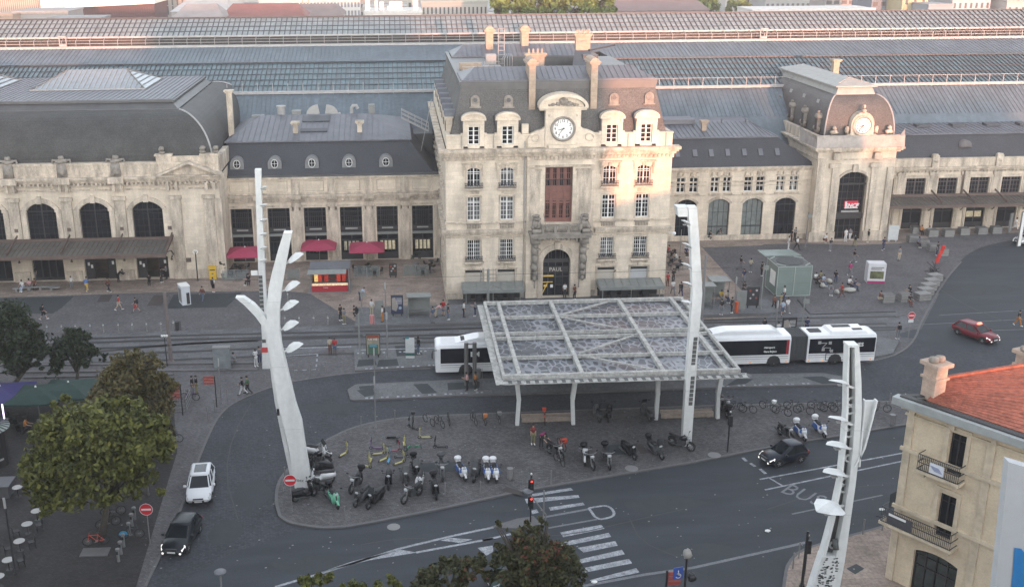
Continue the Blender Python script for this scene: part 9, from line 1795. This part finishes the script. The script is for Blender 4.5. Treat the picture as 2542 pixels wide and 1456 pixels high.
pole('grey disc topped lamp at the bottom left',lambda x,y:(x,y),562,1600,onY(551,1420,at(562,1600).y).z,.06,greyb,0,top='disc'); pole('grey post beside the pale round tables',L_,95,1380,5.5,.07,blackm,0,top='tube'); pole('thin post behind the big tree with white sheet',C1,738,1000,3.5,.05,greyb,0,top='tube') ; pole('thin terrace pole among the pavilion diners',K_,262,215,3.8,.05,greyb,0,top='none'); pole('thin sign post beside the red arrow sign',C1,1100,545,4.2,.05,greyb,0,top='tube')
# overhead wire pole in front of the pavilion
p=at(1211,800,.28); t=thing('catenary_pole','pale pole with insulator arms in front of the pavilion','pole',(p.x,p.y,.28)); m=MB(); h=onY(1211,668,p.y).z-.28; m.tube([(0,0,0),(0,0,h)],.13,8); m.build('pole',greyc,t,False); m=MB(); 
for k in range(5): m.beam((-.8,0,h-.1-.22*k),(.8,0,h-.1-.22*k),.05) if k%2==0 else None
m.beam((.1,0,h-1.6),(1.5,0,h-2.2),.06); [m.tube([(s,0,h-1.3),(s,0,h+.1)],.03,5) for s in(-.8,-.5,.5,.8)]; m.build('insulator_arms',greyb,t,False)
m=MB(); z=h-.3; m.tube([(p.x,p.y,z),(p.x+13,p.y+.4,z-.15),(p.x+26.5,p.y+.6,z+.0)],.02,4); m.tube([(p.x,p.y,z-.1),(p.x-13,p.y,z-.2),(p.x-36.5,p.y,z+.3)],.015,4); m.tube([(p.x+13,p.y+.4,z-.15),(p.x+13.2,p.y+.4,z+.05)],.05,5); solo('overhead_wire',m,blackm,'thin overhead tram wire strung between the poles','wire')
# no entry signs
signred=mat('sign_red',(.5,.02,.03),.45,.02); signw=mat('sign_white',(.62,.62,.62),.45,.02)
def noentry(lab,c,x,y,h,z=0,r=.36,sub=False):
 p=at(*c(x,y),z); t=thing('no_entry_sign',lab,'road sign',(p.x,p.y,z),'no entry signs'); m=MB(); m.tube([(0,.04,0),(0,.04,h+r)],.035,6); m.build('post',greyb,t,False); m=MB(); m.disc((0,-.03,h),r,24,t=.03); d=m.build('disc',signred,t,False); m=MB(); m.box(-r*.75,r*.75,-.06,-.05,h-r*.16,h+r*.16); m.build('white_bar',signw,d,False); m=MB(); m.sm=True; m.tube([(r*math.cos(6.28*k/24),-.045,h+r*math.sin(6.28*k/24)) for k in range(24)],.018,4,closed=True); m.build('white_rim',signw,d,False)
 if sub: m=MB(); m.box(-.25,.25,-.05,-.03,h-r-.35,h-r-.05); m.build('supplementary_plate',signw,t,False)
noentry('red no entry sign in front of the forked mast',I1,318,1215,hgt(I1,318,1215,318,880,IZ),IZ,.42); noentry('red no entry sign beside the bike docking posts',L_,910,1195,hgt(L_,910,1195,873,983),0,.42); noentry('red no entry sign right of the buses with plate below',K_,1770,775,hgt(K_,1770,775,1775,587),0,.36,True)
# traffic lights
def tlight(lab,c,x,y,h,z=0,red=True,arms=1,rz=0):
 red=arms>0
 p=at(*c(x,y),z); t=thing('traffic_light',lab,'traffic light',(p.x,p.y,z),'traffic lights',rz); m=MB(); m.tube([(0,0,0),(0,0,h)],.06,8); m.build('post',black,t,False)
 for k,(zz,dy,dx) in enumerate(((h-.6,-.18,0),(h*.45,-.15,.0))[:arms+1]):
  m=MB(); m.box(dx-.15,dx+.15,dy-.12,dy+.08,zz-.45,zz+.45,.02); m.box(dx-.22,dx-.14,dy-.05,dy+.05,zz-.3,zz+.4) ; o=m.build('signal_head',black,t,False); 
  m=MB(); m.disc((dx,dy-.13,zz+.28),.07,10); m.build('red_lamp',dkg if not red else mat('lit_red',(.5,.03,.03),.4,emit=((1,.05,.03),.3)) if 'lit_red' not in bpy.data.materials else bpy.data.materials['lit_red'],o,False)
  for q in(0,-.28): m=MB(); m.disc((dx,dy-.13,zz+q),.08,10); m.build('dark_lamp',dkg,o,False)
 m=MB(); m.sm=True; blob(m,(0,0,h+.1),.07,6); m.build('finial',whitep,t,False); return t
tlight('traffic light with grey disc lamp at the zebra crossing island edge',C3,443,1385,hgt(C3,443,1385,438,1120),0.02); tlight('dark traffic light on the right part of the island',G_,185,718,hgt(G_,185,718,205,505,IZ),IZ,arms=0); tlight('traffic light with pale base lamp on the corner pavement',G_,605,1380,hgt(G_,605,1380,620,1180,.12),.12,arms=0)
pole('grey disc topped lamp on a slanted arm over the zebra crossing',C3,517,1400,2.6,.06,greyb,.02,top='none',lean=0)
p=at(*C3(517,1400)); t=thing('crossing_lamp','grey disc lamp on a slanted arm over the zebra crossing','lamp post',(p.x+.15,p.y,0)); q=onY(*C3(417,1217),p.y); m=MB(); m.tube([(0,0,0),(0,0,hgt(C3,517,1400,517,1345)),(q.x-p.x,0,q.z)],.05,6); m.build('arm',greyb,t,False); m=MB(); m.sm=True; m.lathe([(.08,q.z-.05),(.34,q.z+.02),(.36,q.z+.08),(.1,q.z+.15)],(q.x-p.x,0,0),18); m.build('lamp_disc',bpy.data.materials['lamp_disc_grey'],t,False)
Yb=52.5; 
for (u,v,uu,lab,kind) in ((1653,1448,1656,'dark post carrying red direction panels at the bottom','red'),(1702,1375,1706,'dark post with blue wheelchair sign and lit red signal at the bottom','blue')):
 top_=onY(u+3,v-34 if kind=='red' else v,Yb); t=thing('sign_post',lab,'sign post',(top_.x,Yb,0),'sign posts at the bottom'); m=MB(); m.tube([(0,0,0),(0,0,top_.z)],.07,8); m.build('post',black,t,False)
 if kind=='red':
  for k in range(3): m=MB(); m.cbox((.45,0,top_.z-.25-.3*k),(.85,.05,.24),.3,0,.2); m.build('red_panel',mat('faded_red_panel',(.3,.06,.05),.6) if 'faded_red_panel' not in bpy.data.materials else bpy.data.materials['faded_red_panel'],t,False)
 else:
  m=MB(); m.cbox((-.45,0,top_.z-1.2),(.6,.05,.75),.2); o=m.build('blue_panel',mat('sign_blue',(.04,.09,.35),.5),t,False); m=MB(); m.sm=True; m.tube([(-.45+.15*math.cos(a),-.06,top_.z-1.35+.15*math.sin(a)) for a in[k*.6-2.6 for k in range(9)]],.025,4); m.tube([(-.45,-.06,top_.z-1.0),(-.45,-.06,top_.z-1.3),(-.28,-.06,top_.z-1.3)],.03,4); m.build('wheelchair_symbol',signw,o,False)
  m=MB(); m.sm=True; blob(m,(.35,0,top_.z-1.5),.26,10); m.build('signal_head',black,t,False); m=MB(); m.sm=True; blob(m,(0,0,top_.z+.05),.26,10,(1,1,1.1)); m.build('globe_lamp',mat('globe_grey',(.3,.28,.26),.3),t,False); m=MB(); m.sm=True; blob(m,(-.05,-.1,top_.z-2.9),.14,8); m.build('lit_signal',bpy.data.materials['lit_red'],t,False)
# arrow signs at left
def arrows(lab,c,x,y,h,n,wd,z=0,side=-1):
 p=at(*c(x,y),z); t=thing('direction_sign',lab,'direction sign',(p.x,p.y,z),'red direction signs'); m=MB(); m.tube([(0,0,0),(0,0,h)],.05,6); m.build('post',black,t,False)
 for k in range(n): m=MB(); zz=h-.15-.26*k; m.prismY([(side*.08,zz-.1),(side*wd,zz-.1),(side*(wd+.12),zz),(side*wd,zz+.1),(side*.08,zz+.1)],-.03,.03); m.build('red_blade',mat('faded_red_blade',(.35,.08,.06),.6) if 'faded_red_blade' not in bpy.data.materials else bpy.data.materials['faded_red_blade'],t,False)
arrows('red direction sign with blades beside the wire pen',C1,908,603,hgt(C1,908,603,896,448),5,1.0); arrows('red direction sign with three blades near the road edge',C1,1077,562,hgt(C1,1077,562,1066,408),3,.9)
# wire pen
a=at(*C1(845,590));b=at(*C1(925,585)); t=thing('wire_pen','low wire mesh pen beside the red direction sign','fence',(a.x,a.y,0)); m=MB()
for (p,q) in((a,b),(a+Vector((0,2.4,0)),b+Vector((0,2.4,0))),(a,a+Vector((0,2.4,0))),(b,b+Vector((0,2.4,0)))):
 for z in(.05,.4,.75,1.1): m.beam(Vector((p.x,p.y,z)),Vector((q.x,q.y,z)),.03)
 for k in range(9): r_=p.lerp(q,k/8); m.beam((r_.x,r_.y,0),(r_.x,r_.y,1.1),.025)
m.build('mesh',steel,t); 
for i,(x,y) in enumerate(((0,0),(0,2.4),(1,0),(1,2.4))): r_=(b if x else a); m=MB(); m.beam((r_.x,r_.y+y,0),(r_.x,r_.y+y,1.2),.07); m.build('post',greyb,t)
# grey cabinet by the tracks
boxthing('utility_cabinet','grey glazed panel box beside the tram tracks at left','cabinet',C1,1062,378,1145,376,.6,2.1,mat('grey_glazed_panel',(.2,.22,.23),.3,.25,1.5),rim_=greyb)
# cafe umbrellas at left under trees
GU=mat('dark_green_canvas',(.012,.035,.03),.8,.2); PU=mat('indigo_canvas',(.035,.03,.12),.8,.1)
for u,v,w_,mt,lab in ((100,1045,4.2,GU,'dark green cafe umbrella, left of the pair under the trees'),(180,1032,4.2,GU,'dark green cafe umbrella, right of the pair under the trees'),(12,1042,4.5,PU,'indigo cafe umbrella at the left edge')): p=at(u,v); parasol(lab,p.x,p.y,w_,3.1,mt,'dark cafe umbrellas',name='cafe_umbrella')
for i,(u,v) in enumerate(((60,1070),(110,1080),(150,1065),(40,1050))): tableset(lambda x,y:(x,y),u,v,'shaded table '+ORD[i]+' from the left below the umbrellas',3)
# round glass roof at left edge
p=at(-28,1150); t=thing('carousel_roof','round pale ribbed glass roof at the left edge with purple light','round pavilion',(p.x,p.y,0)); m=MB(); n=28; Rr=1.9
zt_=3.0
m.loft([[(p.x+Rr*math.cos(6.283*k/n),p.y+Rr*math.sin(6.283*k/n),zt_) for k in range(n)],[(p.x+Rr*.3*math.cos(6.283*k/n),p.y+Rr*.3*math.sin(6.283*k/n),zt_+.5) for k in range(n)]]); ro=m.build('glass_roof',mat('pale_greenish_glass',(.2,.24,.22),.3,.1),t); m=MB()
for k in range(n): a=6.283*k/n; m.beam((p.x+Rr*math.cos(a),p.y+Rr*math.sin(a),zt_+.03),(p.x+Rr*.3*math.cos(a),p.y+Rr*.3*math.sin(a),zt_+.54),.07,.05)
m.build('ribs',black,ro); m=MB(); m.lathe([(Rr*.8,0),(Rr*.8,zt_)],(p.x,p.y,0),20); m.build('drum_wall',darkf,t); m=MB(); m.tube([(p.x+1.2,p.y+1.2,zt_+.2),(p.x+1.2,p.y+1.2,zt_+1.4)],.05,6); m.build('light_tube',mat('lit_purple_white',(.7,.6,.9),.4,emit=((.75,.6,1),.4)),t)
p=at(10,1225); m=MB(); m.box(p.x-2.4,p.x+.6,p.y-.7,p.y+.7,0,.9); m.box(p.x-2.5,p.x+.7,p.y-.8,p.y+.8,.9,1.0); solo('counter_box',m,mat('grey_counter',(.10,.10,.11),.6),'grey counter box below the round glass roof at the left edge','counter',None,(p.x,p.y,0))
# tree pit slab, manholes
for nm,c,x,y,rx in(('manhole_cover',F1,1686,215,.35),('manhole_cover',F1,2065,205,.4),('manhole_cover',I2,1450,770,.5),('manhole_cover',I2,2320,630,.5),('manhole_cover',I1,1370,1365,.45)):
 m=MB(); z=IZ if c==I2 else .012; p=at(*c(x,y),z); m.disc((p.x,p.y,z+.004),rx,18,'Z',.006); struct(nm,m,greyb)
for c,pts in((I2,((75,1005),(140,962),(290,1010),(310,1060))),(I2,((1480,520),(1560,515),(1625,610),(1550,620))),(I2,((1145,535),(1390,510),(1430,620),(1255,632))),(I1,((1640,705),(2010,690),(2060,790),(1650,800)))): sheet('island_patch',Pl(c,pts,IZ),IZ+.006 if c!=I2 or pts[0][0]!=75 else .131,brownp if pts[0][0] in(75,1480) else patch)
m=MB(); p=at(*L_(575,1250)); m.box(p.x-.9,p.x+.9,p.y-.4,p.y+.6,0,.06); struct('tree_pit_slab',m,kerbm)
rn=random.Random(8)
for i,(u,v,a_,b_) in enumerate(((1050,1340,2.2,1.0),(1650,1250,3.5,1.2),(1480,1235,1.4,.8),(2050,1150,2.5,.7),(760,1400,2.5,1.2),(1750,1370,3,1.1),(620,1230,1.6,2.4),(560,1320,1.3,1.8),(820,1010,3,1.0),(2330,830,4,1.6),(2420,720,5,2),(1250,1262,1.6,.5))):
 p=at(u,v); pts=[(p.x+a_*rn.uniform(.7,1.15)*math.cos(6.28*k/9),p.y+b_*rn.uniform(.7,1.15)*math.sin(6.28*k/9)) for k in range(9)]; sheet('road_repair',pts,.0125+.0004*i,patch if i%3 else asphalt2)
for pts in [[(1300,1330),(1420,1322),(1560,1290),(1700,1262)],[(1560,1290),(1590,1340),(1680,1380)],[(900,1350),(980,1335),(1060,1338)],[(1900,1260),(2050,1215),(2180,1200)],[(620,1000),(580,1080),(560,1180),(590,1290)],[(2300,700),(2400,760),(2500,800)]]: strip('road_crack',smoothpts(Pp([(u+rn.uniform(-6,6),v+rn.uniform(-4,4)) for u,v in pts]),1),.09,.018,.0185,blackm)
rn=random.Random(11); m=MB()
for k in range(420):
 u=rn.uniform(300,2300); v=rn.uniform(780,1420); p=at(u,v); r=rn.uniform(.03,.07); m.add([(p.x-r,p.y-r,.128),(p.x+r,p.y-r*.6,.128),(p.x+r*.8,p.y+r,.13),(p.x-r,p.y+r*.7,.13)],[(0,1,2,3)])
o=m.build('ground_litter',mat('pale_litter',(.2,.2,.2),.8)); o['kind']='stuff'
# ============================================================ evening air
m=MB(); m.box(-700,900,-60,1400,-1.5,75); hz=m.build('haze',mat('unused_haze_surface',(1,1,1))); hz['kind']='stuff'; hm=bpy.data.materials.new('haze'); hm.use_nodes=True; hn=hm.node_tree.nodes; hm.node_tree.links.clear(); hn.remove(hn['Principled BSDF']); pv=hn.new('ShaderNodeVolumePrincipled'); pv.inputs['Color'].default_value=(.9,.92,.95,1); pv.inputs['Density'].default_value=.0003; hm.node_tree.links.new(pv.outputs[0],hn['Material Output'].inputs['Volume']); hz.data.materials[0]=hm
